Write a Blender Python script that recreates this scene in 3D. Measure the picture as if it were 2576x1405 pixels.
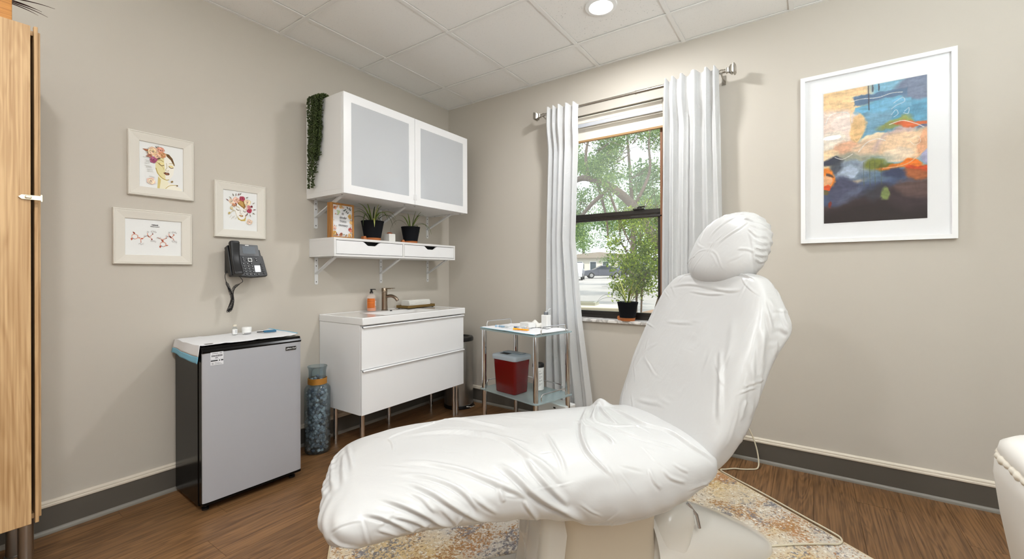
import bpy, bmesh, math, random
import numpy as np
from mathutils import Vector, Matrix
random.seed(7)
rng = np.random.default_rng(11)
scene = bpy.context.scene
col = scene.collection
for o in list(bpy.data.objects): bpy.data.objects.remove(o)

# ------------------------------------------------------------------ camera
PX = 2576.0
FPX, HY, YAW, ROLL = 1087.185, 686.87, 0.60188, -0.00265
CAM = Vector((2.832, -3.060, 1.165))
fw = Vector((-math.sin(YAW), math.cos(YAW), 0)); rt = Vector((math.cos(YAW), math.sin(YAW), 0)); up = Vector((0, 0, 1))
r2 = rt*math.cos(ROLL) + up*math.sin(ROLL); u2 = -rt*math.sin(ROLL) + up*math.cos(ROLL)
cd = bpy.data.cameras.new('camera'); cam = bpy.data.objects.new('camera', cd); col.objects.link(cam)
cam.matrix_world = Matrix(((r2.x, u2.x, -fw.x, CAM.x), (r2.y, u2.y, -fw.y, CAM.y), (r2.z, u2.z, -fw.z, CAM.z), (0, 0, 0, 1)))
cd.sensor_width = 36; cd.lens = FPX/PX*36; cd.shift_y = -(702.5-HY)/PX; cd.clip_start = 0.05; cd.clip_end = 300
scene.camera = cam

# ------------------------------------------------------------------ world, sun, exposure
scene.view_settings.view_transform = 'Standard'; scene.view_settings.look = 'None'
scene.view_settings.gamma = 1; scene.view_settings.use_curve_mapping = False
scene.view_settings.exposure = 0.13
world = bpy.data.worlds.new('sky'); scene.world = world; world.use_nodes = True
bg = world.node_tree.nodes['Background']; bg.inputs[0].default_value = (0.86, 0.93, 1.0, 1); bg.inputs[1].default_value = 2.3
sd = bpy.data.lights.new('sun', 'SUN'); sd.energy = 3.8; sd.angle = 0.02; sd.color = (1, 0.95, 0.86)
sun = bpy.data.objects.new('sun', sd); col.objects.link(sun); sun.location = (10, -4, 20)
sun.rotation_euler = Vector((-0.62, 0.22, -0.75)).to_track_quat('-Z', 'Y').to_euler()
CEIL = 2.717
DOWNLIGHTS = [(1.836, -0.686), (3.055, -3.125), (1.836, -3.125)]  # last one is unseen, added for even fill
LAMP_W = 19.0
FILL_GLOBES = [(1.45, -4.25, 75.0), (4.13, -2.85, 225.0)]   # invented fill globes out of view, for even brightness: x, y, watts
FILL_UPLIGHTS = [(4.05, -2.0, 50.0), (0.32, -3.85, 24.0)]   # invented uplights out of view, added to brighten the ceiling

# ------------------------------------------------------------------ helpers
def s2l(c):
    c = c/255.0
    return c/12.92 if c <= 0.04045 else ((c+0.055)/1.055)**2.4
def rgb(r, g, b): return (s2l(r), s2l(g), s2l(b), 1.0)
MATS = {}
def mat(name, color=(200, 200, 200), rough=0.5, metal=0.0, spec=0.5, trans=0.0, ior=1.45, alpha=1.0, coat=0.0, emit=None, es=0.0, sss=0.0, bump=None, vary=None):
    """bump=(scale,strength,dist)  vary=(scale,amount) low key mottling"""
    if name in MATS: return MATS[name]
    m = bpy.data.materials.new(name); m.use_nodes = True; nt = m.node_tree; b = nt.nodes['Principled BSDF']
    b.inputs['Base Color'].default_value = rgb(*color); b.inputs['Roughness'].default_value = rough
    b.inputs['Metallic'].default_value = metal; b.inputs['Specular IOR Level'].default_value = spec
    b.inputs['Transmission Weight'].default_value = trans; b.inputs['IOR'].default_value = ior
    b.inputs['Alpha'].default_value = alpha; b.inputs['Coat Weight'].default_value = coat
    if emit: b.inputs['Emission Color'].default_value = rgb(*emit); b.inputs['Emission Strength'].default_value = es
    if sss: b.inputs['Subsurface Weight'].default_value = sss; b.inputs['Subsurface Radius'].default_value = (.02, .02, .02)
    tc = None
    if bump or vary:
        tc = nt.nodes.new('ShaderNodeTexCoord')
    if bump:
        n = nt.nodes.new('ShaderNodeTexNoise'); n.inputs['Scale'].default_value = bump[0]; n.inputs['Detail'].default_value = 4
        nt.links.new(tc.outputs['Object'], n.inputs['Vector'])
        bp = nt.nodes.new('ShaderNodeBump'); bp.inputs['Strength'].default_value = bump[1]; bp.inputs['Distance'].default_value = bump[2]
        nt.links.new(n.outputs['Fac'], bp.inputs['Height']); nt.links.new(bp.outputs['Normal'], b.inputs['Normal'])
    if vary:
        n = nt.nodes.new('ShaderNodeTexNoise'); n.inputs['Scale'].default_value = vary[0]; n.inputs['Detail'].default_value = 5
        nt.links.new(tc.outputs['Object'], n.inputs['Vector'])
        mx = nt.nodes.new('ShaderNodeMix'); mx.data_type = 'RGBA'
        mx.inputs['A'].default_value = rgb(*[max(0, c*(1-vary[1])) for c in color]); mx.inputs['B'].default_value = rgb(*[min(255, c*(1+vary[1])) for c in color])
        nt.links.new(n.outputs['Fac'], mx.inputs['Factor']); nt.links.new(mx.outputs['Result'], b.inputs['Base Color'])
    MATS[name] = m
    return m
def nodes_of(m): return m.node_tree.nodes, m.node_tree.links, m.node_tree.nodes['Principled BSDF']
def ramp(nt, stops, interp='LINEAR'):
    r = nt.nodes.new('ShaderNodeValToRGB'); r.color_ramp.interpolation = interp
    e = r.color_ramp.elements
    while len(e) > 1: e.remove(e[-1])
    e[0].position, e[0].color = stops[0][0], stops[0][1]
    for p, c in stops[1:]:
        k = e.new(p); k.color = c
    return r
def wood_mat(name, dark, light, axis='Y', scale=1.0, rough=0.45, rnd=True, bumps=0.15, arcs=0.5, lowk=0.5, lo=0.45, hi=1.0):
    """grain along the given axis, offset per object"""
    m = mat(name, light, rough); nt = m.node_tree; N, L, b = nodes_of(m)
    tc = N.new('ShaderNodeTexCoord'); oi = N.new('ShaderNodeObjectInfo')
    add = N.new('ShaderNodeVectorMath'); add.operation = 'ADD'
    sc = N.new('ShaderNodeVectorMath'); sc.operation = 'SCALE'; sc.inputs[0].default_value = (7.3, 11.1, 5.7)
    L.new(oi.outputs['Random'], sc.inputs['Scale'])
    L.new(tc.outputs['Object'], add.inputs[0])
    if rnd: L.new(sc.outputs[0], add.inputs[1])
    mp = N.new('ShaderNodeMapping'); s = {'X': (1.2, 16, 16), 'Y': (16, 1.2, 16), 'Z': (16, 16, 1.2)}[axis]
    mp.inputs['Scale'].default_value = tuple(v*scale for v in s); L.new(add.outputs[0], mp.inputs['Vector'])
    n1 = N.new('ShaderNodeTexNoise'); n1.inputs['Scale'].default_value = 1.0; n1.inputs['Detail'].default_value = 3; n1.inputs['Distortion'].default_value = 0.6
    L.new(mp.outputs[0], n1.inputs['Vector'])
    mp2 = N.new('ShaderNodeMapping'); s = {'X': (3, 160, 160), 'Y': (160, 3, 160), 'Z': (160, 160, 3)}[axis]
    mp2.inputs['Scale'].default_value = tuple(v*scale for v in s); L.new(add.outputs[0], mp2.inputs['Vector'])
    n2 = N.new('ShaderNodeTexNoise'); n2.inputs['Scale'].default_value = 1.0; n2.inputs['Detail'].default_value = 6
    L.new(mp2.outputs[0], n2.inputs['Vector'])
    # cathedral arcs : bands of the low noise
    ml = N.new('ShaderNodeMath'); ml.operation = 'MULTIPLY'; ml.inputs[1].default_value = 60.0; L.new(n1.outputs['Fac'], ml.inputs[0])
    sn = N.new('ShaderNodeMath'); sn.operation = 'SINE'; L.new(ml.outputs[0], sn.inputs[0])
    a = N.new('ShaderNodeMath'); a.operation = 'MULTIPLY_ADD'; a.inputs[1].default_value = 0.10*arcs; L.new(sn.outputs[0], a.inputs[0]); L.new(n2.outputs['Fac'], a.inputs[2])
    a2 = N.new('ShaderNodeMath'); a2.operation = 'MULTIPLY_ADD'; a2.inputs[1].default_value = lowk; L.new(n1.outputs['Fac'], a2.inputs[0]); L.new(a.outputs[0], a2.inputs[2])
    rp = ramp(nt, [(lo, rgb(*dark)), (hi, rgb(*light))]); L.new(a2.outputs[0], rp.inputs[0])
    hs = N.new('ShaderNodeHueSaturation'); L.new(rp.outputs[0], hs.inputs['Color'])
    mr = N.new('ShaderNodeMapRange'); mr.inputs['To Min'].default_value = 0.9; mr.inputs['To Max'].default_value = 1.1
    L.new(oi.outputs['Random'], mr.inputs['Value']); L.new(mr.outputs[0], hs.inputs['Value'])
    L.new(hs.outputs[0], b.inputs['Base Color'])
    bp = N.new('ShaderNodeBump'); bp.inputs['Strength'].default_value = bumps; bp.inputs['Distance'].default_value = 0.001
    L.new(n2.outputs['Fac'], bp.inputs['Height']); L.new(bp.outputs[0], b.inputs['Normal'])
    return m
def attr_mat(name, rough=0.6, spec=0.3):
    m = mat(name, (200, 200, 200), rough, spec=spec); N, L, b = nodes_of(m)
    a = N.new('ShaderNodeVertexColor'); a.layer_name = 'ink'; L.new(a.outputs[0], b.inputs['Base Color'])
    return m

class MB:
    """collects shapes, build() makes ONE mesh object"""
    def __init__(s): s.v = []; s.f = []; s.c = []; s.mi = []
    def add(s, vs, fs, color=None, mi=0):
        o = len(s.v); s.v += [tuple(p) for p in vs]; s.f += [tuple(i+o for i in f) for f in fs]
        s.c += [color]*len(fs); s.mi += [mi]*len(fs); return s
    def box(s, x0, x1, y0, y1, z0, z1, M=None, **k):
        vs = [(x, y, z) for z in (z0, z1) for y in (y0, y1) for x in (x0, x1)]
        if M is not None: vs = [tuple(M @ Vector(p)) for p in vs]
        return s.add(vs, [(0, 2, 3, 1), (4, 5, 7, 6), (0, 1, 5, 4), (2, 6, 7, 3), (0, 4, 6, 2), (1, 3, 7, 5)], **k)
    def prism(s, pts, axis, a0, a1, M=None, **k):
        """2-D outline extruded along axis ('x','y','z')"""
        n = len(pts)
        def mk(p, a): return {'x': (a, p[0], p[1]), 'y': (p[0], a, p[1]), 'z': (p[0], p[1], a)}[axis]
        vs = [mk(p, a0) for p in pts] + [mk(p, a1) for p in pts]
        if M is not None: vs = [tuple(M @ Vector(p)) for p in vs]
        fs = [tuple(range(n-1, -1, -1)), tuple(range(n, 2*n))] + [(i, (i+1) % n, n+(i+1) % n, n+i) for i in range(n)]
        return s.add(vs, fs, **k)
    def lathe(s, prof, n=24, cx=0, cy=0, cz=0, M=None, sx=1, sy=1, **k):
        """profile [(r,z)] from bottom to top about z"""
        vs = []; fs = []
        for r, z in prof:
            for i in range(n):
                a = 2*math.pi*i/n; vs.append((cx+r*sx*math.cos(a), cy+r*sy*math.sin(a), cz+z))
        for j in range(len(prof)-1):
            for i in range(n):
                q = (i+1) % n; fs.append((j*n+i, j*n+q, (j+1)*n+q, (j+1)*n+i))
        if prof[0][0] > 1e-6: fs.append(tuple(range(n-1, -1, -1)))
        if prof[-1][0] > 1e-6: fs.append(tuple((len(prof)-1)*n+i for i in range(n)))
        if M is not None: vs = [tuple(M @ Vector(p)) for p in vs]
        return s.add(vs, fs, **k)
    def tube(s, path, r, n=10, closed=False, caps=True, **k):
        P = [Vector(p) for p in path]; m = len(P); R = r if isinstance(r, (list, tuple)) else [r]*m
        vs = []; fs = []; prev = None
        for i in range(m):
            if closed: t = (P[(i+1) % m]-P[i-1])
            else: t = P[min(i+1, m-1)]-P[max(i-1, 0)]
            t.normalize()
            if prev is None:
                ref = Vector((0, 0, 1)) if abs(t.z) < 0.9 else Vector((1, 0, 0)); x = t.cross(ref).normalized()
            else:
                x = (prev - t*prev.dot(t)).normalized()
            prev = x; y = t.cross(x)
            for j in range(n):
                a = 2*math.pi*j/n; vs.append(P[i]+(x*math.cos(a)+y*math.sin(a))*R[i])
        rngm = m if closed else m-1
        for i in range(rngm):
            for j in range(n):
                q = (j+1) % n; i2 = (i+1) % m; fs.append((i*n+j, i*n+q, i2*n+q, i2*n+j))
        if caps and not closed: fs += [tuple(range(n-1, -1, -1)), tuple((m-1)*n+j for j in range(n))]
        return s.add(vs, fs, **k)
    def grid(s, fn, nu, nv, cu=False, cv=False, **k):
        vs = [fn(i/(nu if cu else nu-1), j/(nv if cv else nv-1)) for i in range(nu) for j in range(nv)]
        fs = []
        for i in range(nu if cu else nu-1):
            for j in range(nv if cv else nv-1):
                i2 = (i+1) % nu; j2 = (j+1) % nv
                fs.append((i*nv+j, i*nv+j2, i2*nv+j2, i2*nv+j))
        return s.add(vs, fs, **k)
    def frame(s, axis, w0, w1, h0, h1, bw, a0, a1, M=None, **k):
        """rectangular picture frame of 4 mitred bars; (w,h) are the two other axes; a along axis"""
        o = [(w0, h0), (w1, h0), (w1, h1), (w0, h1)]; i_ = [(w0+bw, h0+bw), (w1-bw, h0+bw), (w1-bw, h1-bw), (w0+bw, h1-bw)]
        def mk(p, a): return {'x': (a, p[0], p[1]), 'y': (p[0], a, p[1]), 'z': (p[0], p[1], a)}[axis]
        vs = [mk(p, a) for a in (a0, a1) for ring in (o, i_) for p in ring]
        if M is not None: vs = [tuple(M @ Vector(p)) for p in vs]
        fs = []
        for q in range(4):
            t = (q+1) % 4; fs += [(q, t, 4+t, 4+q), (8+q, 12+q, 12+t, 8+t), (q, 8+q, 8+t, t), (4+q, 4+t, 12+t, 12+q)]
        s.add(vs, fs, **k)
        return s
    def build(s, name, m, parent=None, smooth=None, bevel=0, seg=2, loc=None, rot=None, fix=True):
        me = bpy.data.meshes.new(name); me.from_pydata(s.v, [], s.f); me.validate(clean_customdata=False)
        ms = m if isinstance(m, (list, tuple)) else [m]
        for q in ms: me.materials.append(q)
        if len(ms) > 1 and len(me.polygons) == len(s.mi): me.polygons.foreach_set('material_index', s.mi)
        if any(c is not None for c in s.c) and len(me.polygons) == len(s.c):
            at = me.color_attributes.new('ink', 'FLOAT_COLOR', 'CORNER'); arr = []
            for p, c in zip(me.polygons, s.c): arr += list(c or (1, 1, 1, 1))*p.loop_total
            at.data.foreach_set('color', arr)
        if fix:
            bm = bmesh.new(); bm.from_mesh(me); bmesh.ops.recalc_face_normals(bm, faces=bm.faces); bm.to_mesh(me); bm.free()
        if smooth is not None:
            me.polygons.foreach_set('use_smooth', [True]*len(me.polygons)); me.set_sharp_from_angle(angle=math.radians(smooth))
        o = bpy.data.objects.new(name, me); col.objects.link(o)
        if parent: o.parent = parent
        if loc: o.location = loc
        if rot: o.rotation_euler = rot
        if bevel:
            b = o.modifiers.new('bevel', 'BEVEL'); b.width = bevel; b.segments = seg; b.limit_method = 'ANGLE'; b.angle_limit = math.radians(40); b.harden_normals = False
        return o
def tag(o, label=None, cat=None, group=None, kind=None):
    if label: o['label'] = label
    if cat: o['category'] = cat
    if group: o['group'] = group
    if kind: o['kind'] = kind
    return o
def thing(name, loc, label, cat, rz=0.0, group=None):
    o = bpy.data.objects.new(name, None); o.empty_display_size = 0.1; col.objects.link(o); o.location = loc; o.rotation_euler = (0, 0, rz)
    return tag(o, label, cat, group)
def copy_tree(o, parent=None):
    c = o.copy(); col.objects.link(c); c.parent = parent
    for ch in list(o.children): copy_tree(ch, c)
    return c
def rect(w, h, r=0.0, n=5, cx=0, cy=0):
    """rounded rectangle outline, ccw"""
    if r <= 0: return [(cx-w, cy-h), (cx+w, cy-h), (cx+w, cy+h), (cx-w, cy+h)]
    out = []
    for qx, qy, a0 in ((w-r, -h+r, -90), (w-r, h-r, 0), (-w+r, h-r, 90), (-w+r, -h+r, 180)):
        for i in range(n+1):
            a = math.radians(a0+90*i/n); out.append((cx+qx+r*math.cos(a), cy+qy+r*math.sin(a)))
    return out
def smooth_path(pts, n=8, closed=False):
    """Catmull-Rom through points"""
    P = [Vector(p) for p in pts]; m = len(P); out = []
    for i in range(m if closed else m-1):
        if closed: a, b, c, d = P[i-1], P[i], P[(i+1) % m], P[(i+2) % m]
        else: a, b, c, d = P[max(i-1, 0)], P[i], P[i+1], P[min(i+2, m-1)]
        for k in range(n):
            t = k/n; out.append(0.5*((2*b)+(c-a)*t+(2*a-5*b+4*c-d)*t*t+(3*b-a-3*c+d)*t**3))
    if not closed: out.append(P[-1])
    return out
def text(body, size, m, parent, M, name='lettering', shear=0, align='CENTER', space=1.0, extrude=0.0, offset=0.0):
    c = bpy.data.curves.new(name, 'FONT'); c.body = body; c.size = size; c.align_x = align; c.align_y = 'CENTER'; c.shear = shear
    c.space_character = space; c.extrude = extrude; c.resolution_u = 3; c.offset = offset
    tmp = bpy.data.objects.new(name, c); col.objects.link(tmp)
    dg = bpy.context.evaluated_depsgraph_get(); me = bpy.data.meshes.new_from_object(tmp.evaluated_get(dg)); bpy.data.objects.remove(tmp)
    me.transform(M); me.materials.clear(); me.materials.append(m); me.name = name
    o = bpy.data.objects.new(name, me); col.objects.link(o); o.parent = parent
    return o
def axes(origin, ex, ey):
    """matrix mapping local xy to plane through origin with x->ex, y->ey"""
    ex = Vector(ex); ey = Vector(ey); ez = ex.cross(ey)
    return Matrix(((ex.x, ey.x, ez.x, origin[0]), (ex.y, ey.y, ez.y, origin[1]), (ex.z, ey.z, ez.z, origin[2]), (0, 0, 0, 1)))

# ------------------------------------------------------------------ setting
RX, RY = 4.30, -4.50          # room: x 0..RX, y RY..0
WX0, WX1, WZ0, WZ1 = 1.16, 2.00, 0.80, 2.383   # window opening
WT = 0.20
m_wall = mat('wall_paint', (198, 191, 180), 0.62, spec=0.35, bump=(260, 0.10, 0.002))
m_cap = mat('cream_moulding', (222, 212, 196), 0.4)
m_board = mat('baseboard_grey', (92, 87, 80), 0.42)
m_shoe = mat('shoe_grey', (134, 129, 121), 0.38)
m_tile = mat('ceiling_tile_white', (246, 244, 240), 0.9, spec=0.1)
m_tbar = mat('ceiling_grid_white', (240, 238, 234), 0.5)
def tile_nodes(m, sc, amt):
    N, L, b = nodes_of(m); nt = m.node_tree
    tc = N.new('ShaderNodeTexCoord')
    v = N.new('ShaderNodeTexVoronoi'); v.inputs['Scale'].default_value = sc; L.new(tc.outputs['Object'], v.inputs['Vector'])
    n = N.new('ShaderNodeTexNoise'); n.inputs['Scale'].default_value = sc*0.55; n.inputs['Detail'].default_value = 3; L.new(tc.outputs['Object'], n.inputs['Vector'])
    ad = N.new('ShaderNodeMath'); ad.operation = 'ADD'; L.new(v.outputs['Distance'], ad.inputs[0]); L.new(n.outputs['Fac'], ad.inputs[1])
    rp = ramp(nt, [(0.52, (0, 0, 0, 1)), (0.66, (1, 1, 1, 1))]); L.new(ad.outputs[0], rp.inputs[0])
    mx = N.new('ShaderNodeMix'); mx.data_type = 'RGBA'; c = b.inputs['Base Color'].default_value
    mx.inputs['A'].default_value = (c[0]*amt, c[1]*amt, c[2]*amt, 1); mx.inputs['B'].default_value = tuple(c)
    L.new(rp.outputs[0], mx.inputs['Factor']); L.new(mx.outputs['Result'], b.inputs['Base Color'])
    bp = N.new('ShaderNodeBump'); bp.inputs['Strength'].default_value = 0.35; bp.inputs['Distance'].default_value = 0.003
    L.new(rp.outputs[0], bp.inputs['Height']); L.new(bp.outputs[0], b.inputs['Normal'])
tile_nodes(m_tile, 170, 0.72)
m_tile2 = mat('ceiling_tile_fissured', (246, 244, 240), 0.9, spec=0.1); tile_nodes(m_tile2, 95, 0.60)
m_floor = wood_mat('floor_oak_plank', (90, 62, 37), (137, 100, 64), 'Y', 1.0, 0.42, bumps=0.25, arcs=1.0, lowk=0.22, lo=0.38, hi=0.80)
m_slab = mat('floor_underlay', (40, 28, 18), 0.9)

# floor with separate planks
fl = tag(MB().box(-0.2, RX+0.2, RY-0.2, 0.2, -0.10, -0.005).build('floor', m_slab), kind='structure')
PWID, PLEN, GAP = 0.182, 1.22, 0.0012
plank_mb = MB().box(GAP/2, PWID-GAP/2, GAP/2, PLEN-GAP/2, -0.005, 0.0)
pl_mesh = None
x = 0.300 - 2*PWID - 0.0
k = 0
while x < RX:
    y = -2.408 - 3*PLEN + [0.0, 0.608, 0.30, 0.93, 0.15, 0.75, 0.47][k % 7] if True else 0
    while y < 0.0:
        x0, x1, y0, y1 = max(x, 0.0), min(x+PWID, RX), max(y, RY), min(y+PLEN, 0.0)
        if x1-x0 > 0.01 and y1-y0 > 0.01:
            if x0 == x and x1 == x+PWID and y0 == y and y1 == y+PLEN:
                if pl_mesh is None:
                    o = plank_mb.build('plank', m_floor, fl, loc=(x, y, 0)); pl_mesh = o.data
                else:
                    o = bpy.data.objects.new('plank', pl_mesh); col.objects.link(o); o.parent = fl; o.location = (x, y, 0)
            else:
                MB().box(x0-x+GAP/2, x1-x-GAP/2, y0-y+GAP/2, y1-y-GAP/2, -0.005, 0).build('plank', m_floor, fl, loc=(x, y, 0))
        y += PLEN
    x += PWID; k += 1

# walls
tag(MB().box(-0.15, 0, RY-0.15, WT, -0.1, CEIL+0.2).build('wall_left', m_wall), kind='structure')
wb = MB()
wb.box(0, WX0, 0, WT, -0.1, CEIL+0.2); wb.box(WX1, RX+0.15, 0, WT, -0.1, CEIL+0.2)
wb.box(WX0, WX1, 0, WT, -0.1, WZ0); wb.box(WX0, WX1, 0, WT, WZ1, CEIL+0.2)
tag(wb.build('wall_back', m_wall), kind='structure')
tag(MB().box(RX, RX+0.15, RY-0.15, 0, -0.1, CEIL+0.2).build('wall_right', m_wall), kind='structure')
tag(MB().box(0, RX, RY-0.15, RY, -0.1, CEIL+0.2).build('wall_front', m_wall), kind='structure')

# baseboards : flat grey board, cream cap moulding, rounded shoe
def baseboard(name, kind, a0, a1):
    cap = [(0, 0.119), (0.012, 0.119), (0.0155, 0.1225), (0.0155, 0.130), (0.011, 0.1335), (0.0125, 0.138), (0.010, 0.1445), (0.004, 0.148), (0, 0.148)]
    shoe = [(0.010, 0), (0.020, 0), (0.0195, 0.008), (0.0165, 0.015), (0.0125, 0.019), (0.010, 0.020)]
    brd = [(0, 0.0), (0.010, 0.0), (0.010, 0.119), (0, 0.119)]
    sg = {'left': lambda p: p, 'right': lambda p: (RX-p[0], p[1]), 'back': lambda p: (-p[0], p[1]), 'front': lambda p: (RY+p[0], p[1])}[kind]
    ax = 'y' if kind in ('left', 'right') else 'x'
    o = tag(MB().prism([sg(p) for p in brd], ax, a0, a1).build(name, m_board), kind='structure')
    MB().prism([sg(p) for p in cap], ax, a0, a1).build('cap_moulding', m_cap, o, smooth=40)
    MB().prism([sg(p) for p in shoe], ax, a0, a1).build('shoe_moulding', m_shoe, o, smooth=40)
baseboard('baseboard_left', 'left', RY, 0); baseboard('baseboard_back', 'back', 0, RX)
baseboard('baseboard_right', 'right', RY, 0); baseboard('baseboard_front', 'front', 0, RX)

# ceiling: slab, metal grid, separate lay-in tiles
ce = tag(MB().box(-0.15, RX+0.15, RY-0.15, WT, CEIL+0.06, CEIL+0.2).build('ceiling', m_tbar), kind='structure')
gx = [0.0]+[0.312+0.6096*i for i in range(7)]+[RX]; gy = [0.0]+[-0.382-0.6096*j for j in range(7)]+[RY]
hb = 0.012
for xx in gx[1:-1]:
    MB().box(xx-hb, xx+hb, RY, 0, CEIL, CEIL+0.004).build('ceiling_grid_bar', m_tbar, ce)
for yy in gy[1:-1]:
    MB().box(0, RX, yy-hb, yy+hb, CEIL-0.0006, CEIL+0.004).build('ceiling_grid_bar', m_tbar, ce)
wz = CEIL+0.0012; wa = MB(); wa.box(0, 0.02, RY, 0, wz, wz+0.003); wa.box(0.02, RX-0.02, -0.02, 0, wz, wz+0.003); wa.box(RX-0.02, RX, RY, 0, wz, wz+0.003); wa.box(0.02, RX-0.02, RY, RY+0.02, wz, wz+0.003)
wa.build('wall_angle', m_tbar, ce)
tmesh = {}
for i in range(len(gx)-1):
    for j in range(len(gy)-1):
        w, d = gx[i+1]-gx[i], gy[j]-gy[j+1]
        lit = any(gx[i] < lx < gx[i+1] and gy[j+1] < ly < gy[j] for lx, ly in DOWNLIGHTS)
        key = (round(w, 3), round(d, 3), lit)
        zt = CEIL+0.007
        if key not in tmesh:
            o = MB().box(0.004, w-0.004, 0.004, d-0.004, 0, 0.016).build('ceiling_tile', m_tile2 if lit else m_tile, ce, bevel=0.003, seg=1); tmesh[key] = o
        else:
            o = tmesh[key].copy(); col.objects.link(o)
        o.location = (gx[i], gy[j+1], zt)

# recessed downlights
m_trim = mat('downlight_trim', (240, 240, 238), 0.4)
m_lens = mat('downlight_lens', (255, 255, 255), 0.5, emit=(255, 250, 240), es=9.0)
DL = ['round white recessed downlight set in the ceiling tile near the window wall', 'round recessed downlight in the ceiling behind the camera to the right',
      'round recessed downlight in the ceiling behind the camera to the left']
for (lx, ly), lb in zip(DOWNLIGHTS, DL):
    t = thing('recessed_downlight', (lx, ly, CEIL), lb, 'light', group='recessed ceiling downlights')
    ring = [(0.066, -0.002), (0.070, -0.006), (0.090, -0.003), (0.092, 0.0065)]
    MB().lathe(ring, 40).build('trim_ring', m_trim, t, smooth=40)
    MB().lathe([(0.0, -0.0045), (0.03, -0.0048), (0.0655, -0.003), (0.066, 0.004)], 40).build('lens', m_lens, t, smooth=60)
    ld = bpy.data.lights.new('downlight_lamp', 'AREA'); ld.shape = 'DISK'; ld.size = 0.15; ld.energy = LAMP_W; ld.color = (0.97, 0.985, 1.0)
    lo = bpy.data.objects.new('downlight_lamp', ld); col.objects.link(lo); lo.parent = t; lo.location = (0, 0, -0.012)

# window: dark aluminium double hung sash, panes, marble sill
m_alu = mat('dark_bronze_aluminium', (34, 29, 25), 0.35, spec=0.5)
m_brown = mat('brown_wood_stop', (134, 92, 66), 0.6)
m_marble = mat('white_marble', (226, 222, 216), 0.25)
N, L, b = nodes_of(m_marble); tcn = N.new('ShaderNodeTexCoord'); nn = N.new('ShaderNodeTexNoise'); nn.inputs['Scale'].default_value = 9; nn.inputs['Detail'].default_value = 8; nn.inputs['Distortion'].default_value = 1.4
L.new(tcn.outputs['Object'], nn.inputs['Vector']); rp = ramp(m_marble.node_tree, [(0.40, rgb(228, 224, 219)), (0.50, rgb(168, 163, 158)), (0.56, rgb(230, 226, 221))]); L.new(nn.outputs[0], rp.inputs[0]); L.new(rp.outputs[0], b.inputs['Base Color'])
def pane_mat(name, haze, tint=(1, 1, 1, 1), refl=0.5):
    m = bpy.data.materials.new(name); m.use_nodes = True; nt = m.node_tree; nt.nodes.clear()
    out = nt.nodes.new('ShaderNodeOutputMaterial'); tr = nt.nodes.new('ShaderNodeBsdfTransparent'); tr.inputs[0].default_value = tint
    gl = nt.nodes.new('ShaderNodeBsdfGlossy'); gl.inputs['Roughness'].default_value = 0.02; fr = nt.nodes.new('ShaderNodeFresnel'); fr.inputs[0].default_value = 1.45
    df = nt.nodes.new('ShaderNodeBsdfDiffuse'); df.inputs[0].default_value = (0.85, 0.87, 0.86, 1); ts = nt.nodes.new('ShaderNodeBsdfTranslucent'); ts.inputs[0].default_value = (0.85, 0.88, 0.87, 1)
    m0 = nt.nodes.new('ShaderNodeMixShader'); m0.inputs[0].default_value = 0.5; m1 = nt.nodes.new('ShaderNodeMixShader'); m1.inputs[0].default_value = haze; m2 = nt.nodes.new('ShaderNodeMixShader')
    nt.links.new(df.outputs[0], m0.inputs[1]); nt.links.new(ts.outputs[0], m0.inputs[2]); nt.links.new(tr.outputs[0], m1.inputs[1]); nt.links.new(m0.outputs[0], m1.inputs[2])
    fm_ = nt.nodes.new('ShaderNodeMath'); fm_.operation = 'MULTIPLY'; fm_.inputs[1].default_value = refl; nt.links.new(fr.outputs[0], fm_.inputs[0]); nt.links.new(fm_.outputs[0], m2.inputs[0]); nt.links.new(m1.outputs[0], m2.inputs[1]); nt.links.new(gl.outputs[0], m2.inputs[2]); nt.links.new(m2.outputs[0], out.inputs[0])
    return m
m_pane1 = pane_mat('window_glass_hazy', 0.08); m_pane2 = pane_mat('window_glass_clear', 0.03)  # upper pane: milky reflection and screen veil mixed in as diffuse haze
win = bpy.data.objects.new('window_1', None); col.objects.link(win); win.location = (0, 0, 0); tag(win, kind='structure')
MB().frame('y', WX0, WX1, WZ0+0.012, WZ1, 0.03, 0.10, 0.19).build('window_frame', m_alu, win)
up_s = MB().frame('y', WX0+0.03, WX1-0.03, 1.585, WZ1-0.03, 0.028, 0.145, 0.168).build('sash', m_alu, win)
MB().box(WX0+0.05, WX1-0.05, 0.155, 0.159, 1.60, WZ1-0.05).build('pane', m_pane1, up_s)
lo_s = MB().frame('y', WX0+0.03, WX1-0.03, WZ0+0.035, 1.63, 0.035, 0.105, 0.135); lo_s.box(WX0+0.03, WX1-0.03, 0.098, 0.105, 1.600, 1.608)
lo_s = lo_s.build('sash', m_alu, win)
MB().box(WX0+0.06, WX1-0.06, 0.118, 0.122, WZ0+0.06, 1.60).build('pane', m_pane2, lo_s)
MB().box(WX0+0.03, WX1-0.03, 0.085, 0.105, 1.568, 1.582).build('meeting_rail', m_alu, win, bevel=0.002)
lt = MB(); lt.box(1.755, 1.84, 0.088, 0.125, 1.631, 1.640); lt.lathe([(0.018, 0), (0.018, 0.010), (0.012, 0.014), (0, 0.014)], 16, 1.80, 0.108, 1.640); lt.box(1.795, 1.845, 0.094, 0.106, 1.646, 1.656); lt.build('sash_latch', m_alu, win, bevel=0.001)
MB().box(1.958, 1.974, 0.085, 0.10, WZ0+0.02, 2.20).build('wood_stop', m_brown, win)
MB().box(WX0-0.03, WX1+0.03, -0.025, 0.10, WZ0-0.004, WZ0+0.018).build('window_sill', m_marble, win, bevel=0.004)
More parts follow.
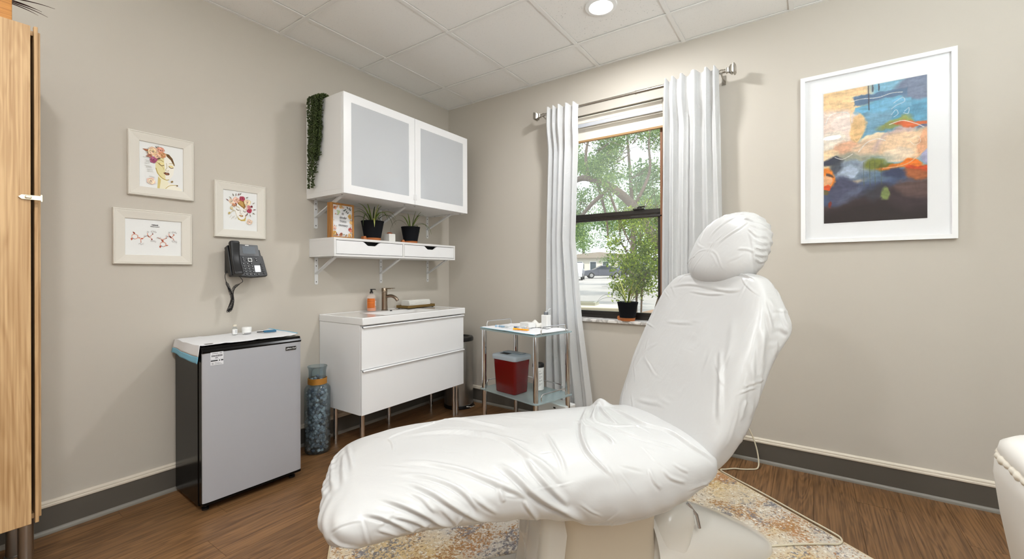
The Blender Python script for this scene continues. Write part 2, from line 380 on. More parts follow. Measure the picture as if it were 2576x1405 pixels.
# roller shade inside the opening
m_shade = mat('cream_shade', (232, 225, 212), 0.7); m_tan = mat('tan_wood_slat', (168, 132, 88), 0.6); m_fascia = mat('fascia_metal', (206, 209, 216), 0.3, 0.3)
sh = thing('roller_shade', (0.5*(WX0+WX1), 0.05, WZ1), 'cream roller shade drawn up at the top of the window', 'shade')
cx = 0.5*(WX0+WX1); hw = 0.5*(WX1-WX0)
MB().box(-hw+0.004, hw-0.004, -0.035, 0.045, -0.06, -0.006).build('cassette', m_shade, sh, bevel=0.006)
MB().prism([(-0.040, -0.062), (-0.035, -0.088), (-0.026, -0.088), (-0.030, -0.062)], 'x', -hw+0.004, hw-0.004).build('fascia', m_fascia, sh, bevel=0.002)
MB().box(-hw+0.012, hw-0.012, 0.012, 0.015, -0.168, -0.05).build('shade_fabric', m_shade, sh)
MB().prism([(0.004, -0.178), (0.022, -0.178), (0.022, -0.150), (0.012, -0.145), (0.004, -0.152)], 'x', -hw+0.012, hw-0.012).build('hem_bar', m_shade, sh)
MB().box(-hw+0.012, hw-0.012, 0.002, 0.024, -0.192, -0.178).build('tan_slat', m_tan, sh)

# unseen globe fill lights added to even out the room
m_lpole = mat('lamp_pole', (150, 148, 144), 0.3, 0.9); m_globe = mat('opal_globe', (250, 250, 248), 0.4, emit=(250, 252, 255), es=5.0)
UL = ['opal globe floor lamp by the front wall behind the camera on the left', 'opal globe floor lamp by the right wall behind the camera']
for (lx, ly, gw), lb in zip(FILL_GLOBES, UL):
    t = thing('floor_lamp', (lx, ly, 0), lb, 'lamp', group='opal globe floor lamps')
    MB().lathe([(0.14, 0), (0.14, 0.012), (0.05, 0.022), (0.012, 0.03), (0.011, 1.50)], 28).build('pole', m_lpole, t, smooth=40)
    MB().lathe([(0.011, 1.50), (0.045, 1.505), (0.045, 1.525), (0.02, 1.53)], 28).build('collar', m_lpole, t, smooth=40)
    MB().lathe([(0.03, 1.522)]+[(0.14*math.cos(R), 1.655+0.14*math.sin(R)) for R in [math.radians(-76+166*i/18) for i in range(18)]]+[(0, 1.795)], 36).build('globe', m_globe, t, smooth=60)
    ld = bpy.data.lights.new('globe_lamp', 'POINT'); ld.shadow_soft_size = 0.15; ld.energy = gw; ld.color = (0.84, 0.94, 1.0)
    lo = bpy.data.objects.new('globe_lamp', ld); col.objects.link(lo); lo.parent = t; lo.location = (0, 0, 1.655)

m_bowl = mat('torchiere_bowl', (235, 232, 226), 0.4)  # uplights put in out of view to lift the ceiling
for (tx, ty, tw), lb in zip(FILL_UPLIGHTS, ['slim torchiere floor lamp with a bowl shade by the right wall', 'slim torchiere floor lamp with a bowl shade beside the wardrobe behind the camera']):
    t = thing('torchiere_lamp', (tx, ty, 0), lb, 'lamp', group='torchiere floor lamps')
    MB().lathe([(0.14, 0), (0.14, 0.012), (0.05, 0.022), (0.012, 0.03), (0.011, 1.62)], 28).build('pole', m_lpole, t, smooth=40)
    MB().lathe([(0.012, 1.62), (0.06, 1.64), (0.13, 1.70), (0.165, 1.77), (0.163, 1.772), (0.127, 1.706), (0.058, 1.648), (0, 1.64)], 36).build('shade_bowl', m_bowl, t, smooth=50)
    ld = bpy.data.lights.new('torchiere_lamp', 'AREA'); ld.shape = 'DISK'; ld.size = 0.30; ld.energy = tw; ld.color = (0.84, 0.94, 1.0)
    lo = bpy.data.objects.new('torchiere_lamp', ld); col.objects.link(lo); lo.parent = t; lo.location = (0, 0, 1.775); lo.rotation_euler = (math.pi, 0, 0)

# ------------------------------------------------------------------ treatment chair under a white stretch cover
def _se(c, e): return np.sign(c)*np.abs(c)**(2.0/e)
def _itp(x, tab):
    a = np.array(tab, float); n = 40
    # smooth monotone-ish interpolation: linear then box smoothing on a fine grid
    xs = np.linspace(a[0, 0], a[-1, 0], 400); ys = np.interp(xs, a[:, 0], a[:, 1]); k = 17
    yp = np.pad(ys, k, mode='edge'); ys2 = np.convolve(yp, np.ones(2*k+1)/(2*k+1), 'valid')
    w = np.minimum(1, np.minimum(np.arange(400), np.arange(400)[::-1])/k); ys = ys*(1-w)+ys2*w
    return np.interp(x, xs, ys)
def seat_base(nu=560, nv=380):
    """closed loft along L = -s from the crease (L<0) to the foot end"""
    q = np.linspace(0, 1, nu); L = -0.10+1.335*(0.5-0.5*np.cos(np.pi*q))*0.55+1.335*q*0.45
    th = np.linspace(0, 2*np.pi, nv, endpoint=False)
    top = _itp(L, [(-0.10, 0.565), (0.0, 0.585), (0.15, 0.60), (0.67, 0.604), (0.98, 0.594), (1.12, 0.568), (1.235, 0.54)])
    bot = _itp(L, [(-0.10, 0.46), (0.0, 0.40), (0.10, 0.355), (0.22, 0.322), (0.38, 0.33), (0.60, 0.392), (0.77, 0.418), (1.0, 0.430), (1.10, 0.410), (1.235, 0.42)])
    wf = _itp(L, [(-0.10, 0.27), (0.0, 0.30), (0.2, 0.325), (0.67, 0.325), (1.0, 0.315), (1.235, 0.30)])
    wn = _itp(L, [(-0.10, 0.27), (0.0, 0.305), (0.2, 0.325), (0.67, 0.31), (1.0, 0.305), (1.235, 0.29)])
    capf = np.ones(nu); x = np.clip((L-1.115)/0.12, 0, 1); capf *= (1-x**2.3)**(1/2.3)
    x = np.clip((-0.02-L)/0.08, 0, 1); capb = (1-x**2)**0.5
    cap = np.maximum(capf*capb, 1e-3)
    capw = 1-(1-capf)*0.62   # plan outline shrinks less than the height
    capw = np.where(L > 1.2345, 1e-3, capw)
    ex = 3.2
    c = _se(np.cos(th), ex)[None, :]; s_ = _se(np.sin(th), 2.7)[None, :]
    w = np.where(c > 0, wf[:, None], wn[:, None])*np.maximum(capw*capb, 1e-3)[:, None]
    zc = (0.5*(top+bot)-0.0*capf)[:, None]; hz = (0.5*(top-bot)*cap)[:, None]
    V = np.zeros((nu, nv, 3)); V[..., 0] = -L[:, None]; V[..., 1] = w*c
    V[..., 2] = zc+hz*s_
    # the near edge sags a little below, underside tucks in
    und = np.clip(-s_, 0, 1)**2
    V[..., 1] *= 1-0.06*und
    return V
def back_base(nu=300, nv=340):
    q = np.linspace(0, 1, nu); z = 0.45+(1.168-0.45)*q
    th = np.linspace(0, 2*np.pi, nv, endpoint=False)
    sf = _itp(z, [(0.45, -0.045), (0.56, -0.012), (0.8, 0.098), (1.0, 0.195), (1.1, 0.24), (1.168, 0.275)])
    sb = _itp(z, [(0.45, 0.07), (0.5, 0.125), (0.62, 0.20), (0.82, 0.29), (0.9, 0.335), (0.96, 0.37), (1.03, 0.375), (1.10, 0.37), (1.168, 0.36)])
    w = _itp(z, [(0.45, 0.245), (0.5, 0.275), (0.6, 0.305), (0.8, 0.312), (0.95, 0.308), (1.04, 0.292), (1.10, 0.262), (1.14, 0.225), (1.168, 0.19)])
    x = np.clip((z-1.135)/0.033, 0, 1); cap = np.maximum((1-x**2)**0.5, 1e-3)
    x = np.clip((0.475-z)/0.025, 0, 1); cap = cap*np.maximum((1-x**2)**0.5, 1e-3)
    c = _se(np.cos(th), 3.4)[None, :]; s_ = _se(np.sin(th), 4.2)[None, :]
    V = np.zeros((nu, nv, 3))
    V[..., 1] = (w*(0.45+0.55*cap))[:, None]*c*np.where(c > 0, 1.10, 1.0)*np.where(cap[:, None] < 2e-3, 1e-3, 1)
    V[..., 0] = (0.5*(sf+sb))[:, None]+(0.5*(sb-sf)*cap)[:, None]*s_
    V[..., 2] = z[:, None]+0*c
    # front face is slightly hollow, draped wing corner at the rear of the near side
    fr = np.clip(-s_, 0, 1); V[..., 0] += 0.012*fr*(1-(np.abs(c))**2)
    g = np.exp(-((V[..., 2]-0.955)/0.075)**2)*np.clip(s_, 0, 1)*np.clip(-c, 0, 1)
    V[..., 1] -= 0.035*g; V[..., 0] += 0.02*g
    return V
def head_base(nu=150, nv=220):
    ps = np.linspace(-np.pi/2, np.pi/2, nu)[:, None]; ph = np.linspace(0, 2*np.pi, nv, endpoint=False)[None, :]
    a, b, t = 0.180, 0.170, 0.085
    k = np.maximum(np.abs(np.cos(ps)), 1e-4)**0.62; n = a*_se(np.cos(ph), 2.35)*k; v = b*_se(np.sin(ph), 2.25)*k
    wd = t*np.sign(np.sin(ps))*np.abs(np.sin(ps))**0.8 + 0*ph
    n = n*(1-0.06*np.clip(v/b, 0, 1))*(1+0.10*np.clip(-v/b, 0, 1))
    tl = math.radians(27); V = np.zeros((nu, nv, 3))
    V[..., 0] = 0.368+v*math.sin(tl)+wd*math.cos(tl); V[..., 1] = n; V[..., 2] = 1.266+v*math.cos(tl)-wd*math.sin(tl)*0.7
    return V
def grid_normals(V):
    du = np.gradient(V, axis=0); Vp = np.concatenate([V[:, -1:], V, V[:, :1]], 1); dv = (Vp[:, 2:]-Vp[:, :-2])/2
    n = np.cross(du, dv); n /= np.maximum(np.linalg.norm(n, axis=2, keepdims=True), 1e-9)
    ctr = V.reshape(-1, 3).mean(0)
    if np.mean(np.sum(n*(V-ctr), axis=2)) < 0: n = -n
    return n
def cr(P, n=6):
    P = np.array(P, float); out = []
    for i in range(len(P)-1):
        a, b, c, d = P[max(i-1, 0)], P[i], P[i+1], P[min(i+2, len(P)-1)]
        for k in range(n):
            t = k/n; out.append(0.5*((2*b)+(c-a)*t+(2*a-5*b+4*c-d)*t*t+(3*b-a-3*c+d)*t**3))
    out.append(P[-1]); return np.array(out)
def ridge(V, Nn, P, amp, w, skew=1.0, trough=0.5, taper=0.6):
    """raise a fold along the 3-D polyline P; skew>1 makes the left side gentler; trough digs beside it"""
    P = cr(P); X = V.reshape(-1, 3); NN = Nn.reshape(-1, 3)
    lo = P.min(0)-4*w*max(1, skew); hi = P.max(0)+4*w*max(1, skew)
    idx = np.where(np.all((X > lo) & (X < hi), axis=1))[0]
    if len(idx) == 0: return np.zeros(V.shape[:2])
    Y = X[idx]; best = np.full(len(idx), 1e9); bt = np.zeros(len(idx)); sg = np.ones(len(idx)); m = len(P)-1
    for i in range(m):
        A, B = P[i], P[i+1]; d = B-A; l2 = max(d@d, 1e-12); t = np.clip(((Y-A)@d)/l2, 0, 1); Q = A+t[:, None]*d
        e = Y-Q; dist = np.linalg.norm(e, axis=1); up_ = dist < best
        best = np.where(up_, dist, best); bt = np.where(up_, (i+t)/m, bt)
        side = np.sign(np.einsum('ij,ij->i', np.cross(d[None, :], NN[idx]), e)); sg = np.where(up_, side, sg)
    ww = np.where(sg > 0, w*skew, w); x = best/ww
    h = np.exp(-x**2)-trough*np.where(sg > 0, np.exp(-((x-1.7)/0.8)**2), 0.25*np.exp(-((x-1.9)/0.9)**2))
    tp = np.clip(np.minimum(bt, 1-bt)/max(taper*0.5, 1e-3), 0, 1); tp = tp*tp*(3-2*tp)
    out = np.zeros(len(X)); out[idx] = amp*h*tp; return out.reshape(V.shape[:2])
def creases(V, Nn, count, amp, w, length, seed, bias=None):
    """short random sharp creases lying on the surface"""
    g = np.random.default_rng(seed); X = V.reshape(-1, 3); NN = Nn.reshape(-1, 3); h = np.zeros(V.shape[:2]); sub = np.arange(0, len(X), 7)
    for i in range(count):
        p = X[g.choice(sub)]; q = np.argmin(((X-p)**2).sum(1)); n = NN[q]
        d = g.normal(size=3)
        if bias is not None: d = d*0.6+np.array(bias)*g.choice([-1, 1])
        d -= n*(d@n); d /= max(np.linalg.norm(d), 1e-6); b = np.cross(n, d); ln = length*g.uniform(0.5, 1.4); cv = g.normal()*0.25
        P = [p+d*ln*t+b*ln*cv*(t*t-0.08) for t in (-0.5, -0.25, 0, 0.25, 0.5)]
        P = [X[sub[np.argmin(((X[sub]-c)**2).sum(1))]] for c in P]
        h += ridge(V, Nn, P, amp*g.uniform(0.5, 1.2), w*g.uniform(0.7, 1.4), 0.7, 0.6, 0.9)
    return h

m_cover = mat('white_stretch_cover', (196, 195, 194), 0.30, spec=0.5, sss=0.0)
N, L, b = nodes_of(m_cover)
tcn = N.new('ShaderNodeTexCoord'); mpn = N.new('ShaderNodeMapping'); mpn.inputs['Scale'].default_value = (9, 22, 16); L.new(tcn.outputs['Object'], mpn.inputs[0])
nn = N.new('ShaderNodeTexNoise'); nn.inputs['Scale'].default_value = 1.0; nn.inputs['Detail'].default_value = 3; nn.inputs['Distortion'].default_value = 1.2; L.new(mpn.outputs[0], nn.inputs['Vector'])
bpn = N.new('ShaderNodeBump'); bpn.inputs['Strength'].default_value = 0.16; bpn.inputs['Distance'].default_value = 0.006; L.new(nn.outputs['Fac'], bpn.inputs['Height']); L.new(bpn.outputs[0], b.inputs['Normal'])
m_plastic = mat('chair_base_white', (214, 210, 203), 0.22, spec=0.5, coat=0.3)
m_beige = mat('chair_base_beige', (200, 188, 170), 0.4)
m_film = mat('clear_film', (232, 234, 238), 0.18, alpha=0.45)
CH = thing('treatment_chair', (2.325, -1.298, 0), 'large reclining treatment chair under wrinkled white stretch covers on the rug', 'chair', rz=math.atan2(0.795, 0.607))
def crinkle(V, amp, freq, seed, n=14):
    g = np.random.default_rng(seed); out = np.zeros(V.shape[:2])
    for i in range(n):
        k = g.normal(size=3); k /= np.linalg.norm(k); f = freq*g.uniform(0.6, 1.8)
        k2 = g.normal(size=3)*f*0.35
        out += np.sin(f*(V@k)+g.uniform(0, 6.28)+1.3*np.sin(V@k2+g.uniform(0, 6.28)))*g.uniform(0.5, 1)
    return amp*out/math.sqrt(n)
def cover(name, V, lab, extra=None, cr_amp=0.0012, seed=1, cre=None):
    Nn = grid_normals(V); h = crinkle(V, cr_amp, 26.0, seed)
    for part, amp, w, sk, tr, tp, P in RIDGES:
        if part == lab: h = h+ridge(V, Nn, P, amp/1000.0, w/1000.0, sk, tr, tp)
    if cre: h = h+creases(V, Nn, *cre)
    if extra is not None: h = h+extra(V)
    V = V+Nn*h[..., None]
    nu, nv = V.shape[:2]; mb = MB(); mb.v = [tuple(p) for p in V.reshape(-1, 3).tolist()]
    i = np.arange(nu-1)[:, None]*nv; j = np.arange(nv)[None, :]; j2 = (j+1) % nv
    mb.f = np.stack([i+j, i+j2, i+nv+j2, i+nv+j], -1).reshape(-1, 4).tolist()
    mb.f += [list(range(nv)), list(range((nu-1)*nv, nu*nv))]; mb.c = [None]*len(mb.f); mb.mi = [0]*len(mb.f)
    return mb.build(name, m_cover, CH, smooth=80)
def seat_extra(V):
    s, n, z = V[..., 0], V[..., 1], V[..., 2]
    pk = 0.030*np.exp(-((s+0.118)/0.028)**2-((n-0.235)/0.05)**2)
    # tight gathers round the foot end and under the near edge
    fo = np.clip((-s-0.98)/0.2, 0, 1)*np.clip((0.56-z)/0.08, 0, 1); ga = 0.0022*np.sin(n*95+6*np.sin(z*30))*fo
    ed = np.exp(-((z-0.42)/0.05)**2)*np.clip(-n/0.25, 0, 1)*np.clip((s+1.05)/0.1, 0, 1); ga2 = 0.0016*np.sin(s*70+20*z)*ed
    return pk+ga+ga2
def head_extra(V):
    s, n, z = V[..., 0], V[..., 1], V[..., 2]
    back = np.clip((s-0.36)/0.05, 0, 1); an = np.arctan2(z-1.27, n)
    return 0.0028*np.sin(an*26+3*np.sin(s*40))*back
RIDGES = [
    ('seat', 9, 12.5, 0.7, 0.6, 0.5, [(-0.984, 0.096, 0.591), (-0.872, 0.083, 0.597), (-0.746, 0.025, 0.602), (-0.663, -0.081, 0.603), (-0.632, -0.18, 0.597), (-0.594, -0.248, 0.581), (-0.569, -0.287, 0.558), (-0.541, -0.304, 0.537)]),
    ('seat', 8, 10.1, 0.7, 0.6, 0.5, [(-1.016, -0.104, 0.586), (-0.924, -0.156, 0.592), (-0.841, -0.214, 0.587), (-0.776, -0.266, 0.573), (-0.712, -0.298, 0.549), (-0.647, -0.31, 0.52)]),
    ('seat', 7, 8.6, 0.7, 0.6, 0.5, [(-1.03, -0.171, 0.58), (-0.966, -0.203, 0.584), (-0.9, -0.248, 0.577), (-0.855, -0.284, 0.561), (-0.82, -0.306, 0.528), (-0.809, -0.308, 0.502)]),
    ('seat', 8, 8.6, 0.7, 0.6, 0.6, [(-1.04, -0.197, 0.575), (-0.987, -0.233, 0.576), (-0.94, -0.272, 0.566), (-0.892, -0.301, 0.541), (-0.841, -0.307, 0.506), (-0.785, -0.296, 0.471), (-0.694, -0.27, 0.442)]),
    ('seat', 8, 7.8, 0.7, 0.6, 0.6, [(-1.084, -0.235, 0.558), (-1.023, -0.281, 0.551), (-0.961, -0.305, 0.526), (-0.908, -0.302, 0.487), (-0.846, -0.276, 0.458)]),
    ('seat', 8, 7.8, 0.7, 0.6, 0.6, [(-1.116, -0.27, 0.538), (-1.056, -0.296, 0.527), (-1.009, -0.304, 0.5), (-0.959, -0.276, 0.463)]),
    ('seat', 5, 6.2, 0.7, 0.6, 0.6, [(-1.071, -0.284, 0.538), (-1.009, -0.303, 0.521), (-0.961, -0.304, 0.497), (-0.93, -0.29, 0.472)]),
    ('seat', 4, 6.2, 0.7, 0.6, 0.6, [(-1.082, -0.299, 0.506), (-1.044, -0.301, 0.489), (-1.019, -0.292, 0.473)]),
    ('seat', 4, 6.2, 0.7, 0.5, 0.6, [(-1.196, -0.256, 0.481), (-1.172, -0.276, 0.468), (-1.141, -0.286, 0.462), (-1.105, -0.272, 0.448)]),
    ('seat', 12, 11.7, 0.7, 0.6, 0.4, [(-0.731, -0.209, 0.591), (-0.694, -0.267, 0.573), (-0.657, -0.304, 0.54), (-0.6, -0.312, 0.497), (-0.535, -0.31, 0.456), (-0.45, -0.268, 0.389)]),
    ('seat', 7, 7, 0.8, 0.5, 0.6, [(-0.678, -0.309, 0.519), (-0.663, -0.31, 0.492), (-0.644, -0.303, 0.465), (-0.619, -0.268, 0.429)]),
    ('seat', 5, 7, 0.8, 0.5, 0.6, [(-0.746, -0.282, 0.564), (-0.743, -0.304, 0.539), (-0.737, -0.309, 0.52)]),
    ('seat', 9, 10.1, 0.7, 0.6, 0.5, [(-0.632, -0.18, 0.597), (-0.629, -0.262, 0.575), (-0.597, -0.303, 0.541), (-0.557, -0.314, 0.5), (-0.538, -0.314, 0.48)]),
    ('seat', 5, 7, 0.7, 0.5, 0.6, [(-0.835, -0.288, 0.558), (-0.812, -0.304, 0.537), (-0.782, -0.308, 0.513), (-0.752, -0.307, 0.489)]),
    ('seat', 4, 6.2, 0.7, 0.5, 0.6, [(-0.914, -0.304, 0.533), (-0.886, -0.306, 0.501), (-0.861, -0.285, 0.465)]),
    ('seat', 4, 6.2, 0.7, 0.5, 0.6, [(-1.002, -0.253, 0.568), (-0.964, -0.282, 0.558), (-0.94, -0.302, 0.536), (-0.927, -0.306, 0.52)]),
    ('seat', 6, 7.8, 1.2, 0.6, 0.6, [(-1.209, 0.213, 0.513), (-1.218, 0.131, 0.517), (-1.206, -0.019, 0.529), (-1.187, -0.147, 0.538)]),
    ('seat', 5, 7.8, 1.2, 0.5, 0.6, [(-1.181, 0.143, 0.542), (-1.175, -0, 0.548), (-1.164, -0.128, 0.551)]),
    ('seat', 5, 7, 1.2, 0.5, 0.6, [(-1.173, 0.246, 0.53), (-1.158, 0.07, 0.555), (-1.141, -0.062, 0.561)]),
    ('seat', 4, 6.2, 1.2, 0.5, 0.6, [(-1.233, 0.067, 0.495), (-1.233, -0, 0.495), (-1.215, -0.117, 0.52)]),
    ('seat', 4, 6.2, 0.8, 0.4, 0.5, [(-1.047, 0.113, 0.58), (-0.999, 0.136, 0.587), (-0.905, 0.175, 0.591), (-0.788, 0.26, 0.579)]),
    ('seat', 3, 5.5, 0.8, 0.4, 0.5, [(-1.035, 0.113, 0.583), (-1.023, 0.066, 0.586), (-1.021, -0, 0.586)]),
    ('seat', 6, 10.9, 0.8, 0.4, 0.6, [(-0.846, 0.253, 0.58), (-0.776, 0.224, 0.589), (-0.7, 0.123, 0.601), (-0.644, 0.05, 0.604), (-0.613, -0, 0.604)]),
    ('seat', 3, 7, 0.8, 0.4, 0.6, [(-0.675, -0.024, 0.603), (-0.632, -0.081, 0.603), (-0.597, -0.14, 0.6)]),
    ('seat', 10, 7.8, 0.8, 0.6, 0.5, [(-0.184, 0.234, 0.58), (-0.318, 0.025, 0.601), (-0.392, -0.11, 0.6), (-0.423, -0.211, 0.588), (-0.413, -0.268, 0.567), (-0.38, -0.301, 0.538)]),
    ('seat', 12, 7.8, 0.8, 0.5, 0.6, [(-0.138, 0.228, 0.58), (-0.195, 0.145, 0.596), (-0.309, -0.025, 0.601)]),
    ('seat', 3, 7, 0.8, 0.6, 0.5, [(-0.289, -0, 0.601), (-0.243, -0.068, 0.6), (-0.166, -0.091, 0.599), (-0.126, -0.09, 0.596)]),
    ('seat', 7, 6.2, 0.8, 0.6, 0.6, [(-0.335, -0.025, 0.601), (-0.312, -0.134, 0.598), (-0.315, -0.202, 0.589)]),
    ('seat', 6, 7, 0.7, 0.6, 0.5, [(-0.269, -0.049, 0.601), (-0.224, -0.155, 0.596), (-0.166, -0.217, 0.584), (-0.079, -0.27, 0.558)]),
    ('seat', 9, 7, 0.8, 0.6, 0.6, [(-0.138, 0.228, 0.58), (-0.192, 0.084, 0.6), (-0.221, -0.068, 0.6)]),
    ('seat', 10, 8.6, 0.8, 0.6, 0.4, [(-0.131, 0.157, 0.592), (-0.121, 0.037, 0.597), (-0.116, -0.075, 0.596), (-0.062, -0.149, 0.587), (-0.039, -0.252, 0.564), (0.025, -0.293, 0.516)]),
    ('seat', 6, 10.9, 0.7, 0.4, 0.5, [(-0.538, -0.299, 0.437), (-0.447, -0.258, 0.383), (-0.368, -0.265, 0.371), (-0.26, -0.275, 0.369)]),
    ('seat', 5, 7, 0.8, 0.5, 0.6, [(-0.506, -0.058, 0.603), (-0.522, -0.156, 0.598), (-0.528, -0.238, 0.582), (-0.538, -0.292, 0.553)]),
    ('seat', -5, 30, 1, 0.2, 0.6, [(-0.522, -0.314, 0.507), (-0.438, -0.311, 0.519), (-0.329, -0.312, 0.52), (-0.241, -0.32, 0.504)]),
    ('seat', 4, 6.2, 0.8, 0.5, 0.6, [(-0.249, -0.297, 0.544), (-0.246, -0.317, 0.512), (-0.221, -0.323, 0.482)]),
    ('seat', 4, 6.2, 0.8, 0.5, 0.6, [(-0.205, -0.303, 0.537), (-0.184, -0.317, 0.511), (-0.119, -0.317, 0.484)]),
    ('seat', 3, 5.5, 0.8, 0.5, 0.6, [(-0.161, -0.294, 0.546), (-0.136, -0.307, 0.528), (-0.105, -0.311, 0.514)]),
    ('back', 6, 9.4, 1.1, 0.5, 0.5, [(0.149, -0.184, 0.882), (0.118, -0.214, 0.815), (0.085, -0.246, 0.736), (0.05, -0.278, 0.64)]),
    ('back', 3, 14, 1.1, 0.3, 0.6, [(0.207, -0.19, 1.002), (0.159, -0.216, 0.899), (0.122, -0.234, 0.82)]),
    ('back', 6, 10.1, 1.1, 0.4, 0.6, [(0.169, -0.302, 0.861), (0.165, -0.31, 0.745), (0.157, -0.306, 0.657)]),
    ('back', 7, 9.4, 1.1, 0.5, 0.5, [(0.228, -0.3, 0.969), (0.207, -0.309, 0.887), (0.19, -0.311, 0.772), (0.185, -0.301, 0.681)]),
    ('back', 7, 9.4, 1, 0.5, 0.5, [(0.282, -0.274, 1.074), (0.287, -0.296, 1.014), (0.298, -0.311, 0.969), (0.32, -0.319, 0.949)]),
    ('back', 6, 7.8, 1, 0.5, 0.5, [(0.256, -0.286, 1.041), (0.255, -0.304, 0.969), (0.266, -0.313, 0.916), (0.266, -0.311, 0.868)]),
    ('back', 5, 7.8, 1, 0.4, 0.5, [(0.321, -0.293, 1.038), (0.314, -0.305, 1.002), (0.327, -0.318, 0.961)]),
    ('back', 7, 7, 0.6, 0.7, 0.4, [(0.283, 0.189, 1.151), (0.311, 0.049, 1.166), (0.296, -0.103, 1.161), (0.281, -0.222, 1.134)]),
    ('back', 3, 7.8, 0.8, 0.5, 0.6, [(0.254, 0.248, 1.096), (0.259, 0.094, 1.115), (0.248, -0.108, 1.094), (0.253, -0.185, 1.103)]),
    ('back', 2.5, 6.2, 0.8, 0.5, 0.6, [(0.245, 0.102, 1.086), (0.241, -0.026, 1.077), (0.243, -0.121, 1.084)]),
    ('back', 2.5, 9.4, 0.8, 0.4, 0.6, [(0.097, -0, 0.772), (0.131, -0, 0.844), (0.179, -0.044, 0.942), (0.205, -0.065, 0.998)]),
    ('back', 2.5, 7.8, 0.8, 0.4, 0.6, [(0.076, 0.263, 0.719), (0.111, 0.235, 0.801), (0.136, 0.165, 0.856)]),
    ('back', 4, 10.9, 1.2, 0.4, 0.5, [(0.078, 0.322, 0.683), (0.132, 0.326, 0.801), (0.196, 0.323, 0.93), (0.235, 0.311, 1.017)]),
    ('back', 3, 9.4, 0.8, 0.5, 0.6, [(0.021, 0.168, 0.608), (0.032, 0.032, 0.63), (0.056, -0.044, 0.683)]),
    ('back', 6, 7, 0.8, 0.5, 0.6, [(0.114, -0.306, 0.635), (0.123, -0.308, 0.695), (0.138, -0.309, 0.729)]),
    ('back', 2, 7.8, 0.8, 0.4, 0.6, [(0.179, 0.175, 0.945), (0.183, 0.048, 0.952), (0.196, -0.029, 0.978)]),
    ('back', 2, 6.2, 0.8, 0.4, 0.6, [(0.124, -0.302, 0.769), (0.17, -0.311, 0.786), (0.221, -0.31, 0.793)]),
    ('head', 3.15, 6.2, 0.8, 0.5, 0.6, [(0.297, 0.044, 1.301), (0.319, 0.028, 1.343), (0.347, -0.017, 1.384), (0.376, -0.061, 1.405)]),
    ('head', 2.7, 6.2, 0.8, 0.5, 0.6, [(0.317, 0.095, 1.329), (0.346, 0.086, 1.373), (0.385, 0.069, 1.409), (0.401, 0.008, 1.422)]),
    ('head', 3.15, 5.5, 0.8, 0.5, 0.6, [(0.279, -0.005, 1.266), (0.301, -0.047, 1.309), (0.328, -0.097, 1.346), (0.356, -0.113, 1.372)]),
    ('head', 2.7, 5.5, 0.8, 0.5, 0.6, [(0.3, 0.1, 1.298), (0.335, 0.107, 1.351), (0.37, 0.101, 1.388)]),
    ('head', 3.15, 5.5, 0.8, 0.6, 0.6, [(0.286, -0.122, 1.259), (0.306, -0.161, 1.255), (0.323, -0.176, 1.241)]),
    ('head', 4.5, 5.5, 0.8, 0.6, 0.5, [(0.339, -0.131, 1.342), (0.344, -0.164, 1.309), (0.396, -0.173, 1.304)]),
    ('head', 3.6, 4.7, 0.8, 0.6, 0.5, [(0.349, -0.124, 1.358), (0.368, -0.158, 1.34), (0.405, -0.161, 1.335)]),
    ('head', 4.5, 4.7, 0.8, 0.6, 0.5, [(0.326, -0.157, 1.299), (0.349, -0.177, 1.28), (0.4, -0.175, 1.28)]),
    ('head', 4.5, 4.7, 0.8, 0.6, 0.5, [(0.319, -0.169, 1.265), (0.344, -0.18, 1.255), (0.395, -0.175, 1.256)]),
    ('head', 4.5, 4.7, 0.8, 0.6, 0.5, [(0.316, -0.174, 1.238), (0.348, -0.181, 1.231), (0.399, -0.168, 1.231)]),
    ('head', 3.6, 4.7, 0.8, 0.6, 0.5, [(0.319, -0.176, 1.222), (0.346, -0.177, 1.206), (0.394, -0.164, 1.213)]),
    ('head', 3.6, 5.5, 0.8, 0.6, 0.5, [(0.364, -0.082, 1.391), (0.369, -0.126, 1.373), (0.404, -0.141, 1.368)]),
    ('head', 2.7, 4.7, 0.8, 0.5, 0.5, [(0.379, -0.032, 1.411), (0.386, -0.077, 1.406), (0.404, -0.11, 1.396)]),
    ('head', 3.15, 5.5, 1, 0.3, 0.4, [(0.339, -0.131, 1.342), (0.324, -0.164, 1.282), (0.319, -0.176, 1.222), (0.349, -0.152, 1.161)]),
    ('head', 1.26, 4.7, 0.7, 0.5, 0.6, [(0.277, 0.132, 1.168), (0.269, 0.116, 1.215), (0.277, 0.074, 1.258), (0.276, 0.012, 1.261), (0.266, -0.041, 1.239), (0.255, -0.078, 1.188), (0.262, -0.103, 1.166)]),
    ('head', 1.35, 4.7, 0.8, 0.5, 0.6, [(0.258, 0.091, 1.169), (0.258, 0.061, 1.212), (0.271, 0.035, 1.249)]),
    ('head', 1.17, 4.7, 0.8, 0.5, 0.6, [(0.253, -0.061, 1.189), (0.261, -0.032, 1.225), (0.271, 0.002, 1.251)]),
    ('head', 3.6, 4.7, 0.8, 0.5, 0.6, [(0.279, 0.141, 1.183), (0.286, 0.153, 1.208), (0.271, 0.077, 1.243)])]
cover('seat_cover', seat_base(), 'seat', seat_extra, 0.0014, 3, (70, 0.0022, 0.0055, 0.13, 4, (0.7, -0.7, 0.0)))
cover('backrest_cover', back_base(), 'back', None, 0.0012, 5, (60, 0.0018, 0.006, 0.14, 6, (0.3, 0.2, 0.8)))
cover('headrest_cover', head_base(), 'head', head_extra, 0.0008, 8, (16, 0.0016, 0.005, 0.10, 9, (0.3, -0.3, 0.6)))
